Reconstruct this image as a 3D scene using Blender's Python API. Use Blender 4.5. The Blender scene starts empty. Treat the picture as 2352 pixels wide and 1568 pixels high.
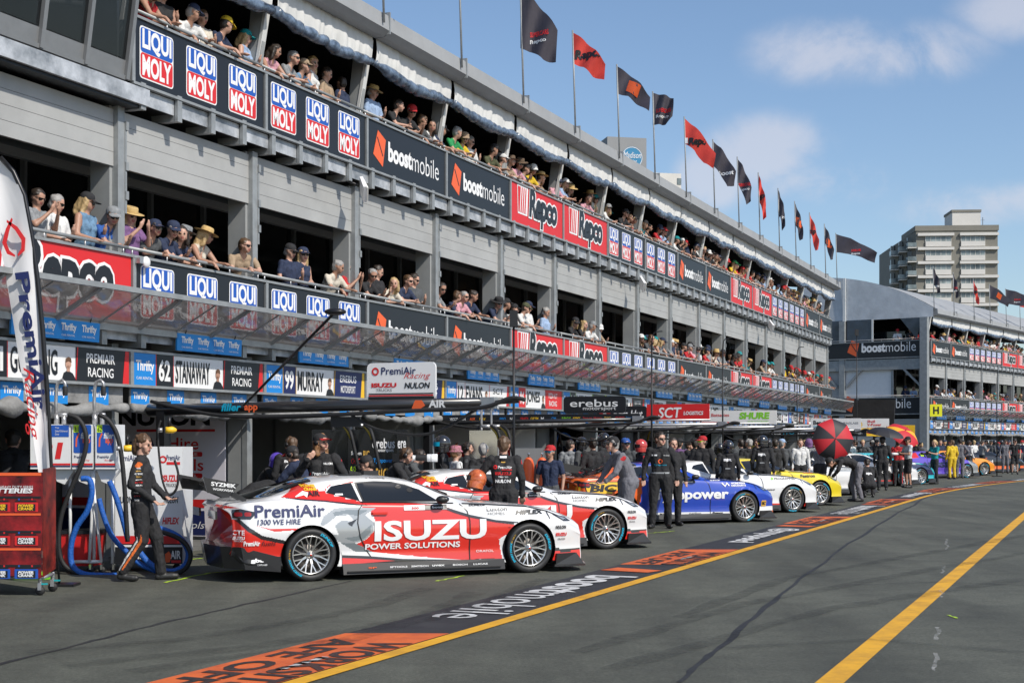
import bpy, bmesh, math, random
from mathutils import Vector, Matrix
from mathutils.bvhtree import BVHTree
from mathutils import noise as mnoise
random.seed(7)
R = math.radians
S = bpy.context.scene
COL = S.collection
# ------------------------------------------------------------ camera, sky, sun, exposure
F = 3267.0; CX = 1176.0; HY = 1014.0; H = 1.71      # measured: focal length, centre, horizon (photo width 2352), eye height
cd = bpy.data.cameras.new('camera'); cam = bpy.data.objects.new('camera', cd); COL.objects.link(cam)
cam.location = (0, 0, H); cam.rotation_euler = (R(90), 0, 0)
cd.lens = 50; cd.sensor_width = 36; cd.shift_y = 0.0978; cd.clip_start = 0.1; cd.clip_end = 6000
S.camera = cam
S.render.resolution_x = 1024; S.render.resolution_y = 682
SUNV = Vector((0.70, -0.66, 0.90)).normalized()       # direction to the sun
w = bpy.data.worlds.new('World'); S.world = w; w.use_nodes = True
nt = w.node_tree; N = nt.nodes; L = nt.links
bgn = N['Background']; bgn.inputs[1].default_value = 0.128
sky = N.new('ShaderNodeTexSky'); sky.sky_type = 'NISHITA'; sky.sun_disc = False
sky.sun_elevation = math.asin(SUNV.z); sky.sun_rotation = math.atan2(SUNV.x, SUNV.y)
sky.air_density = 1.0; sky.dust_density = 0.9; sky.ozone_density = 3.2; sky.altitude = 0
geo = N.new('ShaderNodeNewGeometry')
nz = N.new('ShaderNodeTexNoise'); nz.inputs['Scale'].default_value = 13; nz.inputs['Detail'].default_value = 10; nz.inputs['Roughness'].default_value = 0.62; nz.inputs['Distortion'].default_value = .3
L.new(geo.outputs['Incoming'], nz.inputs['Vector'])
def mth(op, a, b=None, v=None):
    n = N.new('ShaderNodeMath'); n.operation = op; L.new(a, n.inputs[0])
    if b is not None: L.new(b, n.inputs[1])
    if v is not None: n.inputs[1].default_value = v
    return n.outputs[0]
tot = None                                            # soft fair-weather clouds, each at its own bearing and height
for bx, by, rx, ry in ((1900, 120, 210, 85), (2110, 125, 190, 80), (1770, 350, 190, 100), (1900, 420, 200, 70), (2350, 20, 170, 80), (1640, 400, 110, 100), (2250, 470, 260, 60), (1350, 430, 160, 90), (600, -300, 400, 150), (2700, 300, 300, 120), (3300, 100, 400, 160)):
    dv = Vector(((bx - CX) / F, 1, (HY - by) / F)); dv.normalize()
    sb = N.new('ShaderNodeVectorMath'); sb.operation = 'ADD'; L.new(geo.outputs['Incoming'], sb.inputs[0]); sb.inputs[1].default_value = dv
    ml_ = N.new('ShaderNodeVectorMath'); ml_.operation = 'MULTIPLY'; L.new(sb.outputs[0], ml_.inputs[0]); ml_.inputs[1].default_value = (F / rx, F / rx, F / ry)
    ln = N.new('ShaderNodeVectorMath'); ln.operation = 'LENGTH'; L.new(ml_.outputs[0], ln.inputs[0])
    mr = N.new('ShaderNodeMapRange'); mr.interpolation_type = 'SMOOTHSTEP'; mr.inputs[1].default_value = 0; mr.inputs[2].default_value = 1.35; mr.inputs[3].default_value = 1; mr.inputs[4].default_value = 0
    L.new(ln.outputs['Value'], mr.inputs[0]); tot = mr.outputs[0] if tot is None else mth('MAXIMUM', tot, mr.outputs[0])
nn = mth('MULTIPLY', mth('SUBTRACT', nz.outputs[0], v=.5), v=3.6); sm = mth('ADD', mth('MULTIPLY', tot, nn), tot)
mr = N.new('ShaderNodeMapRange'); mr.interpolation_type = 'SMOOTHSTEP'; mr.inputs[1].default_value = .12; mr.inputs[2].default_value = 1.0; mr.inputs[3].default_value = 0; mr.inputs[4].default_value = .58; L.new(sm, mr.inputs[0])
mix = N.new('ShaderNodeMixRGB'); mix.inputs[2].default_value = (5.0, 5.0, 5.5, 1); L.new(mr.outputs[0], mix.inputs[0]); L.new(sky.outputs[0], mix.inputs[1]); L.new(mix.outputs[0], bgn.inputs[0])
sl = bpy.data.lights.new('sun', 'SUN'); so = bpy.data.objects.new('sun', sl); COL.objects.link(so)
sl.energy = 3.8; sl.angle = R(0.6); sl.color = (1.0, 0.94, 0.84)
so.rotation_euler = (-SUNV).to_track_quat('-Z', 'Y').to_euler(); so.location = SUNV * 60
S.view_settings.view_transform = 'Standard'; S.view_settings.look = 'None'; S.view_settings.exposure = 0.17; S.view_settings.gamma = 1
S.render.engine = 'CYCLES'
try: S.cycles.max_bounces = 6; S.cycles.transparent_max_bounces = 12
except Exception: pass

# ------------------------------------------------------------ helpers
def P(x, y, Y):                     # point seen at photo pixel (x, y of 2352) at depth Y
    return Vector(((x - CX) * Y / F, Y, H - (y - HY) * Y / F))
def G(x, y):                        # point of the ground seen at a photo pixel
    Y = F * H / (y - HY); return Vector(((x - CX) * Y / F, Y, 0))
def XY(x, Y): return Vector(((x - CX) * Y / F, Y, 0))
MATS = {}
def mat(name, c=(.5, .5, .5), rough=.6, metal=0., var=0., scale=3., bump=0., bscale=40., coat=0., alpha=1., emit=0., spec=None, var2=None):
    if name in MATS: return MATS[name]
    m = bpy.data.materials.new(name); m.use_nodes = True; t = m.node_tree; b = t.nodes['Principled BSDF']
    b.inputs['Base Color'].default_value = (*c, 1); b.inputs['Roughness'].default_value = rough; b.inputs['Metallic'].default_value = metal
    b.inputs['Coat Weight'].default_value = coat; b.inputs['Coat Roughness'].default_value = .04
    if spec is not None: b.inputs['Specular IOR Level'].default_value = spec
    if alpha < 1: b.inputs['Alpha'].default_value = alpha
    if emit: b.inputs['Emission Color'].default_value = (*c, 1); b.inputs['Emission Strength'].default_value = emit
    if var or bump:
        tc = t.nodes.new('ShaderNodeTexCoord')
    if var:
        n = t.nodes.new('ShaderNodeTexNoise'); n.inputs['Scale'].default_value = scale; n.inputs['Detail'].default_value = 6; n.inputs['Roughness'].default_value = .65
        r = t.nodes.new('ShaderNodeValToRGB'); c2 = var2 or tuple(min(1, x * (1 + var)) for x in c)
        r.color_ramp.elements[0].position = .32; r.color_ramp.elements[1].position = .68
        r.color_ramp.elements[0].color = (*[x * (1 - var) for x in c], 1); r.color_ramp.elements[1].color = (*c2, 1)
        t.links.new(tc.outputs['Object'], n.inputs['Vector']); t.links.new(n.outputs[0], r.inputs[0]); t.links.new(r.outputs[0], b.inputs['Base Color'])
    if bump:
        n2 = t.nodes.new('ShaderNodeTexNoise'); n2.inputs['Scale'].default_value = bscale; n2.inputs['Detail'].default_value = 4
        bp = t.nodes.new('ShaderNodeBump'); bp.inputs['Strength'].default_value = bump; bp.inputs['Distance'].default_value = .02
        t.links.new(tc.outputs['Object'], n2.inputs['Vector']); t.links.new(n2.outputs[0], bp.inputs['Height']); t.links.new(bp.outputs[0], b.inputs['Normal'])
    MATS[name] = m; return m
def tag(o, label=None, cat=None, group=None, kind=None):
    if label: o['label'] = label
    if cat: o['category'] = cat
    if group: o['group'] = group
    if kind: o['kind'] = kind
    return o
def empty(name, loc=(0, 0, 0), rz=0., label=None, cat=None, group=None, kind=None):
    o = bpy.data.objects.new(name, None); o.empty_display_size = .1; COL.objects.link(o); o.location = loc; o.rotation_euler = (0, 0, rz)
    return tag(o, label, cat, group, kind)
class MB:
    def __init__(s): s.v = []; s.f = []; s.m = []; s.ml = []; s.sm = []
    def mi(s, m):
        if m not in s.ml: s.ml.append(m)
        return s.ml.index(m)
    def add(s, vs, fs, m, sm=False):
        b = len(s.v); s.v += [tuple(v) for v in vs]; k = s.mi(m)
        for f in fs: s.f.append(tuple(b + i for i in f)); s.m.append(k); s.sm.append(sm)
        return s
    def box(s, x0, x1, y0, y1, z0, z1, m):
        return s.add([(x0, y0, z0), (x1, y0, z0), (x1, y1, z0), (x0, y1, z0), (x0, y0, z1), (x1, y0, z1), (x1, y1, z1), (x0, y1, z1)],
              [(0, 3, 2, 1), (4, 5, 6, 7), (0, 1, 5, 4), (1, 2, 6, 5), (2, 3, 7, 6), (3, 0, 4, 7)], m)
    def hexa(s, p, m):              # eight corners, bottom four then top four
        return s.add(p, [(0, 3, 2, 1), (4, 5, 6, 7), (0, 1, 5, 4), (1, 2, 6, 5), (2, 3, 7, 6), (3, 0, 4, 7)], m)
    def bar(s, a, b, w_, h_, m, up=(0, 0, 1)):
        a = Vector(a); b = Vector(b); d = (b - a).normalized(); u = Vector(up)
        if abs(d.dot(u)) > .98: u = Vector((1, 0, 0))
        r = d.cross(u).normalized() * w_ / 2; q = r.cross(d).normalized() * h_ / 2
        return s.hexa([a - r - q, a + r - q, b + r - q, b - r - q, a - r + q, a + r + q, b + r + q, b - r + q], m)
    def tube(s, pts, r, m, n=8, closed=False, cap=True, sm=True):
        pts = [Vector(p) for p in pts]; rs = r if isinstance(r, (list, tuple)) else [r] * len(pts)
        vs = []; fs = []; prev = None; K = len(pts)
        for i, p in enumerate(pts):
            if closed: d = pts[(i + 1) % K] - pts[i - 1]
            else: d = pts[min(i + 1, K - 1)] - pts[max(i - 1, 0)]
            d = d.normalized() if d.length > 1e-9 else Vector((0, 0, 1))
            if prev is None: u = d.orthogonal().normalized()
            else:
                u = prev - d * prev.dot(d); u = u.normalized() if u.length > 1e-6 else d.orthogonal().normalized()
            prev = u; v = d.cross(u)
            for k in range(n):
                a = 2 * math.pi * k / n; vs.append(p + (u * math.cos(a) + v * math.sin(a)) * rs[i])
        for i in range(K if closed else K - 1):
            j = (i + 1) % K
            for k in range(n): fs.append((i * n + k, i * n + (k + 1) % n, j * n + (k + 1) % n, j * n + k))
        if cap and not closed: fs.append(tuple(range(n - 1, -1, -1))); fs.append(tuple((K - 1) * n + k for k in range(n)))
        return s.add(vs, fs, m, sm)
    def lathe(s, prof, m, o=(0, 0, 0), ax='z', n=24, sm=True, cap=False):   # prof: (r, h)
        vs = []; fs = []
        for r, h in prof:
            for k in range(n):
                a = 2 * math.pi * k / n; c, q = r * math.cos(a), r * math.sin(a)
                vs.append((o[0] + c, o[1] + q, o[2] + h) if ax == 'z' else ((o[0] + c, o[1] + h, o[2] + q) if ax == 'y' else (o[0] + h, o[1] + c, o[2] + q)))
        for i in range(len(prof) - 1):
            for k in range(n): fs.append((i * n + k, i * n + (k + 1) % n, (i + 1) * n + (k + 1) % n, (i + 1) * n + k))
        if cap: fs.append(tuple(range(n))); fs.append(tuple((len(prof) - 1) * n + k for k in range(n)))
        return s.add(vs, fs, m, sm)
    def ball(s, c, r, m, n=12, sc=(1, 1, 1)):
        vs = [(c[0], c[1], c[2] - r * sc[2])]; fs = []; K = n // 2
        for i in range(1, K):
            t = math.pi * i / K
            for k in range(n):
                a = 2 * math.pi * k / n; vs.append((c[0] + r * sc[0] * math.sin(t) * math.cos(a), c[1] + r * sc[1] * math.sin(t) * math.sin(a), c[2] - r * sc[2] * math.cos(t)))
        vs.append((c[0], c[1], c[2] + r * sc[2])); e = len(vs) - 1
        for k in range(n): fs.append((0, 1 + (k + 1) % n, 1 + k)); fs.append((e, 1 + (K - 2) * n + k, 1 + (K - 2) * n + (k + 1) % n))
        for i in range(K - 2):
            for k in range(n): a = 1 + i * n; fs.append((a + k, a + (k + 1) % n, a + n + (k + 1) % n, a + n + k))
        return s.add(vs, fs, m, True)
    def poly(s, pts, m): return s.add(pts, [tuple(range(len(pts)))], m)
    def prism(s, pts2, y0, y1, m, tr=None):      # x,z outline extruded along y
        n = len(pts2); v = [(p[0], y0, p[1]) for p in pts2] + [(p[0], y1, p[1]) for p in pts2]
        if tr: v = [tr(q) for q in v]
        return s.add(v, [tuple(range(n - 1, -1, -1)), tuple(range(n, 2 * n))] + [(i, (i + 1) % n, n + (i + 1) % n, n + i) for i in range(n)], m)
    def shape(s, sh, m, fn):                    # a flat 2D shape (verts, faces) laid by fn(u, v)
        return s.add([fn(x, y) for x, y in sh[0]], sh[1], m)
    def mesh(s, name):
        me = bpy.data.meshes.new(name); me.from_pydata(s.v, [], s.f)
        for m in s.ml: me.materials.append(m)
        me.polygons.foreach_set('material_index', s.m); me.polygons.foreach_set('use_smooth', s.sm); me.update(); return me
    def build(s, name, parent=None, loc=(0, 0, 0), rz=0., **kw):
        o = bpy.data.objects.new(name, s.mesh(name)); COL.objects.link(o); o.location = loc; o.rotation_euler = (0, 0, rz)
        if parent: o.parent = parent
        return tag(o, **kw)
def inst(me, name, parent=None, loc=(0, 0, 0), rot=(0, 0, 0), sc=(1, 1, 1), **kw):
    o = bpy.data.objects.new(name, me); COL.objects.link(o); o.location = loc; o.rotation_euler = rot; o.scale = sc
    if parent: o.parent = parent
    return tag(o, **kw)
# flat 2D shapes: (verts2D, faces)
TC = {}
def text(st, x, y, h, wd=None, off=0., shear=0., align='l', res=3, flip=False):
    """words fitted in a box: x, y lower left, cap height h (bounding), width wd"""
    k = (st, round(off, 4), round(shear, 3), res)
    if k not in TC:
        cu = bpy.data.curves.new('t', 'FONT'); cu.body = st; cu.offset = off; cu.shear = shear; cu.resolution_u = res; cu.fill_mode = 'FRONT'
        ob = bpy.data.objects.new('t', cu); me = ob.to_mesh()
        vs = [(v.co.x, v.co.y) for v in me.vertices]; fs = [tuple(p.vertices) for p in me.polygons]; ob.to_mesh_clear()
        bpy.data.objects.remove(ob); bpy.data.curves.remove(cu)
        x0 = min(v[0] for v in vs); x1 = max(v[0] for v in vs); y0 = min(v[1] for v in vs); y1 = max(v[1] for v in vs)
        TC[k] = ([((a - x0), (b - y0)) for a, b in vs], fs, x1 - x0, y1 - y0)
    vs, fs, W_, H_ = TC[k]
    sy = h / H_; sx_ = (wd / W_) if wd else sy
    ww = W_ * sx_
    if align == 'c': x -= ww / 2
    if align == 'r': x -= ww
    return ([(x + a * sx_, y + b * sy) for a, b in vs], fs)
def rect(x0, y0, x1, y1, r=0, n=4):
    if r <= 0: return ([(x0, y0), (x1, y0), (x1, y1), (x0, y1)], [(0, 1, 2, 3)])
    v = []
    for cx_, cy_, a0 in ((x1 - r, y0 + r, -90), (x1 - r, y1 - r, 0), (x0 + r, y1 - r, 90), (x0 + r, y0 + r, 180)):
        for i in range(n + 1): a = R(a0 + 90 * i / n); v.append((cx_ + r * math.cos(a), cy_ + r * math.sin(a)))
    return (v, [tuple(range(len(v)))])
def pg(*p): return (list(p), [tuple(range(len(p)))])
def disc(cx_, cy_, r, n=20, r2=None):
    if r2 is None: return ([(cx_ + r * math.cos(2 * math.pi * i / n), cy_ + r * math.sin(2 * math.pi * i / n)) for i in range(n)], [tuple(range(n))])
    v = [(cx_ + q * math.cos(2 * math.pi * i / n), cy_ + q * math.sin(2 * math.pi * i / n)) for q in (r2, r) for i in range(n)]
    return (v, [(i, (i + 1) % n, n + (i + 1) % n, n + i) for i in range(n)])
def strip(pts, wd):                 # band of given width(s) along 2D points
    n = len(pts); v = []; ws = wd if isinstance(wd, (list, tuple)) else [wd] * n
    for i, p in enumerate(pts):
        a = pts[max(i - 1, 0)]; b = pts[min(i + 1, n - 1)]; dx, dy = b[0] - a[0], b[1] - a[1]; l = math.hypot(dx, dy) or 1
        nx, ny = -dy / l * ws[i] / 2, dx / l * ws[i] / 2; v += [(p[0] + nx, p[1] + ny), (p[0] - nx, p[1] - ny)]
    return (v, [(2 * i, 2 * i + 1, 2 * i + 3, 2 * i + 2) for i in range(n - 1)])
def xf(sh, dx=0, dy=0, s=1, sy=None, mir=False):
    sy = s if sy is None else sy
    return ([((-a if mir else a) * s + dx, b * sy + dy) for a, b in sh[0]], sh[1])
# a drawing is a list of (shape, material, layer)
def draw(mb, items, fn):
    for sh, m, ly in items:
        mb.shape(sh, m, lambda u, v, k=ly: fn(u, v, k))
# ------------------------------------------------------------ colours
def pm(n, c, r=.45, **k): return mat('paint_' + n, c, r, **k)
WHT = pm('white', (.78, .78, .78)); BLK = pm('black', (.012, .013, .016), .4); RED = pm('red', (.62, .02, .022)); BLU = pm('blue', (.015, .09, .42))
LBL = pm('sky_blue', (.01, .22, .62)); ORG = pm('orange', (.78, .12, .03)); YEL = pm('yellow', (.8, .48, .02)); GRN = pm('green', (.22, .6, .03)); NAV = pm('navy', (.012, .02, .1))
LIM = pm('lime', (.55, .85, .02)); GRY = pm('grey', (.3, .31, .32)); CYN = pm('cyan', (.0, .36, .55)); DRD = pm('dark_red', (.3, .01, .015)); LGY = pm('light_grey', (.5, .5, .5)); PUR = pm('purple', (.13, .06, .45)); PNK = pm('pink', (.7, .3, .35)); TEA = pm('teal', (.01, .35, .38)); BRN = pm('brown', (.12, .06, .03)); GLD = pm('gold', (.6, .35, .06))
GALV = mat('galvanised_steel', (.30, .315, .32), .5, .3, var=.16, scale=5)
GALVL = mat('weathered_zinc', (.27, .30, .33), .5, .25, var=.35, scale=2.6, var2=(.60, .62, .65))
STEEL = mat('stainless_steel', (.45, .45, .46), .4, .7, var=.1, scale=12)
PANEL = mat('aluminium_planks', (.37, .373, .366), .55, .05, var=.10, scale=1.1)
CONC = mat('concrete', (.27, .28, .28), .8, var=.09, scale=2.5)
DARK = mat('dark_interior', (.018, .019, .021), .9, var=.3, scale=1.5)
DARKG = mat('dark_glass', (.012, .015, .018), .08, var=.2, scale=2, spec=.6)
TENTG = mat('grey_tent_canvas', (.30, .31, .32), .7, var=.08, scale=1.2, bump=.2, bscale=3)
TENTW = mat('white_tent_canvas', (.72, .72, .70), .8, var=.06, scale=2, bump=.3, bscale=6)
BLUC = mat('rolled_clear_vinyl', (.03, .06, .12), .2, var=.75, scale=5, var2=(.2, .27, .38), bump=.5, bscale=12)
RUB = mat('black_rubber', (.015, .015, .016), .65, var=.2, scale=10); MTB = mat('black_metal', (.02, .02, .022), .35, .4)
SATW = mat('white_enamel', (.72, .73, .74), .35, var=.04, scale=4); CHR = mat('chrome', (.7, .7, .7), .12, 1.)
CARB = mat('carbon_fibre', (.02, .02, .022), .3, coat=.5)
# ------------------------------------------------------------ ground
th = math.atan(1374 / F); sn, cs = math.sin(th), math.cos(th); DP = 12.9; U = 3.47; S0 = 16.63
RZ = R(90) - th; O1 = Vector((-cs * DP, sn * DP, 0))          # frame of the near building: x along, y inward
def B1(s, o, z=0.): return Vector((s * sn - (DP - o) * cs, s * cs + (DP - o) * sn, z))
th2 = math.atan(.7267); sn2, cs2 = math.sin(th2), math.cos(th2); DP2 = 30.0; S2 = 84.1
RZ2 = R(90) - th2; O2 = Vector((-cs2 * DP2, sn2 * DP2, 0))
def asphalt():
    m = bpy.data.materials.new('asphalt'); m.use_nodes = True; t = m.node_tree; b = t.nodes['Principled BSDF']; b.inputs['Roughness'].default_value = .78
    g = t.nodes.new('ShaderNodeNewGeometry')
    def nz(sc, d, rg=.6):
        n = t.nodes.new('ShaderNodeTexNoise'); n.inputs['Scale'].default_value = sc; n.inputs['Detail'].default_value = d; n.inputs['Roughness'].default_value = rg; t.links.new(g.outputs['Position'], n.inputs['Vector']); return n
    def rp(n, p0, c0, p1, c1):
        r = t.nodes.new('ShaderNodeValToRGB'); e = r.color_ramp.elements; e[0].position = p0; e[1].position = p1; e[0].color = (*c0, 1); e[1].color = (*c1, 1); t.links.new(n.outputs[0], r.inputs[0]); return r
    a = rp(nz(28, 8, .95), .36, (.044, .046, .036), .64, (.158, .163, .130)); c = rp(nz(.35, 6), .3, (.70, .70, .70), .7, (1.2, 1.2, 1.18)); d = rp(nz(3.5, 8, .7), .35, (.8, .8, .8), .6, (1.05, 1.05, 1.05))
    # tyre-darkened streaks lying along the lane
    mpn = t.nodes.new('ShaderNodeMapping'); mpn.inputs['Rotation'].default_value = (0, 0, th); mpn.inputs['Scale'].default_value = (1.3, .2, 1); t.links.new(g.outputs['Position'], mpn.inputs[0])
    n5 = t.nodes.new('ShaderNodeTexNoise'); n5.inputs['Scale'].default_value = 1.; n5.inputs['Detail'].default_value = 6; t.links.new(mpn.outputs[0], n5.inputs['Vector']); e = rp(n5, .36, (.70, .70, .70), .60, (1, 1, 1))
    x = a
    for y in (c, d, e):
        k = t.nodes.new('ShaderNodeMixRGB'); k.blend_type = 'MULTIPLY'; k.inputs[0].default_value = 1; t.links.new(x.outputs[0], k.inputs[1]); t.links.new(y.outputs[0], k.inputs[2]); x = k
    t.links.new(x.outputs[0], b.inputs['Base Color'])
    bp = t.nodes.new('ShaderNodeBump'); bp.inputs['Strength'].default_value = .8; bp.inputs['Distance'].default_value = .01
    t.links.new(nz(90, 4, .8).outputs[0], bp.inputs['Height']); t.links.new(bp.outputs[0], b.inputs['Normal']); return m
ASP = asphalt()
g = MB(); g.poly([(-2500, -60, 0), (2500, -60, 0), (2500, 4000, 0), (-2500, 4000, 0)], ASP); g.build('ground', kind='structure')
def wear(name, c, c2, amt=.5):
    m = bpy.data.materials.new(name); m.use_nodes = True; t = m.node_tree; b = t.nodes['Principled BSDF']; b.inputs['Roughness'].default_value = .7
    g_ = t.nodes.new('ShaderNodeNewGeometry'); n = t.nodes.new('ShaderNodeTexNoise'); n.inputs['Scale'].default_value = 2.2; n.inputs['Detail'].default_value = 9; n.inputs['Roughness'].default_value = .75
    r = t.nodes.new('ShaderNodeValToRGB'); e = r.color_ramp.elements; e[0].position = .36; e[1].position = .58; e[0].color = (*c2, 1); e[1].color = (*c, 1)
    t.links.new(g_.outputs['Position'], n.inputs[0]); t.links.new(n.outputs[0], r.inputs[0]); t.links.new(r.outputs[0], b.inputs['Base Color']); return m
LYEL = wear('line_yellow', (.72, .37, .015), (.5, .25, .02)); LORG = wear('road_orange', (.66, .13, .025), (.45, .08, .025)); LBLK = wear('road_black', (.018, .018, .021), (.035, .035, .037))
LWHT = wear('road_white', (.62, .62, .62), (.4, .4, .4)); LLIM = wear('road_lime', (.42, .62, .03), (.3, .45, .04)); TAR = wear('tar', (.016, .016, .017), (.03, .03, .03)); LDRK = wear('road_print_dark', (.02, .018, .018), (.08, .03, .02))
# the pit line: straight beside the near building, then bending towards the far one
def lane(d, s0, s1, step=1.):
    """points on the line at perpendicular distance d from the camera, s along; bends after s=45"""
    pts = []; s = s0
    while s <= s1 + 1e-6: pts.append(lp(s, d)); s += step
    return pts
def lp(s, d):
    sb = 44.; Rr = 130.
    if s <= sb: a = 0; bx = s * sn - 5.4 * cs; by = s * cs + 5.4 * sn
    else:
        a = min((s - sb) / Rr, th2 - th + .05); ex = Rr * (1 - math.cos(a)); ey = Rr * math.sin(a); rest = (s - sb) - a * Rr
        ux, uy = math.sin(a), math.cos(a); lx, ly = ex + ux * rest, ey + uy * rest
        bx = sb * sn - 5.4 * cs + lx * cs + ly * sn; by = sb * cs + 5.4 * sn - lx * sn + ly * cs
    t = th + a; k = d - 5.4
    return Vector((bx - k * math.cos(t), by + k * math.sin(t), 0))
def band(mb, d0, d1, s0, s1, z, m, sk=0.):
    n = max(1, int((s1 - s0) / 1.2))
    a = [lp(s0 + (s1 - s0) * i / n + sk, d0) for i in range(n + 1)]; b = [lp(s0 + (s1 - s0) * i / n, d1) for i in range(n + 1)]
    for i in range(n): mb.poly([(a[i].x, a[i].y, z), (b[i].x, b[i].y, z), (b[i + 1].x, b[i + 1].y, z), (a[i + 1].x, a[i + 1].y, z)], m)
g = MB(); band(g, 5.24, 5.40, 5, 130, .008, LYEL); g.build('pit_boundary_line', kind='structure')
g = MB(); band(g, 1.74, 1.93, 2, 90, .004, LYEL); g.build('lane_edge_line', kind='structure')
g = MB(); band(g, 5.40, 6.28, 5, 110, .004, LBLK); g.build('printed_black_strip', kind='structure')
g = MB(); k = -2; gm = MB()
for i in range(10):
    s0 = 8.1 + 10.7 * i
    band(g, 5.42, 6.28, s0, s0 + 3.0, .008, LORG, .35)
    def fl(u, v, ly, s0=s0, c=2.9, du=6.2, z=.012):         # words read from the garages: x runs back towards the camera
        q = lp(s0 + c - u, du - v); return (q.x, q.y, z)
    wds = [('WORKSITS', .44, .80), ('AFE OFF', .03, .36)]
    for a, v0, v1 in wds: gm.shape(text(a, .25, v0 - .02, v1 - v0, 2.45, off=.03), LDRK, lambda u, v: fl(u, v, 0))
    gm.shape(rect(1.2, .45, 1.9, .51), LWHT, lambda u, v: fl(u, v, 0))
    # white word on the black stretch
    def fb(u, v, s0=s0, du=6.24): q = lp(s0 + 10.25 - u, du - v); return (q.x, q.y, .012)
    if i % 2 == 0 or True:
        gm.shape(([(.05, .1), (.25, .78), (.62, .70), (.5, .0)], [(0, 1, 2, 3)]), LORG, fb)
        if i % 2 == 0:
            gm.shape(text('boost', 1.2, .12, .64, 2.2, off=.03), LWHT, fb); gm.shape(text('mobile', 3.42, .12, .64, 2.5), LWHT, fb)
        else: gm.shape(text('@mpspeed', 1.2, .12, .6, 4.2, off=.03), LWHT, fb)
g.build('printed_orange_blocks', kind='structure'); gm.build('printed_road_lettering', kind='structure')
def seam(name, pts, wd, m, z=.003):
    q = [G(*p) for p in pts]; out = []
    for i in range(len(q) - 1):
        for k in range(8): p = q[i].lerp(q[i + 1], k / 8); j = .03 * p.y / 20; out.append((p.x + random.uniform(-j, j), p.y + random.uniform(-j, j)))
    out.append((q[-1].x, q[-1].y)); sh = strip(out, [wd * random.uniform(.6, 1.3) for _ in out]); mb = MB(); mb.shape(sh, m, lambda u, v: (u, v, z)); mb.build(name, kind='structure')
seam('tar_seam', [(1560, 1566), (1640, 1497), (1740, 1410), (1862, 1310), (2013, 1206), (2131, 1141)], .06, TAR)
seam('tar_seam', [(-40, 1535), (170, 1483), (344, 1437), (560, 1388), (806, 1334)], .05, TAR)
for pts in ([(1000, 1335), (1066, 1322)], [(375, 1338), (480, 1316), (560, 1309)], [(440, 1285), (486, 1279)], [(1485, 1225), (1548, 1219)], [(1030, 1307), (1045, 1300), (1060, 1308)],):
    seam('lime_paint_mark', pts, .05, LLIM, .006)

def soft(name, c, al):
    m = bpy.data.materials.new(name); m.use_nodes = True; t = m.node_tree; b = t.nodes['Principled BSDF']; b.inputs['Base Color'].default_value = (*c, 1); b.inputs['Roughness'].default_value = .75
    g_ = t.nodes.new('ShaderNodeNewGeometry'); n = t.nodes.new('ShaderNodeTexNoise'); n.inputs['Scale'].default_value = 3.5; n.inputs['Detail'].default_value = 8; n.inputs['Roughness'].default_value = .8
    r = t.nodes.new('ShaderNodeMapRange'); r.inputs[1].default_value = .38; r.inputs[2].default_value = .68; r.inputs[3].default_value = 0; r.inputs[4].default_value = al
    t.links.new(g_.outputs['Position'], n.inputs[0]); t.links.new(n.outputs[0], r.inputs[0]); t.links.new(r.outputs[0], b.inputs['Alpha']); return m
MARK = soft('rubber_and_shadow_mark', (.014, .014, .015), .38); CHALK = soft('chalk', (.6, .6, .58), .5)
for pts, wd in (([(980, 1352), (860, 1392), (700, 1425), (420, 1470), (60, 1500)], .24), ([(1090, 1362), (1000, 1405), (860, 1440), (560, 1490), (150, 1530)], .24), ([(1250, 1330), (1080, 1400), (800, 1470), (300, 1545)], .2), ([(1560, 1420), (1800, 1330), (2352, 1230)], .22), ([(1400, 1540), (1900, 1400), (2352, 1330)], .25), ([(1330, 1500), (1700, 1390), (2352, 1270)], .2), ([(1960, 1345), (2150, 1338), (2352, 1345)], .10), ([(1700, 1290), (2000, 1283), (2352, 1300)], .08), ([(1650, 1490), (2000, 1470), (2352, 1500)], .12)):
    seam('tyre_and_shadow_mark', pts, wd, MARK, .0125)  # rubber marks; the thin strips on the right paint in overhead cable shadows
for y0, y1, x in ((1238, 1262, 2172), (1300, 1318, 2166), (1352, 1372, 2160), (1440, 1470, 2150), (1500, 1540, 2146)): seam('chalk_mark', [(x + 4, y0), (x, y1)], .035, CHALK, .005)
seam('lime_paint_mark', [(2178, 1412), (2198, 1420)], .03, LLIM, .006)
# ------------------------------------------------------------ fascia advertising drawings, in metres on a panel U wide and .93 high
def liqui(w_, h_, x, y):
    return [(rect(x, y, x + w_, y + h_, .06), WHT, 1), (rect(x + .02, y + h_ * .505, x + w_ - .02, y + h_ - .02, .05), BLU, 2), (rect(x + .02, y + .02, x + w_ - .02, y + h_ * .495, .05), RED, 2),
            (text('LIQUI', x + w_ * .07, y + h_ * .515, h_ * .445, w_ * .86, off=.038), WHT, 3), (text('MOLY', x + w_ * .07, y + h_ * .06, h_ * .40, w_ * .86, off=.038), WHT, 3)]
def boost(x, y, sc):
    return [(pg((x, y + .22 * sc), (x + .30 * sc, y + 1.0 * sc), (x + .82 * sc, y + .78 * sc), (x + .62 * sc, y - .08 * sc)), ORG, 1), (strip([(x + .26 * sc, y + .78 * sc), (x + .62 * sc, y + .25 * sc)], .05 * sc), BLK, 2),
            (text('boost', x + .98 * sc, y + .16 * sc, .62 * sc, 1.62 * sc, off=.045), WHT, 1), (text('mobile', x + 2.62 * sc, y + .16 * sc, .62 * sc, 1.98 * sc, off=-.006), WHT, 1)]
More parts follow.
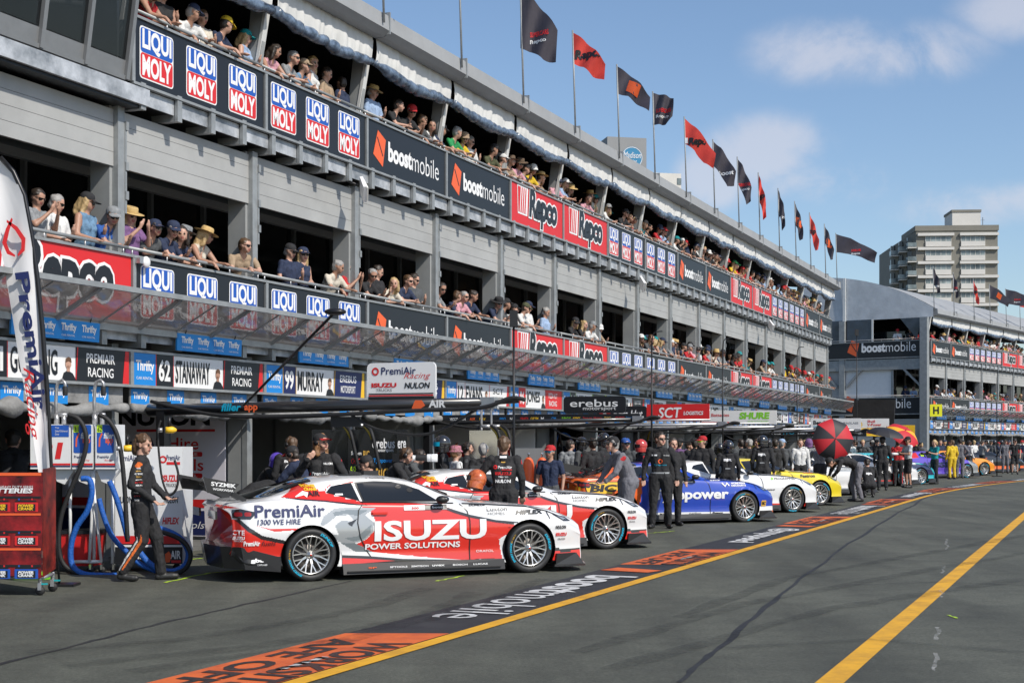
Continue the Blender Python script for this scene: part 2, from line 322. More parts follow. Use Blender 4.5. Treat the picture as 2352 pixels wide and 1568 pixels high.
def repco(x, y, sc):
    it = [(pg((x, y + .98 * sc), (x + .06 * sc, y + .0), (x + .9 * sc, y), (x + .98 * sc, y + .98 * sc)), WHT, 1), (pg((x + .05 * sc, y + .92 * sc), (x + .10 * sc, y + .06 * sc), (x + .8 * sc, y + .06 * sc), (x + .88 * sc, y + .92 * sc)), RED, 2)]
    for i in range(4): a = x + (.30 + .17 * i) * sc; it.append((pg((a, y + .92 * sc), (a - .10 * sc, y + .06 * sc), (a - .04 * sc, y + .06 * sc), (a + .08 * sc, y + .92 * sc)), WHT, 3))
    it += [(text('Repco', x + .98 * sc, y - .32 * sc, 1.38 * sc, 2.78 * sc, off=.11, shear=.12), WHT, 4), (text('Repco', x + 1.03 * sc, y - .27 * sc, 1.28 * sc, 2.68 * sc, off=.05, shear=.12), BLK, 5)]
    return it
def panel_mesh(kind, var=0):
    """returns (board mesh, lettering mesh); x along, -y outward, z up from the sign's lower edge"""
    b = MB(); W_ = U - .05; hh = .93
    fill = RED if kind == 'R' else BLK
    b.box(.05, W_, -.02, .02, 0, hh, fill)
    e = MB()
    if kind == 'L':
        it = []
        for i in range(3): it += liqui(.80, .76, .16 + 1.12 * i, .09)
    elif kind == 'B': it = boost(.26, .17, .62)
    else: it = repco(.42, .24, .70)
    draw(e, it, lambda u, v, k: (u, -.022 - .003 * k, v))
    fr = MB()
    for z in (-.035, hh): fr.box(0.0, U, -.05, .03, z, z + .038, GALV)
    fr.box(-.03, .04, -.045, .035, 0, hh - .002, GALV)
    return b.mesh('board'), e.mesh('lettering'), fr.mesh('frame')
PMS = {k: panel_mesh(k) for k in 'LBR'}
DESC = {'L': 'black panel with blue and red logos', 'B': 'black panel with white word', 'R': 'red panel with outlined lettering'}
ORD = ['first', 'second', 'third', 'fourth', 'fifth', 'sixth', 'seventh', 'eighth', 'ninth', 'tenth', 'eleventh', 'twelfth', 'thirteenth', 'fourteenth', 'fifteenth', 'sixteenth', 'seventeenth', 'eighteenth', 'nineteenth', 'twentieth']
def ordn(i): return ORD[i] if i < 20 else '%d%s' % (i + 1, 'st' if i % 10 == 0 else 'nd' if i % 10 == 1 else 'rd' if i % 10 == 2 else 'th')
def sign_row(origin, rz, base, kinds, z, n0, row, gap=None):
    cnt = {}
    for i, k in enumerate(kinds):
        cnt[k] = cnt.get(k, -1) + 1
        s = base + U * (n0 + i)
        M = Matrix.Rotation(rz, 4, 'Z'); p = Vector(origin) + M @ Vector((s, 0, z))
        e = empty('advertising_panel', p, rz, '%s, %s along the %s' % (DESC[k], ordn(cnt[k]), row), 'sign', 'advertising panels along the balconies')
        b_ = inst(PMS[k][0], 'board', e); inst(PMS[k][1], 'lettering', b_); inst(PMS[k][2], 'frame', e)
SEQ = ['L', 'L', 'B', 'B', 'R', 'R', 'L', 'L', 'B', 'B', 'R', 'R', 'L', 'L', 'B', 'B']
sign_row(O1, RZ, S0, SEQ, 6.86, 0, 'near building upper balcony')
sign_row(O1 + Vector((sn * 0, 0, 0)), RZ, S0 + .02, ['R'] + SEQ, 3.41, -1, 'near building lower balcony')
SEQ2 = ['B', 'B', 'L', 'L', 'R', 'R', 'B', 'B', 'L', 'L']
sign_row(O2, RZ2, S2 + .15, SEQ2, 6.88, 0, 'far building upper balcony')
sign_row(O2, RZ2, S2 + .15, SEQ2, 3.43, 0, 'far building lower balcony')
# ------------------------------------------------------------ the pit buildings
def slab(mb, x0, x1, y0, y1, z0, z1, m): mb.box(x0, x1, y0, y1, z0, z1, m)
VAL = mat('valance_canvas', (.60, .60, .585), .8, var=.05, scale=2)
def valance(s0, s1, zt, zb, y=.12, seed=0):
    """hanging white cloth with soft vertical folds, its lower hem sagging a little"""
    mb = MB(); n = 110; r = random.Random(seed); ph = [r.uniform(0, 6) for _ in range(4)]; vs = []; rows = 5
    for j in range(rows + 1):
        for i in range(n + 1):
            t = i / n; x = s0 + (s1 - s0) * t
            fold = (.055 * mnoise.noise(Vector((t * 17, seed * 3.1, j * .15))) + .03 * mnoise.noise(Vector((t * 46, seed * 5.7, j * .2)))) * (.4 + .6 * j / rows)
            z = zt + (zb - zt) * j / rows - (.07 * math.sin(math.pi * t) + .02 * mnoise.noise(Vector((t * 9, seed, 0)))) * j / rows
            vs.append((x, y + fold - .02 * math.sin(math.pi * j / rows), z))
    fs = [(j * (n + 1) + i, j * (n + 1) + i + 1, (j + 1) * (n + 1) + i + 1, (j + 1) * (n + 1) + i) for j in range(rows) for i in range(n)]
    mb.add(vs, fs, VAL, True); return mb
def roll(s0, s1, z, y=.02, seed=0, r0=.085, m=None, lump=.45, sag=.10):
    pts = []; rs = []; K = 56; nz_ = lambda a, b: mnoise.noise(Vector((a, seed * 7.3, b)))
    for i in range(K + 1):
        t = i / K; pts.append((s0 + (s1 - s0) * t, y + .03 * nz_(t * 14, 1), z - sag * math.sin(math.pi * t) * (1 + .5 * nz_(t * 4, 2)) + .02 * nz_(t * 18, 3)))
        tie = min(abs(t - q) for q in (.24, .5, .77)); rs.append(r0 * (1 + .35 * math.sin(math.pi * t)) * (1 + lump * nz_(t * 11, 5)) * (.72 + .28 * min(1, tie / .03)))
    return MB().tube(pts, rs, m or BLUC, 10)
def building(name, origin, rz, sa, sb, nb, label, first_upper, depth=14., endwall=None):
    """sa: first bay line, nb bays of U; upper level from bay first_upper"""
    e = empty(name, origin, rz, label, 'building')
    se = sa + nb * U
    x0 = sb
    # floors and inner walls
    for z0, z1, nm, f in ((0, .06, 'garage_floor', .35), (3.20, 3.36, 'floor_slab', .07), (6.62, 6.82, 'floor_slab', .07)):
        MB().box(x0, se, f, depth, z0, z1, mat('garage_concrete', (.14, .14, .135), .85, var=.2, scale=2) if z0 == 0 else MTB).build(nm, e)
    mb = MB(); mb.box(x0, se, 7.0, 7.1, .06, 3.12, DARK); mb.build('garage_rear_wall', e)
    mb = MB(); mb.box(x0, se, 4.2, 4.3, 3.36, 6.52, DARKG)
    for i in range(nb * 2 + 4): mb.box(x0 + i * U / 2, x0 + i * U / 2 + .07, 4.10, 4.198, 3.36, 6.52, GRY)
    mb.build('glazed_inner_wall', e)
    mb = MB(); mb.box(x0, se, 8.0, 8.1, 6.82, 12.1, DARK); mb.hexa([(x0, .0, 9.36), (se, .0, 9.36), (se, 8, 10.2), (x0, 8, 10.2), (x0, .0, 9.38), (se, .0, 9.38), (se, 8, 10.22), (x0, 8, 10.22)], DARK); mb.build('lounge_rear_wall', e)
    mb = MB(); mb.box(x0, se - .02, .55, .62, 6.2, 6.5, DARK); mb.box(x0, se, 1.4, 1.5, 5.75, 5.88, GRY); mb.build('ceiling_beam', e)
    n_first = int(math.floor((x0 - sa) / U))
    brk = 0
    for n in range(n_first, nb + 1):
        s = sa + n * U; vis = s >= x0 - .01
        if vis:
            # ground and middle pillars: a slim galvanised post in front of a deep concrete-grey fin
            mb = MB(); mb.box(s - .05, s + .10, .30, .40, .06, 3.12, GALV); mb.box(s - .04, s + .06, .402, .68, .06, 3.12, CONC); mb.build('garage_pillar', e)
            p = MB(); p.box(s - .04, s + .11, .20, .30, 3.36, 6.52, GALV); p.box(s - .10, s + .06, .302, .64, 3.36, 6.52, CONC)
            for z in (3.9, 5.2, 5.62, 6.2): p.box(s + .112, s + .17, .17, .24, z, z + .12, GALV)
            p.box(s + .112, s + .15, .19, .22, 5.0, 6.3, GALV); p.build('middle_pillar', e)
        if n < nb:
            a = max(s, x0); b = s + U
            # four aluminium planks
            mb = MB()
            for k in range(4): mb.box(a + .115, b - .045, .275 + .0, .33, 5.66 + k * .205, 5.66 + k * .205 + .199, PANEL)
            mb.box(a + .116, b - .046, .305, .335, 5.662, 6.46, MTB); mb.build('wall_panel', e)
            for lvl, zt in ((0, 3.12), (1, 6.56)):
                if lvl == 1 and n < first_upper: continue
                for k in range(4):
                    c = s + U * (k + .22) / 4 + .05
                    if c < x0: continue
                    m2 = MB(); m2.box(c - .055, c + .055, -.035, .02, zt - .06, zt + .33, GALV); m2.box(c - .05, c + .05, .022, .62, zt - .055, zt - .02, GALV); m2.box(c - .05, c - .04, .022, .45, zt - .018, zt + .2, GALV); m2.build('bracket', e)
                    brk += 1
                m3 = MB()
                for k in range(4):
                    c = s + U * (k + .22) / 4 + .05; d = c + U / 4
                    if c - .2 < x0: continue
                    m3.box(c + .058, d - .058, .03 + .004 * k, .05 + .004 * k, zt + .03, zt + .255, GALVL)
                if m3.v: m3.build('edge_beam', e)
    # handrails
    for lvl, z in ((0, 3.43), (1, 6.88)):
        for n in range(n_first, nb):
            if lvl == 1 and n < first_upper: continue
            s = max(sa + n * U, x0); t = sa + n * U + U
            mb = MB(); mb.tube([(s + .01, .06, z + 1.055), (t - .01, .06, z + 1.055)], .026, GALV, 8)
            for k in range(5): x = s + .1 + (t - s - .2) * k / 4; mb.tube([(x, .06, z + .93), (x, .06, z + 1.055)], .014, STEEL, 6)
            mb.box(s, t, .04, .12, z + .915, z + .928, GALV); mb.build('handrail', e)
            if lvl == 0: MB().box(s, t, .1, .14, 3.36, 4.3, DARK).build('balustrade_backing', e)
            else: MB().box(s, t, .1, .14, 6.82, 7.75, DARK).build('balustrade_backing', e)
    # tent storey
    for n in range(first_upper, nb + 1):
        s = sa + n * U + .18
        mb = MB(); z0, z1 = 6.82, 9.3
        mb.hexa([(s - .05, .32, z0), (s + .05, .32, z0), (s + .05, .60, z0), (s - .05, .60, z0), (s - .05, .02, z1), (s + .05, .02, z1), (s + .05, .30, z1), (s - .05, .30, z1)], CONC)
        mb.hexa([(s - .065, .24, 7.8), (s + .065, .24, 7.8), (s + .065, .30, 7.8), (s - .065, .30, 7.8), (s - .065, -.04, z1), (s + .065, -.04, z1), (s + .065, .015, z1), (s - .065, .015, z1)], VAL); mb.build('tent_leg', e)
        if n < nb:
            a, b = s + .07, s + U - .07
            valance(a, b, 9.34, 8.90, -.08, n).build('valance', e)
            r = roll(a, b, 8.87, -.07, n); r.build('rolled_curtain', e)
            gt = MB(); x_0 = s - U * 0 + .015; x_1 = s + U - .015
            gt.add([(x_0, -.30, 9.32), (x_0, -.42, 9.42), (x_0, -.40, 9.70), (x_0, -.22, 9.78), (x_0, -.1, 9.32), (x_1, -.30, 9.32), (x_1, -.42, 9.42), (x_1, -.40, 9.70), (x_1, -.22, 9.78), (x_1, -.1, 9.32)],
                   [(0, 1, 6, 5), (1, 2, 7, 6), (2, 3, 8, 7), (0, 5, 9, 4), (0, 4, 3, 2, 1), (5, 6, 7, 8, 9)], TENTG); gt.build('gutter', e)
            # roof bay: a cloth vault stretched between two ribs, sagging a little
            vs = []; fs = []; K = 14; J = 8
            for i in range(K + 1):
                t = i / K; y = -.22 + 8.4 * t; z = 9.78 + 2.3 * (1 - (1 - t) ** 2.3)
                for j in range(J + 1): q = j / J; vs.append((x_0 + (x_1 - x_0) * q, y, z - .09 * math.sin(math.pi * q) * (1 if t < 1 else 1)))
            for i in range(K):
                for j in range(J): k = i * (J + 1) + j; fs.append((k, k + 1, k + J + 2, k + J + 1))
            MB().add(vs, fs, TENTG, True).build('roof', e)
            jn = MB(); jn.box(s + U - .02, s + U + .02, -.43, -.2, 9.36, 9.77, GALV); jn.build('gutter_joint', e)
    return e
near_b = building('pit_building', O1, RZ, S0, S0 - 2.3 * U, 16, 'long three storey pit lane building with tented roof on the left', 0)
far_b = building('pit_building', O2, RZ2, S2, S2, 11, 'far pit building beyond the gap with rounded grey tent roof', 0)
# garage partitions (one every two bays) and the rear of the upper storeys of the near building
for n in range(-1, 17, 2):
    s = S0 + n * U + .02
    if n >= -1: MB().box(s - .03, s + .03, .69, 7.0, .06, 3.1, CONC).build('garage_partition', near_b)
MB().box(S0 + 16 * U - .1, S0 + 16 * U - .05, .62, 14, .06, 6.5, PANEL).build('end_wall', near_b)
for n in range(0, 12, 2): MB().box(S2 + n * U - .03, S2 + n * U + .03, 1.0, 7.0, .06, 3.1, CONC).build('garage_partition', far_b)
# end wall of the far building
m = MB(); m.box(S2 - .5, S2 - .1, .0, .45, 0, 9.2, GALV); m.box(S2 - .35, S2 - .1, 5.3, 5.65, 0, 9.2, GALV); m.box(S2 - .32, S2 - .1, .45, 12, 6.1, 6.75, GALV)
m.bar((S2 - .25, .5, 5.1), (S2 - .25, 1.6, 6.2), .12, .12, GALV); m.bar((S2 - .25, 5.2, 5.1), (S2 - .25, 4.2, 6.2), .12, .12, GALV); m.bar((S2 - .25, 5.8, 5.1), (S2 - .25, 6.8, 6.2), .12, .12, GALV); m.build('end_frame', far_b)
m = MB(); m.box(S2 - .12, S2 - .02, 2.3, 5.3, 3.3, 6.1, SATW); m.box(S2 - .2, S2 - .121, 2.2, 2.35, 3.3, 6.1, GALV); m.box(S2 - .12, S2 - .02, 5.6, 14, 3.3, 6.5, PANEL); m.box(S2 - .12, S2 - .02, 5.6, 14, 0, 3.1, PANEL); m.box(S2 - .2, S2 - .02, .46, 5.3, 0, 3.1, PANEL); m.build('end_wall', far_b)
def endsign(z, y0, y1, ty, txt):
    p = O2 + Matrix.Rotation(RZ2, 4, 'Z') @ Vector((S2 - .36, 0, z))
    e = empty('advertising_panel', p, RZ2, txt, 'sign', 'advertising panels along the balconies')
    bd = MB().box(0, .06, y0, y1, 0, .95, BLK).build('board', e)
    it = boost(ty, .18, .95)
    mb = MB(); draw(mb, it, lambda u, v, k: (-.004 - .003 * k, -u, v)); mb.build('lettering', bd)
    mb = MB(); mb.box(-.03, .08, y0, y1, -.06, -.002, GALV); mb.box(-.03, .08, y0, y1, .952, 1.0, GALV); mb.build('frame', e)
    mb = MB(); mb.tube([(.02, y0, 1.1), (.02, y1, 1.1)], .022, STEEL, 6); [mb.tube([(.02, y0 + i * .8, 1.0), (.02, y0 + i * .8, 1.1)], .015, STEEL, 5) for i in range(int((y1 - y0) / .8))]; mb.build('handrail', e)
endsign(6.86, .5, 12., -5.1, 'long black panel on the upper end wall of the far building')
endsign(3.42, .5, 12., -5.4, 'long black panel behind the black cloth screen on the far building end wall')
# tent gable of the far building
vs = [(S2, -.22, 9.32)]; n = 14
top = [(S2, -.22 + 8.4 * i / n, 9.78 + 2.3 * (1 - (1 - i / n) ** 2.3)) for i in range(n + 1)]
bot = [(S2 - .05, -.22 + 8.4 * i / n, 9.22 - .0 * i) for i in range(n + 1)]
m = MB(); m.add(top + bot, [(i, i + 1, n + 2 + i, n + 1 + i) for i in range(n)], mat('gable_canvas', (.50, .53, .56), .55, var=.12, scale=1.5, bump=.6, bscale=2.5), True)
m.box(S2 - .12, S2 - .06, 5.32, 5.5, 6.8, 11.9, TENTW); m.build('tent_gable', far_b)
m = MB(); m.box(S2 - .1, S2 - .04, 3.6, 5.25, 6.9, 9.25, mat('clear_vinyl', (.035, .05, .075), .15, var=.35, scale=1.2)); m.box(S2 - .1, S2 - .04, 5.55, 12, 6.9, 9.25, mat('clear_vinyl', (.035, .05, .075), .15, var=.35, scale=1.2)); m.box(S2 - .13, S2 - .11, 3.5, 3.62, 6.9, 9.25, TENTW); m.build('clear_curtain', far_b); MB().add([(S2 - .1, .5, 9.2), (S2 - .1, 1.8, 9.2), (S2 - .1, .75, 7.9)], [(0, 1, 2)], mat('clear_vinyl', (.035, .05, .075), .15, var=.35, scale=1.2)).build('clear_curtain', far_b)
t = empty('television', O2 + Matrix.Rotation(RZ2, 4, 'Z') @ Vector((S2 + 1.0, 3.0, 6.82)), RZ2, 'large dark television screen in the open end of the far upper storey', 'television')
MB().box(0, .06, -1.1, 1.1, .5, 1.7, DARKG).build('screen', t); MB().box(.02, .08, -.05, .05, 0, .5, MTB).build('stand', t)
# control room at the near end of the upper level
cr = empty('control_room', O1, RZ, 'glazed grey control room with tilted windows at the upper left corner', 'building')
FRM = mat('window_frame_grey', (.22, .225, .23), .4, .3, var=.08, scale=4)
def tilt(x, y, z): return (x, y - .15 * (z - 6.8), z)
def tbox(mb, x0, x1, y0, y1, z0, z1, m): mb.hexa([tilt(*p) for p in ((x0, y0, z0), (x1, y0, z0), (x1, y1, z0), (x0, y1, z0), (x0, y0, z1), (x1, y0, z1), (x1, y1, z1), (x0, y1, z1))], m)
CGL = bpy.data.materials.new('tinted_glass'); CGL.use_nodes = True; _b = CGL.node_tree.nodes['Principled BSDF']; _b.inputs['Base Color'].default_value = (.012, .014, .015, 1); _b.inputs['Roughness'].default_value = .03; _b.inputs['Alpha'].default_value = .55
sE = S0 - .12
for k in range(9):
    x = sE - .88 * k
    mb = MB(); tbox(mb, x - .07, x, -.06, .1, 6.84, 10.6, FRM); mb.build('mullion', cr)
    mb = MB(); tbox(mb, x - .88 + .002, x - .072, .0, .02, 7.12, 10.4, CGL); mb.build('window', cr)
    mb = MB(); tbox(mb, x - .88 + .002, x - .072, -.01, .05, 6.90, 7.10, FRM); mb.build('spandrel_panel', cr)
mb = MB(); tbox(mb, sE - 8, sE - .072, -.04, .06, 6.83, 6.89, FRM); mb.build('sill', cr)
mb = MB(); mb.box(sE - 8, sE - .08, .3, 4, 6.83, 6.88, CONC); mb.box(sE - 8, sE - .05, 4, 4.1, 6.8, 10.4, DARK); mb.box(sE - .07, sE - .02, .1, 4, 6.85, 10.4, FRM); mb.box(sE - 8, sE - .05, -.6, 4, 10.5, 10.6, GALV); mb.build('room_shell', cr)
mb = MB(); [mb.tube([(sE - .3 - 1.3 * k, .5, 7.9), (sE - 1.2 - 1.3 * k, .5, 7.7), (sE - 1.25 - 1.3 * k, .5, 6.9)], .04, CONC, 8) for k in range(5)]; mb.build('inner_railing', cr)
mb = MB(); mb.box(sE - 8, S0 + .35, -.06, -.0, 6.56, 6.80, GALVL); mb.build('edge_beam', cr)
mb = MB(); mb.box(sE - 8, S0 + .3, .0, .6, 6.52, 6.555, MTB); mb.build('soffit', cr)
# ------------------------------------------------------------ glazed canopy
def canopy(origin, rz, s0, s1, label):
    e = empty('glass_canopy', origin, rz, label, 'canopy')
    gl = bpy.data.materials.get('canopy_glass')
    if not gl:
        gl = bpy.data.materials.new('canopy_glass'); gl.use_nodes = True; b = gl.node_tree.nodes['Principled BSDF']; b.inputs['Base Color'].default_value = (.42, .40, .39, 1); b.inputs['Roughness'].default_value = .05; b.inputs['Alpha'].default_value = .62; b.inputs['Specular IOR Level'].default_value = .9
        t = gl.node_tree; n = t.nodes.new('ShaderNodeTexNoise'); n.inputs['Scale'].default_value = 1.6; bp = t.nodes.new('ShaderNodeBump'); bp.inputs['Strength'].default_value = .25; bp.inputs['Distance'].default_value = .05; tc = t.nodes.new('ShaderNodeTexCoord')
        t.links.new(tc.outputs['Object'], n.inputs[0]); t.links.new(n.outputs[0], bp.inputs['Height']); t.links.new(bp.outputs[0], b.inputs['Normal'])
    yo, zo, yi, zi = -.84, 3.74, -.07, 3.36
    n = int(round((s1 - s0) / (U / 2)))
    for i in range(n):
        a = s0 + i * U / 2; b = a + U / 2
        MB().hexa([(a + .03, yo, zo - .01), (b - .03, yo, zo - .01), (b - .03, yi, zi - .01), (a + .03, yi, zi - .01), (a + .03, yo, zo + .002), (b - .03, yo, zo + .002), (b - .03, yi, zi + .002), (a + .03, yi, zi + .002)], gl).build('glass_pane', e)
        m = MB(); m.bar((a, yo + .03, zo - .03), (a, yi - .02, zi - .03), .06, .05, GALV); m.build('rafter', e)
        if i % 1 == 0: m = MB(); m.bar((a + U / 4, yo + .03, zo - .022), (a + U / 4, yi - .02, zi - .022), .018, .02, GALV); m.build('glazing_bar', e)
    m = MB(); m.bar((s0, yo, zo), (s1, yo, zo), .06, .07, GALV); m.build('outer_rail', e)
    m = MB(); m.bar((s0, yi, zi - .06), (s1, yi, zi - .06), .06, .09, GALV); m.build('inner_rail', e)
canopy(O1, RZ, S0 - 2 * U + .06, S0 + 17 * U + .06, 'long sloping glass canopy over the garages of the near building')
canopy(O2, RZ2, S2 + .3, S2 + .3 + 10 * U, 'sloping glass canopy over the garages of the far building')
# ------------------------------------------------------------ distant towers
def wbox(mb, M, x0, x1, y0, y1, z0, z1, m): mb.box(x0, x1, y0, y1, z0, z1, m)
TAN = mat('tan_render', (.205, .195, .165), .8, var=.07, scale=.3); TWH = mat('white_render', (.62, .60, .56), .8, var=.05, scale=.3); TGL = mat('tower_glass', (.10, .13, .14), .15, var=.5, scale=.25, var2=(.34, .40, .40)); TGR = mat('grey_render', (.26, .265, .27), .8, var=.05, scale=.2)
Yt = 300.; a0 = XY(2160, Yt)
tw = empty('apartment_tower', (a0.x, Yt, 0), R(-4), 'tall tan and white apartment tower with balconies behind the far pit building', 'building')
sc = Yt / F; top = H + (HY - 530) * sc; fw = (2292 - 2108) * sc; x0 = (2105 - 2160) * sc; x1 = x0 + fw; st = 32.3 * sc
MB().box(x0, x1, 0, 14, 0, top, TAN).build('tower_body', tw)
mb = MB(); mb.box(x0 - .2, x1 + .2, -.2, 14.2, top, top + 1.1, TAN); mb.build('parapet', tw)
mb = MB(); px0, px1 = (2192 - 2160) * sc, (2256 - 2160) * sc; mb.box(px0, px1, 2, 9, top + 1.1, top + 4.2, TWH); mb.box(px0 - .15, px1 + .15, 1.85, 9.15, top + 4.2, top + 4.7, TAN); mb.build('plant_room', tw)
mb = MB(); mb.tube([(px1 + .7, 3, top + 1), (px1 + .7, 3, top + 3.2)], .06, MTB, 5); mb.bar((px1 + .3, 3, top + 2.6), (px1 + 1.1, 3, top + 2.6), .05, .05, MTB); mb.build('antenna', tw)
for k in range(9):
    zt = top - .5 - k * st
    for (u0, u1) in ((2126, 2184), (2206, 2260)):
        a, b = (u0 - 2160) * sc, (u1 - 2160) * sc
        f = MB(); f.box(a, b, -.12, -.002, zt - 1.75, zt - .75, TGL); [f.box(a + (b - a) * q / 5 - .04, a + (b - a) * q / 5 + .04, -.16, -.122, zt - 1.75, zt - .75, TWH) for q in range(6)]; f.build('window', tw)
        MB().box(a, b, -.35, -.003, zt - 3.0 + .18, zt - 1.76, TWH).build('spandrel', tw)
    for (u0, u1) in ((2108, 2190), (2203, 2290)):
        MB().box((u0 - 2160) * sc, (u1 - 2160) * sc, -.6, -.004, zt - .6, zt - .02, TWH).build('sun_shade', tw)
# set-back balcony wing on the left
wl = empty('tower_wing', (0, 0, 0)); wl.parent = tw
wx0, wx1 = (2066 - 2160) * sc, (2105 - 2160) * sc
m = MB(); m.hexa([(wx0, 9, 0), (x0 - .01, .8, 0), (x0 - .01, 14, 0), (wx0, 22, 0), (wx0, 9, top - 2.2), (x0 - .01, .8, top), (x0 - .01, 14, top), (wx0, 22, top - 2.2)], TAN)
bpy.data.objects.remove(wl); m.build('balcony_wing', tw)
for k in range(7):
    for j in range(3):
        zt = top - 3.4 - k * st - (.0 if j == 2 else .5 * (2 - j)); t = (j + .5) / 3; cxw = wx0 + (x0 - wx0) * t; cy = 9 + (.8 - 9) * t
        mb = MB(); mb.box(cxw - 1.1, cxw + .7, cy - 2.2, cy - .3, zt - .2, zt + .02, TWH); mb.box(cxw - 1.1, cxw + .7, cy - 2.25, cy - 2.17, zt + .1, zt + 1.0, TGL); mb.box(cxw - 1.15, cxw - 1.1, cy - 2.2, cy - .3, zt + .1, zt + 1.0, TGL); mb.box(cxw - .8, cxw + .7, cy - .25, cy + .4, zt + .05, zt + 2.3, DARKG); mb.build('balcony', tw)
# two grey rooftops above the near building
Ym = 260.; sm_ = Ym / F
t1 = empty('apartment_tower', (XY(1448, Ym).x, Ym, 0), R(12), 'grey tower top with a round blue sign above the near building roof', 'building')
MB().box(-(1495 - 1440) * sm_, (1495 - 1440) * sm_ * .7, 0, 10, 0, H + (HY - 316) * sm_, TGR).build('tower_body', t1)
MB().box(-(1495 - 1440) * sm_ * 1.25, -(1495 - 1440) * sm_, 3, 9, 0, H + (HY - 322) * sm_, TGR).build('stair_core', t1)
mb = MB(); zc = H + (HY - 362) * sm_; rr = 25 * sm_; xc = .3
mb.shape(disc(xc, zc, rr, 28), mat('sign_blue', (.02, .2, .38), .5), lambda u, v: (u, -.1, v)); mb.shape(disc(xc, zc, rr * .97, 28, rr * .92), WHT, lambda u, v: (u, -.14, v)); mb.shape(text('Madison', xc - rr * .85, zc - .1, 1.1, rr * 1.7, shear=.3), WHT, lambda u, v: (u, -.15, v)); mb.shape(text('Point', xc - rr * .35, zc - 1.1, .8, rr * .8, shear=.3), WHT, lambda u, v: (u, -.15, v)); mb.build('round_sign', t1)
t2 = empty('apartment_tower', (XY(1530, Ym + 10).x, Ym + 10, 0), R(12), 'pale grey flat roofed tower top beside the round blue sign', 'building')
MB().box(-4.2, 3, 0, 9, 0, H + (HY - 374) * sm_, TWH).build('tower_body', t2)
mb = MB(); mb.box(-2.9, -2.1, -.1, -.003, H + (HY - 402) * sm_, H + (HY - 388) * sm_, TGL); mb.box(-1.6, -.5, -.1, -.003, H + (HY - 402) * sm_, H + (HY - 390) * sm_, TGL); mb.build('window', t2)
MB().box(2.2, 3.01, -.1, -.003, H + (HY - 400) * sm_, H + (HY - 385) * sm_, TGL).build('window', t2)
# ------------------------------------------------------------ racing cars
import numpy as np
def tab(u, t): a = np.array(t); return np.interp(u, a[:, 0], a[:, 1])
def smooth(a, k):
    n = int(k); 
    if n < 1: return a
    w_ = np.hanning(2 * n + 3)[1:-1]; w_ /= w_.sum(); p = np.concatenate([2 * a[0] - a[n:0:-1], a, 2 * a[-1] - a[-2:-n - 2:-1]]); return np.convolve(p, w_, 'valid')
ZC = [(-1.28, .93), (-1.2, .985), (-.95, .985), (-.7, .995), (-.5, 1.045), (-.26, 1.13), (0, 1.215), (.25, 1.262), (.55, 1.285), (.85, 1.288), (1.15, 1.272), (1.45, 1.225), (1.73, 1.125), (2.0, 1.01), (2.2, .945), (2.6, .925), (3.0, .885), (3.35, .825), (3.6, .745), (3.72, .69), (3.78, .64)]
ZS = [(-1.28, .84), (-1.2, .90), (-.9, .955), (-.6, .98), (-.2, .99), (.3, .965), (.7, .945), (1.3, .93), (1.9, .915), (2.2, .895), (2.6, .885), (2.93, .865), (3.2, .82), (3.45, .745), (3.6, .685), (3.70, .64), (3.78, .585)]
WM = [(-1.28, .80), (-1.15, .885), (-.8, .94), (-.4, .965), (0, .972), (.4, .955), (.8, .925), (1.4, .915), (2.0, .925), (2.5, .955), (2.93, .97), (3.3, .95), (3.5, .91), (3.65, .86), (3.78, .78)]
WS = [(-1.28, .74), (-1.15, .82), (-.8, .86), (-.4, .875), (0, .88), (.4, .87), (.8, .85), (1.4, .84), (2.0, .85), (2.5, .875), (2.93, .875), (3.3, .83), (3.5, .78), (3.65, .74), (3.78, .70)]
ZB = [(-1.28, .34), (-1.15, .26), (-.9, .2), (-.4, .15), (.4, .12), (2.5, .10), (3.3, .10), (3.78, .10)]
GH = [(-.75, 0), (-.6, .1), (-.3, .5), (0, .85), (.3, 1), (1.3, 1), (1.6, .85), (1.9, .45), (2.15, .05), (2.25, 0)]     # how much the section is a cabin
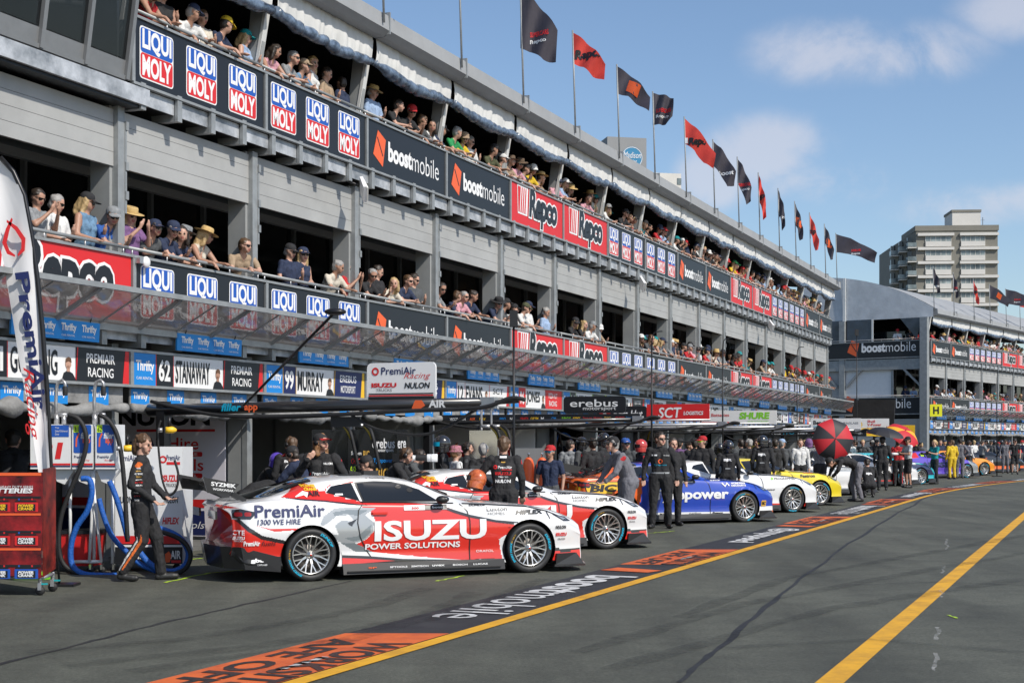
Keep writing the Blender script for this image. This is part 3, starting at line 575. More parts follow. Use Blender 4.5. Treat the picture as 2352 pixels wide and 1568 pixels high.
def body_mesh(step):
    us = np.arange(-1.28, 3.781, step); k = .10 / step
    zc = smooth(tab(us, ZC), k * .7); zs = smooth(tab(us, ZS), k); wm = smooth(tab(us, WM), k); ws = smooth(tab(us, WS), k); zb = smooth(tab(us, ZB), k); gh = np.clip(smooth(tab(us, GH), k), 0, 1)
    cols = []
    for i, u in enumerate(us):
        z0, zt, m_, s_, b_, g_ = zb[i], zc[i], wm[i], ws[i], zs[i], gh[i]
        hz = lambda f: b_ + (zt - b_) * f
        hood = [(s_ * .93, hz(.28)), (s_ * .80, hz(.60)), (s_ * .60, hz(.84)), (s_ * .35, hz(.96)), (0, zt)]
        cab = [(s_ - .05, b_ + .02), (s_ - .05 - .16 * min(1, (zt - b_) / .3), b_ + (zt - b_) * .62), (.60, zt - .045), (.36, zt - .010), (0, zt)]
        up = [(h[0] * (1 - g_) + c[0] * g_, h[1] * (1 - g_) + c[1] * g_) for h, c in zip(hood, cab)]
        lw = m_ - .02
        pts = [(0, z0), (lw - .25, z0), (lw - .03, z0 + .01), (lw, z0 + .05), (m_ - .035, .33 if b_ > .5 else b_ * .7), (m_ - .012, min(.47, b_ * .75)), (m_, min(.60, b_ * .80)), (m_ - .012, min(.72, b_ * .86)), (s_ + .035, b_ - .045), (s_, b_)] + up
        cols.append(pts)
    C_ = np.array(cols)                      # stations x points x (y, z)
    npt = C_.shape[1]
    # resample each section: fine on the side, coarser on top
    seg = [1, 1, 1, 3, 5, 6, 6, 6, 8, 3, 2, 10, 5, 4, 3][:npt - 1]
    kf = max(1, int(round(.03 / step))); seg = [max(1, (q * 3 if 3 <= i <= 11 else q) if kf > 1 else (q + 1) // 2) for i, q in enumerate(seg)]
    out = []
    for a in range(npt - 1):
        p0 = C_[:, max(a - 1, 0)]; p1 = C_[:, a]; p2 = C_[:, a + 1]; p3 = C_[:, min(a + 2, npt - 1)]
        for q in range(seg[a]):
            t = q / seg[a]
            if a < 3 : v = p1 + (p2 - p1) * t
            else: v = .5 * (2 * p1 + (p2 - p0) * t * .6 + (3 * .6 * 0) * t) if False else p1 * (2 * t**3 - 3 * t**2 + 1) + p2 * (-2 * t**3 + 3 * t**2) + (p2 - p0) * .38 * (t**3 - 2 * t**2 + t) + (p3 - p1) * .38 * (t**3 - t**2)
            out.append(v)
    out.append(C_[:, -1]); D_ = np.stack(out, 1); n = D_.shape[1]
    V = []; K = len(us)
    yy = D_[:, :, 0]; zz = D_[:, :, 1]
    uu = np.repeat(us[:, None], n, 1)
    fr = np.clip((uu - 3.05) / .73, 0, 1) ** 2; uu = uu - fr * (.13 * (yy / .95) ** 2 - .05)
    rr = np.clip((-.75 - uu) / .5, 0, 1) ** 1.5; uu = uu + rr * .30 * (yy / .85) ** 2.4
    low = np.clip((.62 - zz) / .4, 0, 1); uu = uu + np.clip((uu - 3.5) / .28, 0, 1) * .03 * low - 0 * low
    uu = np.where(uu < -.75, -.75 + (uu + .75) * .66, uu)
    R_ = np.stack([uu, -yy, zz], 2); L_ = np.stack([uu, yy, zz], 2)[:, 1:-1][:, ::-1]
    A = np.concatenate([R_, L_], 1); m_ = A.shape[1]
    V = A.reshape(-1, 3); idx = np.arange(K * m_).reshape(K, m_)
    a = idx[:-1]; b = idx[1:]; a2 = np.roll(a, -1, 1); b2 = np.roll(b, -1, 1)
    Fq = np.stack([a, b, b2, a2], -1).reshape(-1, 4)
    ce = V[Fq].mean(1)
    keep = np.ones(len(Fq), bool)
    for cxw, rw in ((0, .368), (2.93, .375)):
        keep &= ~((np.hypot(ce[:, 0] - cxw, ce[:, 2] - .325) < rw) & (np.abs(ce[:, 1]) > .60))
        # snap the rim of the opening onto the circle
        d = np.hypot(V[:, 0] - cxw, V[:, 2] - .325); nb = (np.abs(V[:, 1]) > .6) & (np.abs(d - rw) < step * 1.0)
        V[nb, 0] = cxw + (V[nb, 0] - cxw) / d[nb] * rw; V[nb, 2] = .325 + (V[nb, 2] - .325) / d[nb] * rw
    Fk = Fq[keep]; faces = [tuple(int(x) for x in f) for f in Fk]; caps = [tuple(int(x) for x in idx[0][::-1]), tuple(int(x) for x in idx[-1])]
    return V, faces, ce[keep], caps
def pip(P2, poly):
    x, y = P2[:, 0], P2[:, 1]; r = np.zeros(len(P2), bool); n = len(poly)
    for i in range(n):
        x0, y0 = poly[i]; x1, y1 = poly[(i + 1) % n]
        if y0 == y1: continue
        c = ((y0 > y) != (y1 > y)) & (x < (x1 - x0) * (y - y0) / (y1 - y0) + x0); r ^= c
    return r
BODY = {k: body_mesh(k) for k in (.0125, .03)}
BV, BF, _, _c = BODY[.03]
BVH = BVHTree.FromPolygons([Vector(v) for v in BV], BF + _c)
BV1, BF1, _, _c1 = BODY[.0125]
BVHF = BVHTree.FromPolygons([Vector(v) for v in BV1], BF1 + _c1)
def project(mb, sh, m, bvh, ray, ly=1, grid=.09, eps=.0025, maxd=9, sm=True):
    """lay a flat shape onto a surface: ray(u, v) -> (origin, direction)"""
    bm = bmesh.new(); vs = [bm.verts.new((a, b, 0)) for a, b in sh[0]]
    for f in sh[1]:
        try: bm.faces.new([vs[i] for i in f])
        except Exception: pass
    xs = [a for a, b in sh[0]]; ys = [b for a, b in sh[0]]
    for ax, lo, hi in ((0, min(xs), max(xs)), (1, min(ys), max(ys))):
        q = math.ceil(lo / grid) * grid
        while q < hi - 1e-5:
            co = (q, 0, 0) if ax == 0 else (0, q, 0); no = (1, 0, 0) if ax == 0 else (0, 1, 0)
            bmesh.ops.bisect_plane(bm, geom=bm.verts[:] + bm.edges[:] + bm.faces[:], plane_co=co, plane_no=no, dist=1e-6); q += grid
    out = {}; V = []; bm.verts.ensure_lookup_table()
    for v in bm.verts:
        o, d = ray(v.co.x, v.co.y); h = bvh.ray_cast(o, d, maxd)
        if h[0] is None: continue
        nrm = h[1]
        if nrm.dot(d) > 0: nrm = -nrm
        out[v.index] = len(V); V.append(h[0] + nrm * (eps + .0015 * ly) - d * .0015 * ly)
    fs = [tuple(out[v.index] for v in f.verts) for f in bm.faces if all(v.index in out for v in f.verts)]
    bm.free()
    if fs: mb.add(V, fs, m, sm)
SR = lambda u, v: (Vector((u, -2, v)), Vector((0, 1, 0)))
SL = lambda u, v: (Vector((-u, 2, v)), Vector((0, -1, 0)))            # left side is read with u running backwards
TOP = lambda u, v: (Vector((u, v, 3)), Vector((0, 0, -1)))
GLS = mat('car_glass', (.012, .014, .016), .03, spec=.7); CPT = {}
def paint(n, c, met=0.): return mat('car_paint_' + n, c, .32, met, coat=1.)
CW = paint('white', (.74, .74, .74)); CR = paint('red', (.66, .022, .012)); CK = paint('black', (.012, .012, .014)); CB = paint('blue', (.012, .055, .42)); CO = paint('orange', (.78, .13, .02)); CY = paint('yellow', (.72, .56, .01)); CP = paint('purple', (.12, .07, .5)); CA = paint('amber', (.8, .28, .01)); CG = paint('silver', (.36, .38, .39), .3); CG2 = paint('steel_grey', (.2, .23, .245), .2); CT = paint('teal', (.01, .42, .5)); CN = paint('navy', (.01, .018, .07))
TYR = mat('tyre_rubber', (.018, .018, .019), .55, var=.25, scale=9); RIM = mat('machined_alloy', (.56, .55, .53), .28, .85); DSC = mat('brake_iron', (.12, .11, .105), .4, .8); LMP = mat('smoked_lamp', (.02, .018, .018), .1, coat=1.); LNS = mat('lamp_lens', (.3, .33, .36), .08, .2, coat=1.); SKD = mat('matt_black_plastic', (.014, .014, .015), .45)
def wheel_meshes():
    r = .325; t = MB()
    t.lathe([(.235, -.02), (.242, -.125), (.262, -.142), (.30, -.145), (.318, -.130), (.3245, -.09), (.325, 0), (.3245, .09), (.318, .130), (.30, .142), (.242, .13), (.235, .02)], TYR, ax='y', n=64)
    tl = MB()
    def arc(sh, rr, a0, m):
        tl.add([(-(rr + v) * math.sin(a0 + u / rr) * -1 if False else (rr + v) * math.cos(a0 - u / rr), -.1475 + .0 * v, (rr + v) * math.sin(a0 - u / rr)) for u, v in sh[0]], sh[1], m)
    arc(text('DUNLOP', 0, 0, .034, .21, off=.05, shear=.2), .262, R(75), CYN); arc(text('SPORT MAXX', 0, 0, .028, .26, off=.05, shear=.2), .264, R(255), CYN); arc(text('RF 558 31', 0, 0, .014, .12), .268, R(200), YEL)
    d = MB(); d.lathe([(.235, -.11), (.238, -.135), (.228, -.138), (.216, -.12), (.214, .05), (.236, .12)], RIM, ax='y', n=48)
    K = 10
    for k in range(K):
        a = 2 * math.pi * k / K
        def pt(rr, da, y): return (rr * math.cos(a + da), y, rr * math.sin(a + da))
        d.bar(pt(.035, 0, -.075), pt(.115, 0, -.10), .026, .022, RIM, up=(0, 1, 0)); d.bar(pt(.108, .0, -.10), pt(.224, .155, -.128), .014, .018, RIM, up=(0, 1, 0)); d.bar(pt(.108, .0, -.10), pt(.224, -.155, -.128), .014, .018, RIM, up=(0, 1, 0))
    d.lathe([(.0, -.125), (.022, -.125), (.026, -.105), (.048, -.10), (.052, -.06)], RIM, ax='y', n=20); d.lathe([(0, -.13), (.012, -.13), (.013, -.122)], CR, ax='y', n=12)
    for k in range(20): a = 2 * math.pi * k / 20; d.ball((.228 * math.cos(a), -.138, .228 * math.sin(a)), .003, MTB, 6)
    b = MB(); b.lathe([(.0, -.04), (.19, -.04), (.19, -.01), (0, -.01)], DSC, ax='y', n=40); b.box(-.2, -.1, -.09, .02, -.09, .09, MTB); b.lathe([(0, .0), (.235, .0)], SKD, ax='y', n=24)
    return t.mesh('tyre'), tl.mesh('tyre_lettering'), d.mesh('rim'), b.mesh('brake')
TY, TYL, RI, BR = wheel_meshes()
QW = [(.245, 1.075), (.33, 1.15), (.46, 1.178), (.605, 1.198), (.665, .965)]; DW = [(.645, 1.198), (.9, 1.212), (1.12, 1.205), (1.32, 1.165), (1.5, 1.10), (1.66, .99), (1.72, .945), (.81, .952), (.70, .96)]
WSCR = [(1.42, -.50), (1.40, 0), (1.42, .50), (1.9, .70), (2.14, .62), (2.2, 0), (2.14, -.62), (1.9, -.70)]
BKW = [(.12, -.50), (.18, 0), (.12, .50), (-.45, .62), (-.66, .5), (-.72, 0), (-.66, -.5), (-.45, -.62)]
def make_car(A, rot, regions, base, decals, label, fine=False, roof=None, wing=CK, num=0, top=None, tail=None, group='racing cars parked at an angle along the pit lane'):
    rt = empty('race_car', A, rot, label, 'race car', group)
    V, Fc, ce, caps = BODY[.0125 if fine else .03]; bvh = BVHF if fine else BVH
    me = bpy.data.meshes.new('body'); me.from_pydata(V.tolist(), [], Fc + caps)
    ml = [base, SKD]; mi = np.zeros(len(Fc), int); side = (np.abs(ce[:, 1]) > .38) | ((ce[:, 0] < -.97) & (ce[:, 2] < .93)) | ((ce[:, 0] > 3.55) & (ce[:, 2] < .6))
    uv = ce[:, (0, 2)]
    for poly, m in regions:
        if m not in ml: ml.append(m)
        mi[pip(uv, poly) & side] = ml.index(m)
    if top:
        for poly, m in top:
            if m not in ml: ml.append(m)
            mi[pip(ce[:, (0, 1)], poly) & (ce[:, 2] > .7) & (np.abs(ce[:, 1]) < .86)] = ml.index(m)
    mi[ce[:, 2] < .155] = 1
    for m in ml: me.materials.append(m)
    me.polygons.foreach_set('material_index', mi.tolist() + [ml.index(tail) if tail in ml else 0, 0]); me.polygons.foreach_set('use_smooth', [True] * len(Fc) + [False, False]); me.update()
    bm = bmesh.new(); bm.from_mesh(me); bmesh.ops.recalc_face_normals(bm, faces=bm.faces[:]); bm.to_mesh(me); bm.free()
    bo = inst(me, 'body', rt)
    for cxw in (0, 2.93):
        for sg in (-1, 1):
            lin = MB(); n = 20; r = .367; arc_ = [(cxw + r * math.cos(R(-20 + 220 * i / n)), .325 + r * math.sin(R(-20 + 220 * i / n))) for i in range(n + 1)]
            vs = [(a, sg * .955, b) for a, b in arc_] + [(a, sg * .6, b) for a, b in arc_]
            lin.add(vs, [(i, i + 1, n + 2 + i, n + 1 + i) for i in range(n)], SKD, True); lin.add([(a, sg * .6, b) for a, b in arc_], [tuple(range(n + 1))], SKD); lin.build('arch_liner', rt)
    # glass
    for sh, nm, ray in ((QW, 'quarter_window', SR), (DW, 'door_window', SR)):
        m = MB(); project(m, (sh, [tuple(range(len(sh)))]), SKD, bvh, ray, 0, .07); m.ml[0] = SKD
        cxq = sum(p[0] for p in sh) / len(sh); cyq = sum(p[1] for p in sh) / len(sh); inn = [(cxq + (a - cxq) * .95, cyq + (b - cyq) * .90) for a, b in sh]
        f = m.build('window_surround', rt) if m.v else None
        m = MB(); project(m, (inn, [tuple(range(len(inn)))]), GLS, bvh, ray, 1.5, .07)
        if m.v: m.build(nm, rt)
        m = MB(); project(m, ([(-a, b) for a, b in sh], [tuple(range(len(sh)))]), GLS, bvh, SL, 1, .07)
        if m.v: m.build(nm, rt)
    for sh, nm in ((WSCR, 'windscreen'), (BKW, 'rear_window')):
        m = MB(); project(m, (sh, [tuple(range(len(sh)))]), GLS, bvh, TOP, 1, .07)
        if m.v: m.build(nm, rt)
    # panel gaps
    m = MB()
    for pts in ([(.69, .95), (.62, .86), (.60, .70), (.63, .53), (.72, .36), (.82, .22)], [(1.98, .91), (2.07, .82), (2.10, .70), (2.105, .2)], [(2.02, .915), (2.4, .895), (2.9, .865), (3.2, .80), (3.42, .72)], [(3.2, .80), (3.22, .70)], [(.66, .955), (1.3, .938), (1.9, .92)]):
        project(m, strip(pts, .013), SKD, bvh, SR, 1.5, .09)
    m.build('panel_gap', bo)
    m = MB(); project(m, rect(2.62, .60, 2.66, .605), SKD, bvh, SR, 2, .06)
    for pts in ([(2.3, -.35), (3.3, -.42)], [(2.3, .35), (3.3, .42)], [(3.42, -.6), (3.5, 0), (3.42, .6)], [(2.22, -.72), (2.28, 0), (2.22, .72)]): project(m, strip(pts, .010), SKD, bvh, TOP, 1, .08)
    for sx_, sy_ in ((3.3, -.5), (3.3, .5)): project(m, disc(sx_, sy_, .022, 10), MTB, bvh, TOP, 2, .06)
    project(m, rect(2.55, -.28, 2.85, -.10, .02), SKD, bvh, TOP, 1, .08); project(m, rect(2.55, .10, 2.85, .28, .02), SKD, bvh, TOP, 1, .08); project(m, rect(.55, -.35, .85, -.1), SKD, bvh, TOP, 1, .08)
    m.build('panel_detail', bo)
    m = MB(); m.bar((2.02, -.30, 1.02), (1.72, .10, 1.15), .015, .02, SKD); m.build('wiper', rt);
    m = MB(); m.box(.95, 1.15, -.06, .06, 1.27, 1.33, SKD); m.build('roof_camera_pod', rt)
    # skirts, splitter, diffuser
    m = MB(); m.hexa([(.40, -1.0, .07), (2.56, -1.0, .07), (2.56, -.8, .07), (.40, -.8, .07), (.40, -.965, .20), (2.56, -.975, .20), (2.56, -.8, .20), (.40, -.8, .20)], SKD); m.box(.45, 2.5, -1.02, -1.0, .10, .115, CARB)
    for a, b in zip([(.40, .98, .07)], [(2.56, .98, .2)]): m.box(a[0], b[0], .8, .98, a[2], b[2], SKD)
    m.build('side_skirt', rt)
    m = MB(); o_ = [(3.28, -.97), (3.5, -.99), (3.74, -.94), (3.88, -.6), (3.93, 0), (3.88, .6), (3.74, .94), (3.5, .99), (3.28, .97)]
    m.add([(a, b, .07) for a, b in o_] + [(a, b, .10) for a, b in o_], [tuple(range(9)), tuple(range(9, 18))] + [(i, (i + 1) % 9, 9 + (i + 1) % 9, 9 + i) for i in range(9)], CARB)
    m.hexa([(3.30, -.965, .10), (3.74, -.90, .10), (3.70, -.8, .10), (3.30, -.8, .10), (3.32, -.962, .24), (3.64, -.88, .24), (3.62, -.8, .24), (3.32, -.8, .24)], SKD)
    m.box(3.50, 3.80, -.55, .55, .16, .34, SKD); m.box(3.60, 3.77, -.5, .5, .42, .50, SKD); m.build('front_splitter', rt)
    m = MB(); o_ = [(-.38, -.97), (-.80, -.90), (-1.0, -.62), (-1.08, 0), (-1.0, .62), (-.80, .90), (-.38, .97)]; m.add([(a, b, .17 if i not in (0, 6) else .13) for i, (a, b) in enumerate(o_)] + [(a - .05 * (i not in (0, 6)), b, .44 if i not in (0, 6) else .31) for i, (a, b) in enumerate(o_)], [tuple(range(7)), tuple(range(7, 14))] + [(i, (i + 1) % 7, 7 + (i + 1) % 7, 7 + i) for i in range(7)], CARB)
    m.build('rear_diffuser', rt)
    # lights
    m = MB(); project(m, ([(-.93, .885), (-.85, .90), (-.66, .855), (-.74, .775), (-.86, .78), (-.93, .79)], [(0, 1, 2, 3, 4, 5)]), LMP, bvh, SR, 2, .05)
    for q in (-.91, -.81): project(m, rect(q, .81, q + .08, .86, .02), DRD, bvh, SR, 3, .05)
    m.box(-1.125, -1.10, -.72, -.3, .77, .87, LMP); m.box(-1.125, -1.10, .3, .72, .77, .87, LMP); m.build('taillight', rt)
    m = MB(); project(m, ([(3.28, .76), (3.50, .715), (3.60, .655), (3.46, .66)], [(0, 1, 2, 3)]), LMP, bvh, SR, 2, .05); project(m, ([(3.36, .732), (3.49, .70), (3.55, .668), (3.45, .675)], [(0, 1, 2, 3)]), LNS, bvh, SR, 3, .05); m.build('headlight', rt)
    # mirror
    m = MB(); m.ball((1.70, -.98, .975), .085, SKD, 14, (1.0, .75, .62)); m.bar((1.72, -.85, .93), (1.71, -.95, .95), .05, .03, SKD); m.ball((1.735, -.985, .98), .078, wing if wing is not CK else CK, 12, (.75, .72, .55)); m.build('wing_mirror', rt)
    m = MB(); m.ball((1.70, .98, .975), .085, SKD, 12, (1.0, .75, .62)); m.build('wing_mirror', rt)
    m = MB(); m.hexa([(.78, -.905, .80), (1.0, -.90, .80), (1.0, -.90, .83), (.78, -.905, .83), (.80, -.93, .80), (.98, -.93, .80), (.98, -.93, .83), (.80, -.93, .83)], base if not regions else regions[0][1]); m.build('door_handle', rt)
    m = MB(); m.tube([(.5, .0, 1.28), (.45, 0, 1.36)], .006, SKD, 5); m.tube([(.9, .2, 1.28), (.87, .2, 1.38)], .005, SKD, 5); m.build('antenna', rt)
    # wing
    m = MB(); ep = [(-1.30, 1.29), (-.86, 1.20), (-.965, 1.07), (-1.245, 1.10)]
    for sg in (-1, 1): m.prism(ep, sg * .84 - .008, sg * .84 + .008, wing)
    m.add([(-1.24, -.84, 1.24), (-1.1, -.84, 1.225), (-.95, -.84, 1.18), (-.95, .84, 1.18), (-1.1, .84, 1.225), (-1.24, .84, 1.24), (-1.1, -.84, 1.20), (-1.1, .84, 1.20)], [(0, 1, 4, 5), (1, 2, 3, 4), (0, 5, 7, 6), (6, 7, 3, 2)], CARB)
    for sg in (-1, 1): m.bar((-1.08, sg * .42, 1.20), (-.72, sg * .42, .985), .03, .07, SKD); m.bar((-1.02, sg * .75, 1.12), (-.74, sg * .66, .99), .015, .05, SKD)
    m.build('rear_wing', rt)
    if fine:
        m = MB(); nm_ = [(T('SYZMIK', -1.20, 1.185, .05, .30, .03), WHT), (T('WORKWEAR', -1.18, 1.135, .028, .25, .02), WHT)]
        for sh, mm in nm_: m.shape(sh, mm, lambda u, v: (u, -.852, v - (u + 1.2) * .12))
        m.build('lettering', rt)
        m = MB()
        for i, (t_, c_) in enumerate((('SP', ORG), ('SPTOOLS', WHT), ('SIMTECH', WHT), ('uvex', WHT), ('BOSCH', WHT), ('LUCAS', WHT))): m.shape(T(t_, .72 + .28 * i, .135, .022, .05 + .03 * min(len(t_), 6), .03), c_, lambda u, v: (u, -.992 - (v - .2) * .1 * 0 - .003, v))
        for sh, mm in ((T('gbb', -.74, .24, .06, .17, .05), WHT), (T('GIPPSLAND', -.66, .215, .016, .12, .02), WHT)): project(m, sh, mm, bvh, SR, 3, .06)
        m.build('lettering', rt)
        m = MB(); project(m, (disc(0, 0, .028, 12)[0], disc(0, 0, .028, 12)[1]), SKD, bvh, lambda u, v: (Vector((1.22 + u * 1.5, -2, 1.135 + v)), Vector((0, 1, 0))), 3, .2); project(m, disc(0, 0, .028, 12), SKD, bvh, lambda u, v: (Vector((1.37 + u * 1.5, -2, 1.09 + v)), Vector((0, 1, 0))), 3, .2); project(m, rect(.36, 1.04, .46, 1.06), WHT, bvh, SR, 3, .2)
        if m.v: m.build('window_vent', rt)
    if decals:
        m = MB()
        for d in decals: 
            sh, mm, ly = d[:3]; project(m, sh, mm, bvh, d[3] if len(d) > 3 else SR, ly, .08 if not fine else .06)
        if m.v: m.build('lettering', bo)
    for (x, sg, a) in ((0, -1, 10), (2.93, -1, 35), (0, 1, 50), (2.93, 1, 80)):
        w_ = empty('wheel'); w_.parent = rt; w_.location = (x, sg * .825, .325); w_.rotation_euler = (0, R(a + num * 37), 0 if sg < 0 else math.pi)
        for q, nm in ((TY, 'tyre'), (TYL, 'tyre_lettering'), (RI, 'rim'), (BR, 'brake')):
            if sg > 0 and nm in ('tyre_lettering',): continue
            inst(q, nm, w_)
    return rt
T = text
def tx(s, x, y, h, w_, m, off=.02, shear=0., ly=3): return (T(s, x, y, h, w_, off, shear), m, ly)
AIRREG = [([(.60, .955), (1.30, .935), (1.75, .90), (2.1, .745), (2.45, .675), (2.78, .625), (2.50, .45), (2.56, .14), (2.1, .17), (.8, .33), (.50, .40), (.72, .50), (.82, .60), (.84, .70), (.80, .82), (.70, .87)], CR),
    ([(-.33, 1.03), (-.05, 1.185), (.10, 1.2), (.60, 1.235), (.64, 1.195), (.34, 1.17), (.22, 1.09), (.40, 1.03), (.68, .965), (1.2, .94), (.9, .90), (.6, .935), (.2, .985), (-.1, 1.01)], CR),
    ([(-.35, 1.03), (-.1, 1.012), (.2, .987), (.6, .937), (.9, .905), (.6, .915), (.2, .968), (-.1, .993)], CK),
    ([(.20, 1.085), (.33, 1.178), (.62, 1.212), (.9, 1.228), (1.2, 1.215), (1.2, 1.23), (.9, 1.243), (.4, 1.225), (.0, 1.205)], CW),
    ([(-1.4, .80), (-.86, .77), (-.75, .66), (-.6, .555), (-.33, .50), (-.30, .05), (-1.4, .05)], CR),
    ([(-1.4, 1.0), (-1.1, .955), (-.86, .91), (-1.0, .90), (-1.14, .88), (-1.14, .80), (-1.4, .80)], CR),
    ([(-.87, .785), (-.76, .68), (-.6, .575), (-.3, .505), (-.3, .46), (-.6, .525), (-.78, .63), (-.9, .76)], CK),
    ([(-.68, .70), (-.5, .655), (-.2, .655), (.02, .69), (-.1, .64), (-.45, .622)], CR),
    ([(.10, .66), (.16, .79), (.30, .885), (.48, .90), (.86, .885), (.70, .80), (.82, .70), (.80, .58), (.70, .49), (.56, .455), (.75, .37), (.40, .45), (.22, .58), (.35, .56), (.3, .68), (.40, .74), (.56, .72), (.50, .80), (.34, .80), (.2, .70)], CG),
    ([(.28, .84), (.48, .868), (.74, .855), (.60, .79), (.44, .82), (.3, .79)], CG2), ([(.78, .68), (.77, .58), (.68, .505), (.54, .475), (.42, .52), (.6, .54), (.70, .62)], CG2), ([(.38, .46), (.56, .455), (.82, .33), (.6, .33)], CG2),
    ([(.46, .70), (.60, .76), (.52, .66)], CK),
    ([(-1.4, .47), (-.86, .43), (-.74, .33), (-.33, .31), (-.33, 0), (-1.4, 0)], SKD),
    ([(3.28, .30), (3.42, .27), (3.75, .27), (3.75, .12), (3.28, .12)], CR), ([(3.26, .34), (3.42, .29), (3.75, .30), (3.75, .265), (3.42, .255), (3.28, .28)], CK)]
def aird(dr):
    return [(pg((.39, .355), (.80, .335), (1.5, .245), (2.1, .19), (1.2, .225), (.75, .27), (.40, .29)), CW, 1), (pg((.40, .31), (.75, .285), (1.2, .235), (2.3, .185), (2.5, .16), (.40, .16)), CK, 2), (pg((.40, .275), (.8, .245), (1.1, .215), (.4, .19)), CR, 3),
        (pg((1.70, .905), (1.9, .838), (2.1, .775), (2.45, .70), (2.80, .665), (2.74, .635), (2.45, .672), (2.1, .742), (1.9, .80), (1.72, .87)), CK, 1), tx('PremiAir', -.69, .79, .155, .87, NAV, .018), tx('1300 WE HIRE', -.66, .705, .065, .53, NAV, .01, .1), tx('ISUZU', .82, .465, .255, 1.50, WHT, .03), tx('POWER SOLUTIONS', .70, .365, .075, 1.27, WHT, .025),
        tx('AIR', .0, 1.035, .06, .16, BLK, .02), (strip([(-.16, 1.03), (-.05, 1.075), (.0, 1.05)], [.01, .05, .07]), WHT, 2), tx('POWER', -.04, 1.14, .035, .17, YEL, .05), tx('CRANK', -.03, 1.10, .035, .17, YEL, .05),
        tx('+ ' + dr, .80, 1.232, .022, .26, BLK, 0), tx('Luxton', 2.34, .815, .055, .28, BLK, 0), tx('HOMES', 2.35, .765, .035, .23, BLK, -.01), tx('HIFLEX', 2.73, .765, .055, .42, BLK, .05, .25), tx('DUNLOP', 2.10, .88, .022, .24, BLK, .04, .2),
        tx('CTE', -.93, .585, .06, .12, WHT, .02), tx('ISUZU', -.93, .53, .04, .12, WHT, .05), tx('TRUCKS', -.92, .505, .02, .09, WHT, .02), tx('PremiAir', -.82, .455, .06, .19, WHT, .04), tx('fuels', -.61, .455, .055, .17, BLK, 0, .2),
        (rect(1.22, .845, 1.50, .905), WHT, 2), (rect(1.50, .845, 1.80, .905), BLK, 2), tx('boost', 1.60, .865, .025, .16, WHT, .03), tx('500', 1.32, .855, .03, .10, RED, .04), tx('ORAFOL', 2.19, .29, .03, .24, WHT, .0), (rect(2.18, .165, 2.44, .205), BLK, 2), tx('Repco', 2.22, .168, .034, .18, WHT, .05, .2),
        tx('NULON', 3.30, .565, .045, .17, BLK, .04, .2), tx('ISUZU', 3.31, .47, .045, .17, RED, .05), tx('TRUCKS', 3.34, .42, .022, .12, BLK, .02), (rect(.72, .92, .74, .94), CR, 2)]
def car_at(fx, fy, ang=23.2):
    """origin (rear axle centre on the ground) from the photo pixel where the near front tyre meets the road"""
    g_ = G(fx, fy); h = Vector((math.cos(R(ang)), math.sin(R(ang)), 0)); l = Vector((-h.y, h.x, 0)); return g_ - h * 2.93 + l * .965, R(ang)
A1, a1 = Vector((-2.455, 17.4, 0)) + Vector((-.394, .919, 0)) * .965, R(23.2)
make_car(A1, a1, AIRREG, CW, aird('Golding'), 'red and white race car with grey swirl and big white door lettering, nearest the camera', True, tail=CR)
A2, a2 = car_at(1395, 1261); make_car(A2, a2, AIRREG, CW, aird('Stanaway'), 'red and white race car half hidden behind the nearest one', True, num=1, tail=CR)
A3, a3 = car_at(1712, 1199)
make_car(A3, a3, [([(-1.4, 1.4), (.1, 1.4), (.15, 1.05), (.5, .95), (.35, .1), (-1.4, .1)], CO), ([(-.1, 1.17), (.2, .98), (.35, .95), (.05, 1.2)], CY), ([(.25, .25), (3.0, .25), (3.8, .34), (3.8, .15), (.25, .15)], CW), ([(3.4, .2), (3.8, .2), (3.8, .1), (3.4, .1)], CO), ([(.3, .155), (2.6, .155), (2.6, .12), (.3, .12)], CO)], CB,
    [(rect(-.82, .64, .02, .90, .12), BLK, 1), (rect(-.805, .655, .005, .885, .11), YEL, 2), tx('BIC', -.74, .69, .15, .62, BLK, .05, .15), (disc(-.92, .86, .06, 12), SKD, 2), (rect(-.95, .66, -.89, .80, .02), YEL, 2), tx('Tyrepower', .72, .45, .27, 1.80, WHT, .035), tx('WORKWEAR', 2.6, .81, .04, .36, WHT, .04), tx('DISCOUNTS', 2.6, .765, .035, .36, WHT, .04), (strip([(2.38, .84), (2.45, .77), (2.5, .84), (2.55, .78)], .03), WHT, 3), tx('DUNLOP', 2.12, .88, .022, .24, WHT, .04),
     tx('MARINA', .9, .19, .045, .3, BLK, .02), tx('natiive', 1.6, .19, .045, .28, BLK, 0), tx('Repco', 2.15, .19, .045, .25, BLK, .05, .2), (rect(1.22, .845, 1.45, .905), WHT, 2), (rect(1.45, .845, 1.75, .905), BLK, 2), tx('boost', 1.5, .86, .03, .2, WHT, .03), (rect(3.36, .33, 3.5, .46, .02), GLD, 2), tx('BIC', 3.38, .36, .07, .10, BLK, .05)],
    'blue race car with orange tail and white lettering behind the tall man in black', False, num=2, tail=CO, top=[([(-1.3, -1), (.2, -1), (.2, 1), (-1.3, 1)], CO), ([(.25, -.9), (.5, -.9), (.5, .9), (.25, .9)], CK)])
A4, a4 = car_at(1822, 1177)
make_car(A4, a4, [([(.4, .22), (3.8, .24), (3.8, .19), (.4, .17)], CR), ([(1.8, .93), (2.3, .89), (2.1, .94), (1.6, 1.1)], CK)], CW, [tx('PROGRAMMED', 2.42, .80, .055, .62, BLK, 0), tx('UNIT', 3.42, .13, .06, .16, BLK, .04), (disc(2.36, .83, .035, 8), GRN, 2), tx('DUNLOP', 2.2, .55, .03, .22, BLK, .05)],
    'white race car with a thin red sill line and open door, beyond the blue one', False, num=3)
A5, a5 = car_at(1885, 1161)
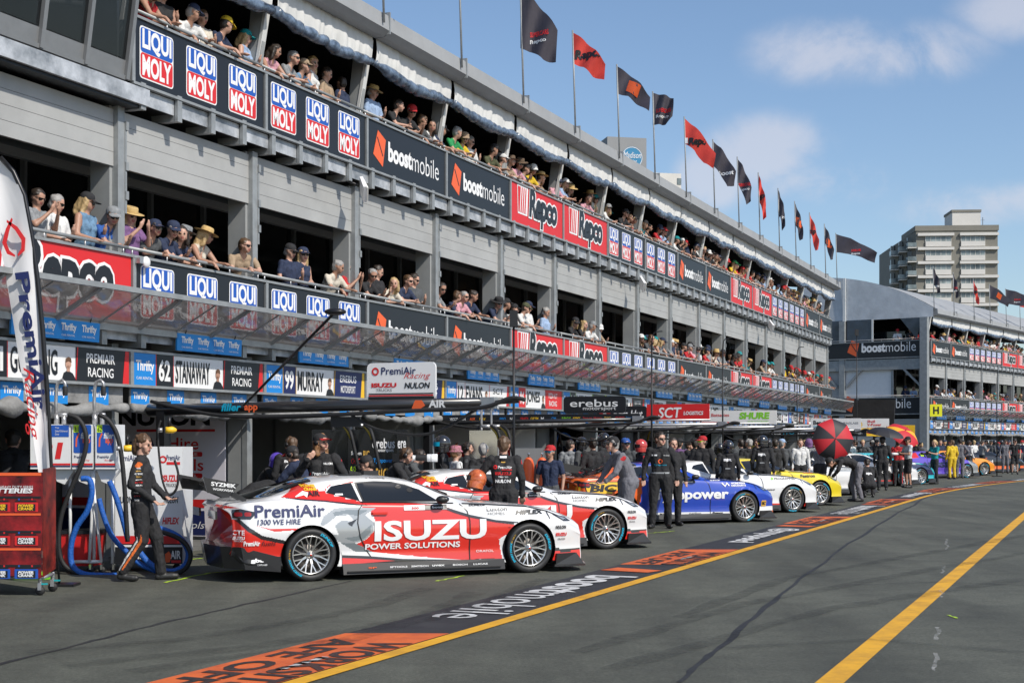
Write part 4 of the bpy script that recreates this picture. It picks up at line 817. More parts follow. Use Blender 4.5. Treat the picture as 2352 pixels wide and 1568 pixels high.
make_car(A5, a5, [([(.4, .30), (3.3, .26), (3.8, .24), (3.8, .1), (.4, .1)], CK), ([(1.2, 1.1), (1.8, .92), (1.9, 1.0), (1.3, 1.25)], CK)], CY, [tx('Fastron', 2.32, .76, .085, .45, BLK, .03), tx('PERTAMINA', 2.42, .86, .025, .3, CR, 0), (rect(3.40, .12, 3.62, .22), WHT, 2), tx('UNIT', 3.42, .14, .06, .17, BLK, .04)], 'yellow race car with black sills and black lettering on its wing', False, num=4)
A6, a6 = car_at(1972, 1137)
make_car(A6, a6, [([(1.7, .95), (3.6, .8), (3.6, .66), (1.9, .8)], CG), ([(.4, .2), (2.6, .2), (2.6, .16), (.4, .16)], CG2)], CW, [tx('LASER MACHINES', 2.3, .81, .05, .7, GRY, 0), tx('UNIT', 3.42, .13, .06, .16, BLK, .04)], 'white and silver race car behind the red and black umbrella', False, num=5)
A7, a7 = car_at(2077, 1116)
make_car(A7, a7, [([(.2, .9), (2.0, .74), (2.55, .4), (2.6, .1), (.2, .1)], CK), ([(.4, .2), (2.6, .2), (2.6, .12), (.4, .12)], CR)], CW, [tx('G&K', 1.9, .5, .09, .3, WHT, .03), tx('CARROLL', 2.2, .80, .03, .3, BLK, 0), tx('Repco', 1.9, .16, .04, .3, WHT, .04)], 'white and black race car behind the cameraman in shorts', False, num=6)
A8, a8 = car_at(2116, 1112.5)
make_car(A8, a8, [([(.2, .9), (3.3, .8), (3.8, .3), (.2, .3)], CN), ([(1.5, 1.0), (3.0, .9), (3.0, .84), (1.4, .92)], CW), ([(3.2, .4), (3.8, .4), (3.8, .1), (3.2, .1)], CT)], CT, [tx('ENHANCED', 2.2, .80, .05, .5, WHT, .04)], 'dark blue, white and teal race car beyond the cameraman', False, num=7)
A9, a9 = car_at(2222, 1097)
make_car(A9, a9, [([(3.0, .9), (3.8, .8), (3.8, .1), (3.3, .1)], CG), ([(-1.3, 1.0), (-.9, 1.1), (.2, 1.2), (.2, .98), (-1.3, .8)], CR)], CP, [tx('20', .35, 1.02, .1, .2, LIM, .03), tx('AUSSIE', .2, .5, .26, 1.9, CN, .06), tx('DIE', 2.0, .5, .26, .5, CN, .06), tx('10 hay', 1.9, .18, .1, .6, WHT, .02)], 'purple race car with dark lettering beside the marshal in grey', False, num=8, top=[([(-1.3, -1), (.0, -1), (.0, 1), (-1.3, 1)], CR)])
A10, a10 = car_at(2262, 1091.5)
make_car(A10, a10, [], CA, [tx('DEWALT', .6, .5, .2, 1.4, BLK, .04)], 'amber orange race car near the far right', False, num=9)
A11, a11 = car_at(2332, 1084.5)
make_car(A11, a11, [([(.2, .4), (3.8, .4), (3.8, .1), (.2, .1)], CO)], CK, [tx('nti', .9, .5, .2, .5, WHT, .03)], 'black race car with orange sills at the right edge', False, num=10)
# ------------------------------------------------------------ people
def V3(*a): return Vector(a)
DG = {'s': .09}
SKINS = [mat('skin_fair', (.50, .29, .21), .5, var=.06, scale=9), mat('skin_tan', (.40, .22, .15), .5, var=.06, scale=9), mat('skin_brown', (.20, .10, .06), .5)]
HAIRS = {'dark': mat('hair_dark', (.025, .017, .012), .5, var=.3, scale=30), 'brown': mat('hair_brown', (.09, .05, .025), .5, var=.3, scale=30), 'blonde': mat('hair_blonde', (.42, .29, .14), .5, var=.3, scale=30), 'grey': mat('hair_grey', (.28, .27, .26), .55, var=.3, scale=30), 'ginger': mat('hair_ginger', (.24, .12, .05), .5, var=.3, scale=30)}
EYE = mat('eye', (.03, .025, .02), .15); LIP = mat('lips', (.35, .12, .10), .5)
def cloth(n, c): return mat('cloth_' + n, c, .85, var=.30 if n in ('purple', 'denim', 'navy', 'olive', 'teal', 'grey', 'pink') else .14, scale=18, bump=.35, bscale=22)
CL = {'white': cloth('white', (.62, .62, .61)), 'black': cloth('black', (.018, .018, .02)), 'navy': cloth('navy', (.018, .028, .065)), 'light blue': cloth('lightblue', (.28, .38, .55)), 'denim blue': cloth('denim', (.12, .22, .34)), 'grey': cloth('grey', (.22, .23, .24)), 'red': cloth('red', (.42, .015, .02)), 'teal': cloth('teal', (.0, .22, .24)), 'olive': cloth('olive', (.07, .075, .035)), 'tan': cloth('tan', (.33, .24, .16)), 'cream': cloth('cream', (.55, .50, .42)), 'pink': cloth('pink', (.55, .28, .33)), 'yellow': cloth('yellow', (.62, .42, .02)), 'green': cloth('green', (.02, .25, .08)), 'purple': cloth('purple', (.16, .08, .2)), 'dark grey': cloth('dgrey', (.07, .075, .08)), 'blue': cloth('blue', (.02, .08, .3)), 'orange': cloth('orange', (.62, .13, .02)), 'straw': cloth('straw', (.52, .36, .15)), 'brown': cloth('brown', (.12, .08, .05))}
def caps_mesh(cps, mb):
    for a, ra, b, rb, reg in cps:
        a = Vector(a); b = Vector(b); d = b - a; l = d.length
        if l < 1e-5: mb.ball(a, ra, BLK, 14); continue
        d /= l; pts = []; rs = []
        for t in (0.02, .5, 1.0, 1.35): pts.append(a - d * ra * math.cos(t)); rs.append(ra * math.sin(t))
        for t in (1.35, 1.0, .5, .02): pts.append(b + d * rb * math.cos(t)); rs.append(rb * math.sin(t))
        mb.tube(pts, rs, BLK, 12)
def head_matrix(c, yaw=0., pitch=0., roll_=0.): return Matrix.Translation(c) @ Matrix.Rotation(R(yaw), 4, 'Z') @ Matrix.Rotation(R(pitch), 4, 'X') @ Matrix.Rotation(R(roll_), 4, 'Y')
BASE = dict(pel=(0, 0, .97), bel=(0, .0, 1.12), chest=(0, .0, 1.32), neck=(0, .0, 1.48), head=(0, .02, 1.66), yaw=0, pitch=0, sh=((.19, 0, 1.44), (-.19, 0, 1.44)), el=((.26, -.02, 1.16), (-.26, -.02, 1.16)), wr=((.26, .08, .93), (-.26, .08, .93)), hd=((.25, .12, .84), (-.25, .12, .84)),
            hip=((.095, 0, .93), (-.095, 0, .93)), kn=((.11, .03, .51), (-.11, .03, .51)), an=((.12, -.02, .10), (-.12, -.02, .10)), to=((.14, .15, .045), (-.14, .15, .045)))
def human(nm, pose=None, voxel=.016, hair='short', sleeve='short', legs='long', build=1.0, bald=False, suit=None, fine=False, open_hand=False, fem=False, stripes=None, dec=0):
    """a body as one continuous surface: a capsule skeleton fused by a voxel remesh; returns mesh and head matrix. slots: skin, top, bottom, shoes, hair, eye, lips, accent, accent2"""
    p = dict(BASE); p.update(pose or {}); v = {k: ([Vector(q) for q in x] if isinstance(x[0], tuple) else Vector(x)) if not isinstance(x, (int, float)) else x for k, x in p.items()}
    B_ = build * (1.08 if sleeve == 'suit' else 1.0); c = []; a = lambda p0, r0, p1, r1, reg: c.append((Vector(p0), r0, Vector(p1), r1, reg))
    ax = (v['sh'][0] - v['sh'][1]).normalized(); up = (v['neck'] - v['pel']).normalized(); fw = up.cross(ax).normalized()
    hx_ = (v['hip'][0] - v['hip'][1]).normalized()
    sw = (.150 if not fem else .125)
    a(v['pel'] + hx_ * .065, .115 * B_, v['pel'] - hx_ * .065, .115 * B_, 'bottom')
    for s_ in (1, -1):
        a(v['pel'] + hx_ * .05 * s_ + up * .05, .112 * B_, v['bel'] + ax * .045 * s_, .108 * B_, 'top')
        a(v['bel'] + ax * .045 * s_, .108 * B_, v['chest'] + ax * .075 * s_, .112 * B_, 'top')
        a(v['chest'] + ax * .07 * s_, .108 * B_, v['sh'][0 if s_ > 0 else 1] - ax * .06 * s_ - up * .015, .066, 'top')
        if fem: a(v['chest'] + ax * .07 * s_ + fw * .07 + up * -.01, .06, v['chest'] + ax * .07 * s_ + fw * .055 - up * .02, .06, 'top')
    a(v['sh'][0] - ax * .03, .062, v['sh'][1] + ax * .03, .062, 'top'); a(v['neck'] - up * .03 + fw * -.015, .07, (v['neck'] + v['sh'][0]) / 2, .05, 'top'); a(v['neck'] - up * .03 - fw * .015, .07, (v['neck'] + v['sh'][1]) / 2, .05, 'top')
    hd = v['head']; HM = head_matrix(hd, v['yaw'], v['pitch']); h = lambda *q: HM @ Vector(q)
    a(v['neck'] - up * .04, .058, h(0, -.02, -.05), .054, 'skin')
    if sleeve == 'suit': a(v['neck'] - up * .03, .066, v['neck'] + up * .015, .066, 'top')
    a(h(0, -.02, .025), .088, h(0, .012, .03), .083, 'skin'); a(h(0, .02, -.01), .072, h(0, .035, -.06), .052, 'skin'); a(h(.0, .05, -.085), .034, h(0, .066, -.095), .026, 'skin')
    for s_ in (1, -1):
        a(h(.045 * s_, .055, -.03), .03, h(.03 * s_, .06, -.07), .028, 'skin'); a(h(.083 * s_, -.005, .005), .017, h(.08 * s_, -.0, -.03), .013, 'skin'); a(h(.022 * s_, .083, .028), .014, h(.045 * s_, .073, .03), .012, 'skin')
        a(h(.032 * s_, .088, .004), .011, h(.034 * s_, .088, .004), .011, 'eye')
    a(h(0, .092, .015), .010, h(0, .112, -.028), .014, 'skin'); a(h(-.018, .094, -.058), .008, h(.018, .094, -.058), .008, 'lips')
    if not bald:
        a(h(0, -.035, .045), .090, h(0, .0, .06), .080, 'hair'); a(h(0, -.05, .0), .078, h(0, -.05, -.03), .070, 'hair')
        for s_ in (1, -1): a(h(.05 * s_, .0, .045), .05, h(.055 * s_, .03, .06), .035, 'hair')
        if hair == 'long':
            a(h(0, -.06, 0), .085, h(0, -.085, -.17), .075, 'hair')
            for s_ in (1, -1): a(h(.065 * s_, -.01, .03), .04, h(.085 * s_, -.01, -.16), .038, 'hair')
        if hair == 'mullet': a(h(0, -.06, -.02), .078, h(0, -.085, -.10), .05, 'hair'); a(h(0, .0, .07), .07, h(0, .05, .06), .05, 'hair')
        if hair == 'pony': a(h(0, -.10, .04), .03, h(0, -.15, -.02), .035, 'hair'); a(h(0, -.15, -.02), .035, h(0, -.14, -.12), .02, 'hair')
    full = sleeve in ('long', 'suit'); k = 1.38 if sleeve == 'suit' else 1.0
    for i, s_ in ((0, 1), (1, -1)):
        S_, E_, W_, H_ = v['sh'][i], v['el'][i], v['wr'][i], v['hd'][i]
        a(S_, .056 * k, E_, .042 * k, 'top' if full else 'skin')
        if sleeve == 'short': a(S_, .066, S_.lerp(E_, .62), .060, 'top')
        a(E_, .041 * k, W_, .027 * (1.35 if full else 1), 'top' if full else 'skin')
        if full: a(E_.lerp(W_, .93), .034 * k, W_, .034 * k, 'top')
        d = (H_ - W_).normalized(); n_ = d.cross(ax).normalized() if abs(d.dot(ax)) < .9 else d.cross(up).normalized(); sd = d.cross(n_).normalized()
        if fine:
            pc = W_ + d * .085
            for j, (o_, l1, l2) in enumerate(((-.030, .040, .034), (-.010, .046, .038), (.011, .042, .034), (.030, .032, .026))):
                r0 = pc + sd * o_; curl = n_ * (.014 if i else -.014) * s_; p1 = r0 + d * l1 + curl * .8; p2 = p1 + d * l2 * (.75) + curl * 2.2
                a(W_ + d * .02 + sd * o_ * .5, .016, r0, .0135, 'skin'); a(r0, .0105, p1, .0095, 'skin'); a(p1, .0095, p2, .0085, 'skin')
            tb = W_ + d * .03 + sd * -.024; a(tb, .014, tb + d * .035 + sd * -.024 + n_ * .008, .0115, 'skin'); a(tb + d * .035 + sd * -.024 + n_ * .008, .011, tb + d * .065 + sd * -.026 + n_ * .012, .0095, 'skin')
        else:
            a(W_, .027, W_ + d * .075, .032, 'skin'); a(W_ + d * .07 + sd * .012, .019, W_ + d * .15 + sd * .010, .013, 'skin'); a(W_ + d * .07 - sd * .014, .018, W_ + d * .145 - sd * .016, .012, 'skin'); a(W_ + d * .03 - sd * .02, .015, W_ + d * .085 - sd * .048, .011, 'skin')
        Hp, K_, A_, T_ = v['hip'][i], v['kn'][i], v['an'][i], v['to'][i]; kk = 1.27 if sleeve == 'suit' else 1.12 if legs == 'long' else 1.0
        if legs == 'long': a(Hp, .092 * kk * B_, K_, .064 * kk, 'bottom'); a(K_, .062 * kk, A_ + V3(0, 0, .02), .050 * kk, 'bottom')
        else:
            a(Hp, .088 * B_, K_, .058, 'skin'); a(Hp, .100 * B_, Hp.lerp(K_, .86), .085, 'bottom'); a(K_, .056, K_.lerp(A_, .35), .057, 'skin'); a(K_.lerp(A_, .3), .056, A_, .037, 'skin')
        ft = (T_ - A_); ft.z = 0; ft.normalize(); lowz = max(A_.z - .055, .04)
        hl = V3(A_.x, A_.y, T_.z if T_.z > A_.z - .02 else lowz) - ft * .035
        a(A_, .045, V3(A_.x, A_.y, hl.z), .046, 'shoe'); a(hl, .044, T_ - ft * .04, .044, 'shoe'); a(T_ - ft * .05, .043, T_, .037, 'shoe')
        if stripes:
            oh = ax * s_ * (.075); a(Hp + oh * 1.05, .034, K_ + oh * .68, .028, 'acc'); a(K_ + oh * .68, .028, A_ + oh * .45 + V3(0, 0, .03), .026, 'acc')
            bk = -fw * .036; a(Hp + oh * 1.02 + bk, .022, K_ + oh * .64 + bk, .020, 'acc2'); a(K_ + oh * .64 + bk, .020, A_ + oh * .42 + bk + V3(0, 0, .03), .018, 'acc2')
            bo = (E_ - S_).normalized(); a(S_ + ax * s_ * .03 - up * .02, .052, S_.lerp(E_, .18) + ax * s_ * .03, .046, 'acc')
    mb = MB(); caps_mesh(c, mb); me = mb.mesh('t')
    ob = bpy.data.objects.new('t', me); COL.objects.link(ob)
    md = ob.modifiers.new('r', 'REMESH'); md.mode = 'VOXEL'; md.voxel_size = voxel; md.use_smooth_shade = True
    m2 = ob.modifiers.new('s', 'SMOOTH'); m2.factor = .5; m2.iterations = 2 if fine else 3
    if dec: m3 = ob.modifiers.new('d', 'DECIMATE'); m3.ratio = dec
    dg = bpy.context.evaluated_depsgraph_get(); dg.update(); m_ = bpy.data.meshes.new_from_object(ob.evaluated_get(dg)); bpy.data.objects.remove(ob)
    n = len(m_.vertices); co = np.empty(n * 3); m_.vertices.foreach_get('co', co); co = co.reshape(-1, 3)
    nf = len(m_.polygons); fc = np.empty(nf * 3); m_.polygons.foreach_get('center', fc); fc = fc.reshape(-1, 3)
    regs = ['skin', 'top', 'bottom', 'shoe', 'hair', 'eye', 'lips', 'acc', 'acc2']
    def nearest(Q):
        best = np.full(len(Q), 9.); who = np.zeros(len(Q), int)
        for A_, ra, B2, rb, reg in c:
            A_ = np.array(A_); B2 = np.array(B2); d = B2 - A_; l2 = max((d * d).sum(), 1e-9); t = np.clip(((Q - A_) @ d) / l2, 0, 1)
            dist = np.linalg.norm(Q - A_ - t[:, None] * d, axis=1) - (ra + (rb - ra) * t) - (.004 if reg in ('eye', 'lips', 'acc', 'acc2') else 0)
            k_ = dist < best; best[k_] = dist[k_]; who[k_] = regs.index(reg)
        return who
    who = nearest(fc); m_.materials.clear()
    for q in regs: m_.materials.append(CL['black'])
    m_.polygons.foreach_set('material_index', who.tolist()); m_.polygons.foreach_set('use_smooth', [True] * nf)
    wv = nearest(co); no = np.empty(n * 3); m_.vertices.foreach_get('normal', no); no = no.reshape(-1, 3)
    msk = np.where((wv == 1) | (wv == 2) | (wv >= 7), 1., np.where(wv == 4, 1.5, 0.))
    f = np.array([mnoise.noise(Vector((x * 16, y * 16, z * 9))) + .5 * mnoise.noise(Vector((x * 40, y * 40, z * 22))) if mk else 0 for (x, y, z), mk in zip(co, msk)])
    co = co + no * (f * msk * .011)[:, None]
    m_.vertices.foreach_set('co', co.ravel()); m_.name = 'person'; m_.update()
    return m_, HM
def dress(o, skin, top, bottom, shoe, hair, acc=None, acc2=None):
    ms = [skin, top, bottom, shoe, hair, EYE, LIP, acc or top, acc2 or top]
    for i, m in enumerate(ms): o.material_slots[i].link = 'OBJECT'; o.material_slots[i].material = m
# headwear, built round the head's own centre, facing +y
def hat_mesh(kind, m1, m2=None):
    b = MB(); m2 = m2 or m1
    if kind == 'cap':
        b.lathe([(.101, .035), (.104, .055), (.098, .09), (.078, .12), (.045, .138), (.0, .144)], m1, n=20, o=(0, -.018, 0))
        vs = []; 
        for i in range(9):
            t = -1 + 2 * i / 8; vs.append((.088 * t, .055 + .03 * (1 - t * t), .050)); vs.append((.082 * t, .10 + .085 * math.sqrt(max(0, 1 - t * t)), .034 - .012 * t * t))
        b.add(vs, [(2 * i, 2 * i + 1, 2 * i + 3, 2 * i + 2) for i in range(8)], m2, True); b.add([(x, y, z + .006) for x, y, z in vs], [(2 * i + 2, 2 * i + 3, 2 * i + 1, 2 * i) for i in range(8)], m2, True)
    if kind == 'brim':
        b.lathe([(.20, .045), (.17, .038), (.105, .05), (.103, .06), (.098, .115), (.085, .135), (.03, .128), (0, .125)], m1, n=24, o=(0, -.015, 0)); b.lathe([(.1065, .052), (.104, .078)], m2, n=24, o=(0, -.015, 0))
    if kind == 'bucket': b.lathe([(.135, .015), (.102, .055), (.095, .12), (.05, .135), (0, .135)], m1, n=20, o=(0, -.015, 0))
    if kind == 'helmet':
        b.ball((0, -.01, .02), .145, m1, 20, (.88, 1.02, 1.0)); b.lathe([(.118, -.125), (.126, -.06), (.125, -.03)], m1, n=20, o=(0, -.005, 0))
        b.add([(.126 * math.sin(t) , -.005 + .148 * math.cos(t), z) for z in (-.025, .045) for t in [R(-70 + 14 * i) for i in range(11)]], [(i, i + 1, 12 + i, 11 + i) for i in range(10)], m2, True)
    if kind == 'headset':
        b.tube([(.097 * math.cos(t), -.01, .02 + .105 * math.sin(t)) for t in [R(-10 + 20 * i) for i in range(11)]], .010, MTB, 6)
        for s_ in (1, -1): b.lathe([(0, -.02), (.034, -.018), (.040, 0), (.036, .02), (0, .022)], MTB, o=(.098 * s_, -.005, -.0), ax='x', n=14)
        b.tube([(.095, .01, -.02), (.07, .09, -.07), (.02, .115, -.062)], .005, MTB, 5)
    if kind == 'shades':
        for s_ in (1, -1):
            b.hexa([(.008 * s_, .093, -.012), (.058 * s_, .078, -.012), (.058 * s_, .088, -.012), (.008 * s_, .106, -.012), (.006 * s_, .093, .022), (.062 * s_, .078, .022), (.062 * s_, .088, .022), (.006 * s_, .106, .022)], m1); b.bar((.062 * s_, .08, .014), (.09 * s_, -.01, .012), .004, .007, m1)
        b.bar((-.01, .103, .014), (.01, .103, .014), .004, .005, m1)
    return b.mesh({'brim': 'hat', 'bucket': 'hat', 'shades': 'sunglasses'}.get(kind, kind))
HC = {}
def hat(o, HM, kind, m1, m2=None):
    k = (kind, m1.name, m2.name if m2 else '')
    if k not in HC: HC[k] = hat_mesh(kind, m1, m2)
    q = bpy.data.objects.new(HC[k].name.split('.')[0], HC[k]); COL.objects.link(q); q.parent = o; q.matrix_local = HM; return q
def person(mh, loc, face, label, skin, top, bottom, shoe, hair, group=None, sc=1., acc=None, acc2=None, hats=()):
    me, HM = mh; o = bpy.data.objects.new('person', me); COL.objects.link(o); o.location = loc; o.rotation_euler = (0, 0, face); o.scale = (sc,) * 3
    tag(o, label, 'person', group); dress(o, skin, top, bottom, shoe, hair, acc, acc2)
    for h_ in hats: hat(o, HM, *h_)
    return o
SHD = mat('sunglass_lens', (.01, .01, .012), .06)
LEAN = dict(pel=(0, -.16, .95), bel=(0, -.10, 1.10), chest=(0, .0, 1.27), neck=(0, .09, 1.40), head=(0, .17, 1.56), sh=((.19, .06, 1.36), (-.19, .06, 1.36)), el=((.25, .20, 1.15), (-.25, .20, 1.15)), wr=((.07, .34, 1.15), (-.05, .36, 1.15)), hd=((.0, .42, 1.12), (.03, .42, 1.17)), hip=((.095, -.16, .92), (-.095, -.16, .92)), kn=((.11, -.10, .50), (-.11, -.12, .50)), an=((.12, -.16, .10), (-.12, -.22, .10)), to=((.14, .0, .045), (-.14, -.06, .045)))
def mk(b, **k): d = dict(b); d.update(k); return d
POSES = [LEAN, mk(LEAN, wr=((.22, .42, 1.10), (-.16, .40, 1.13)), hd=((.2, .48, 1.02), (-.12, .5, 1.10)), yaw=35, pitch=-12), mk(LEAN, yaw=-40, pitch=-15, wr=((.15, .30, 1.12), (-.08, .38, 1.20)), hd=((.05, .34, 1.12), (-.02, .44, 1.26))),
    mk(BASE, pel=(0, -.10, .97), el=((.27, .02, 1.18), (-.24, .05, 1.16)), wr=((.22, .24, 1.12), (-.10, .22, 1.24)), hd=((.2, .32, 1.10), (-.06, .26, 1.32)), yaw=20, pitch=-10), mk(BASE, el=((.24, .14, 1.25), (-.24, .14, 1.25)), wr=((.09, .28, 1.45), (-.09, .28, 1.45)), hd=((.06, .31, 1.54), (-.06, .31, 1.54)), yaw=-10, pitch=-12),
    mk(BASE, yaw=-30, wr=((.12, .16, 1.13), (-.14, .14, 1.16)), el=((.27, .0, 1.18), (-.27, .0, 1.18)), hd=((-.0, .19, 1.14), (.02, .18, 1.18)))]
VARS = []
for i, ps in enumerate(POSES):
    for fem in (0, 1):
        for yw in ((0, 28) if i < 2 else (0,)):
            q = dict(ps); q['yaw'] = q.get('yaw', 0) + yw - (50 if fem else 0) * (i == 0); q['pitch'] = q.get('pitch', 0) - 8
            VARS.append((i, fem, human('c', q, .018, 'long' if fem else 'short', 'none' if (fem and i % 2) else 'short', fem=bool(fem), build=.93 if fem else 1.03)))
def s_of(x, o):             # distance along the near building of photo column x at offset o
    return ((DP - o) / cs * F / (2550 - x) - (DP - o) * sn) / cs
def s2_of(x, o): return ((DP2 - o) / cs2 * F / (3550 - x) - (DP2 - o) * sn2) / cs2
HATM = {'navy cap': ('cap', 'navy'), 'black cap': ('cap', 'black'), 'white cap': ('cap', 'white'), 'red cap': ('cap', 'red'), 'teal cap': ('cap', 'teal'), 'grey cap': ('cap', 'grey'), 'yellow cap': ('cap', 'yellow'), 'green cap': ('cap', 'green'), 'olive cap': ('cap', 'olive'), 'tan cap': ('cap', 'tan'), 'straw hat': ('brim', 'straw'), 'grey hat': ('brim', 'grey'), 'black hat': ('brim', 'black'), 'brown hat': ('brim', 'brown'), 'blue cap': ('cap', 'blue')}
rc = random.Random(5)
def pick(i, fem): 
    c = [v for v in VARS if v[0] == i and v[1] == fem]; return rc.choice(c)[2]
cnt = {}
def crowd(fr, s, yin, z, row, top=None, hatn=None, fem=None, pose=None, hair=None, turn=0, shades=None, sc=None):
    top = top or rc.choice(['white', 'black', 'black', 'navy', 'navy', 'grey', 'light blue', 'red', 'teal', 'olive', 'tan', 'cream', 'dark grey', 'black', 'white', 'pink', 'yellow'])
    if fem is None: fem = rc.random() < .35
    if hatn is None: hatn = rc.choice([None, None, 'navy cap', 'black cap', 'black cap', 'white cap', 'red cap', 'teal cap', 'straw hat', 'navy cap', 'grey cap'])
    if pose is None: pose = rc.choice([0, 0, 0, 1, 1, 2, 2, 3, 5])
    hair = hair or rc.choice(['dark', 'dark', 'brown', 'brown', 'blonde', 'grey'] if not fem else ['blonde', 'blonde', 'brown', 'dark'])
    mh = pick(pose, int(fem)); rz, org = (RZ, O1) if fr == 1 else (RZ2, O2)
    p = Vector(org) + Matrix.Rotation(rz, 4, 'Z') @ Vector((s, yin, z)); cnt[row] = cnt.get(row, 0) + 1
    lab = 'person in %s top%s, %s along the %s' % (top, ' and ' + hatn if hatn and hatn != 'none' else '', ordn(cnt[row] - 1), row)
    hs = []
    if hatn and hatn != 'none': k, c_ = HATM[hatn]; hs.append((k, CL[c_]))
    if shades or (shades is None and rc.random() < .6): hs.append(('shades', SHD))
    sk = SKINS[0] if rc.random() < .55 else SKINS[1]
    return person(mh, p, rz + math.pi + R(turn + rc.uniform(-14, 14)), lab, sk, CL[top], CL[rc.choice(['navy', 'dark grey', 'black', 'tan'])], CL['white'], HAIRS[hair], 'spectators on the balconies', sc or rc.uniform(.95, 1.03), hats=hs)
UP = [(333, 'red', 'none', 1, 1, 'brown'), (372, 'black', 'none', 1, 3, 'blonde'), (428, 'white', 'navy cap', 0, 1, 'grey'), (462, 'cream', 'none', 0, 3, 'brown'), (497, 'navy', 'yellow cap', 0, 1, 'dark'), (562, 'light blue', 'teal cap', 1, 3, 'blonde'), (614, 'pink', 'none', 1, 1, 'dark'), (654, 'grey', 'none', 0, 0, 'grey'), (682, 'denim blue', 'tan cap', 0, 0, 'brown'), (716, 'white', 'none', 1, 5, 'blonde'), (748, 'tan', 'none', 0, 3, 'dark'), (786, 'navy', 'none', 0, 5, 'dark'),
      (855, 'light blue', 'straw hat', 0, 3, 'grey'), (897, 'black', 'none', 0, 0, 'dark'), (930, 'black', 'red cap', 0, 2, 'grey'), (956, 'dark grey', 'none', 0, 1, 'brown'), (977, 'white', 'none', 1, 0, 'dark'), (998, 'navy', 'black cap', 0, 1, 'dark'), (1034, 'green', 'none', 0, 1, 'grey'), (1052, 'yellow', 'tan cap', 0, 2, 'brown'), (1078, 'white', 'none', 0, 3, 'grey'), (1120, 'olive', 'black cap', 0, 1, 'dark'), (1141, 'grey', 'white cap', 0, 0, 'dark'), (1160, 'tan', 'brown hat', 0, 0, 'grey'), (1180, 'pink', 'brown hat', 0, 2, 'dark')]
for x, t_, h_, f_, ps, hr in UP: crowd(1, s_of(x, -.38), .38, 6.83, 'near building upper balcony', t_, h_, bool(f_), ps, hr, turn=(180 if x == 786 else 0))
s = s_of(1196, -.38); k = 0
while s < S0 + 16 * U - .3:
    zone = s_of(1640, -.38) < s < s_of(1700, -.38)
    crowd(1, s, rc.choice([.36, .36, .4, .75]), 6.83, 'near building upper balcony', top=rc.choice(['red', 'green', 'red', 'yellow']) if zone else None, hatn=rc.choice(['red cap', 'green cap']) if zone else None); s += rc.uniform(.38, .62)
LO = [(84, 'grey', 'none', 0, 4, 'dark'), (128, 'white', 'none', 0, 3, 'grey'), (198, 'denim blue', 'black cap', 1, 3, 'blonde'), (236, 'blue', 'grey cap', 0, 2, 'brown'), (298, 'purple', 'straw hat', 1, 4, 'blonde'), (338, 'dark grey', 'navy cap', 0, 0, 'dark'), (374, 'navy', 'navy cap', 0, 2, 'grey'), (398, 'navy', 'none', 1, 0, 'dark'), (424, 'black', 'grey hat', 1, 3, 'blonde'), (452, 'cream', 'straw hat', 1, 1, 'blonde'), (553, 'tan', 'none', 0, 0, 'brown'), (665, 'navy', 'black cap', 0, 3, 'grey'), (694, 'navy', 'navy cap', 1, 5, 'blonde'), (760, 'cream', 'none', 0, 1, 'grey'), (797, 'red', 'none', 1, 4, 'blonde'), (838, 'black', 'none', 0, 2, 'grey'), (866, 'black', 'none', 0, 3, 'dark'), (891, 'cream', 'none', 1, 0, 'blonde'), (922, 'navy', 'none', 0, 0, 'brown'), (950, 'dark grey', 'none', 0, 3, 'dark'), (996, 'grey', 'none', 0, 2, 'dark'), (1034, 'navy', 'none', 0, 1, 'brown'), (1052, 'pink', 'none', 0, 0, 'grey'), (1072, 'navy', 'none', 0, 1, 'dark'), (1130, 'navy', 'black hat', 0, 2, 'dark'), (1147, 'dark grey', 'black cap', 0, 0, 'dark'), (1167, 'white', 'black cap', 0, 0, 'dark'), (1192, 'white', 'olive cap', 0, 1, 'dark'), (1212, 'white', 'navy cap', 0, 3, 'brown'), (1252, 'light blue', 'none', 0, 3, 'grey'), (1308, 'black', 'black cap', 1, 2, 'blonde'), (1328, 'black', 'none', 1, 0, 'blonde'), (1350, 'white', 'grey cap', 0, 1, 'grey'), (1366, 'tan', 'white cap', 0, 2, 'dark')]
for x, t_, h_, f_, ps, hr in LO: crowd(1, s_of(x, -.40), .40, 3.37, 'near building lower balcony', t_, h_, bool(f_), ps, hr, turn=(-38 if x == 553 else 0), shades=(x == 553) or None)
for x0, x1, dm in ((1462, 1570, .5), (1575, 1712, .55), (1735, 1800, .7), (1805, 1900, .6)):
    s = s_of(x0, -.4)
    while s < s_of(x1, -.4): crowd(1, s, rc.choice([.4, .4, .42, .8]), 3.37, 'near building lower balcony', top='red' if x0 > 1800 and rc.random() < .6 else None, hatn='red cap' if x0 > 1800 and rc.random() < .6 else None); s += rc.uniform(.7, 1.25) * dm
s = S2 + .6
while s < s2_of(2362, -.4): crowd(2, s, rc.choice([.4, .4, .8]), 6.83, 'far building upper balcony'); s += rc.uniform(.45, .75)
s = S2 + .6
while s < s2_of(2362, -.4): crowd(2, s, rc.choice([.4, .4, .8]), 3.37, 'far building lower balcony'); s += rc.uniform(.5, .95)
for yy, t_, h_, zz in ((2.1, 'white', 'red cap', 6.83), (1.3, 'black', 'none', 6.83), (.9, 'red', 'black cap', 6.83), (1.6, 'navy', 'navy cap', 3.37), (1.1, 'light blue', 'none', 3.37), (2.4, 'black', 'none', 3.37)):
    crowd(2, S2 + .25, yy, zz, 'far building end balcony', t_, h_, False, 3, turn=-90)
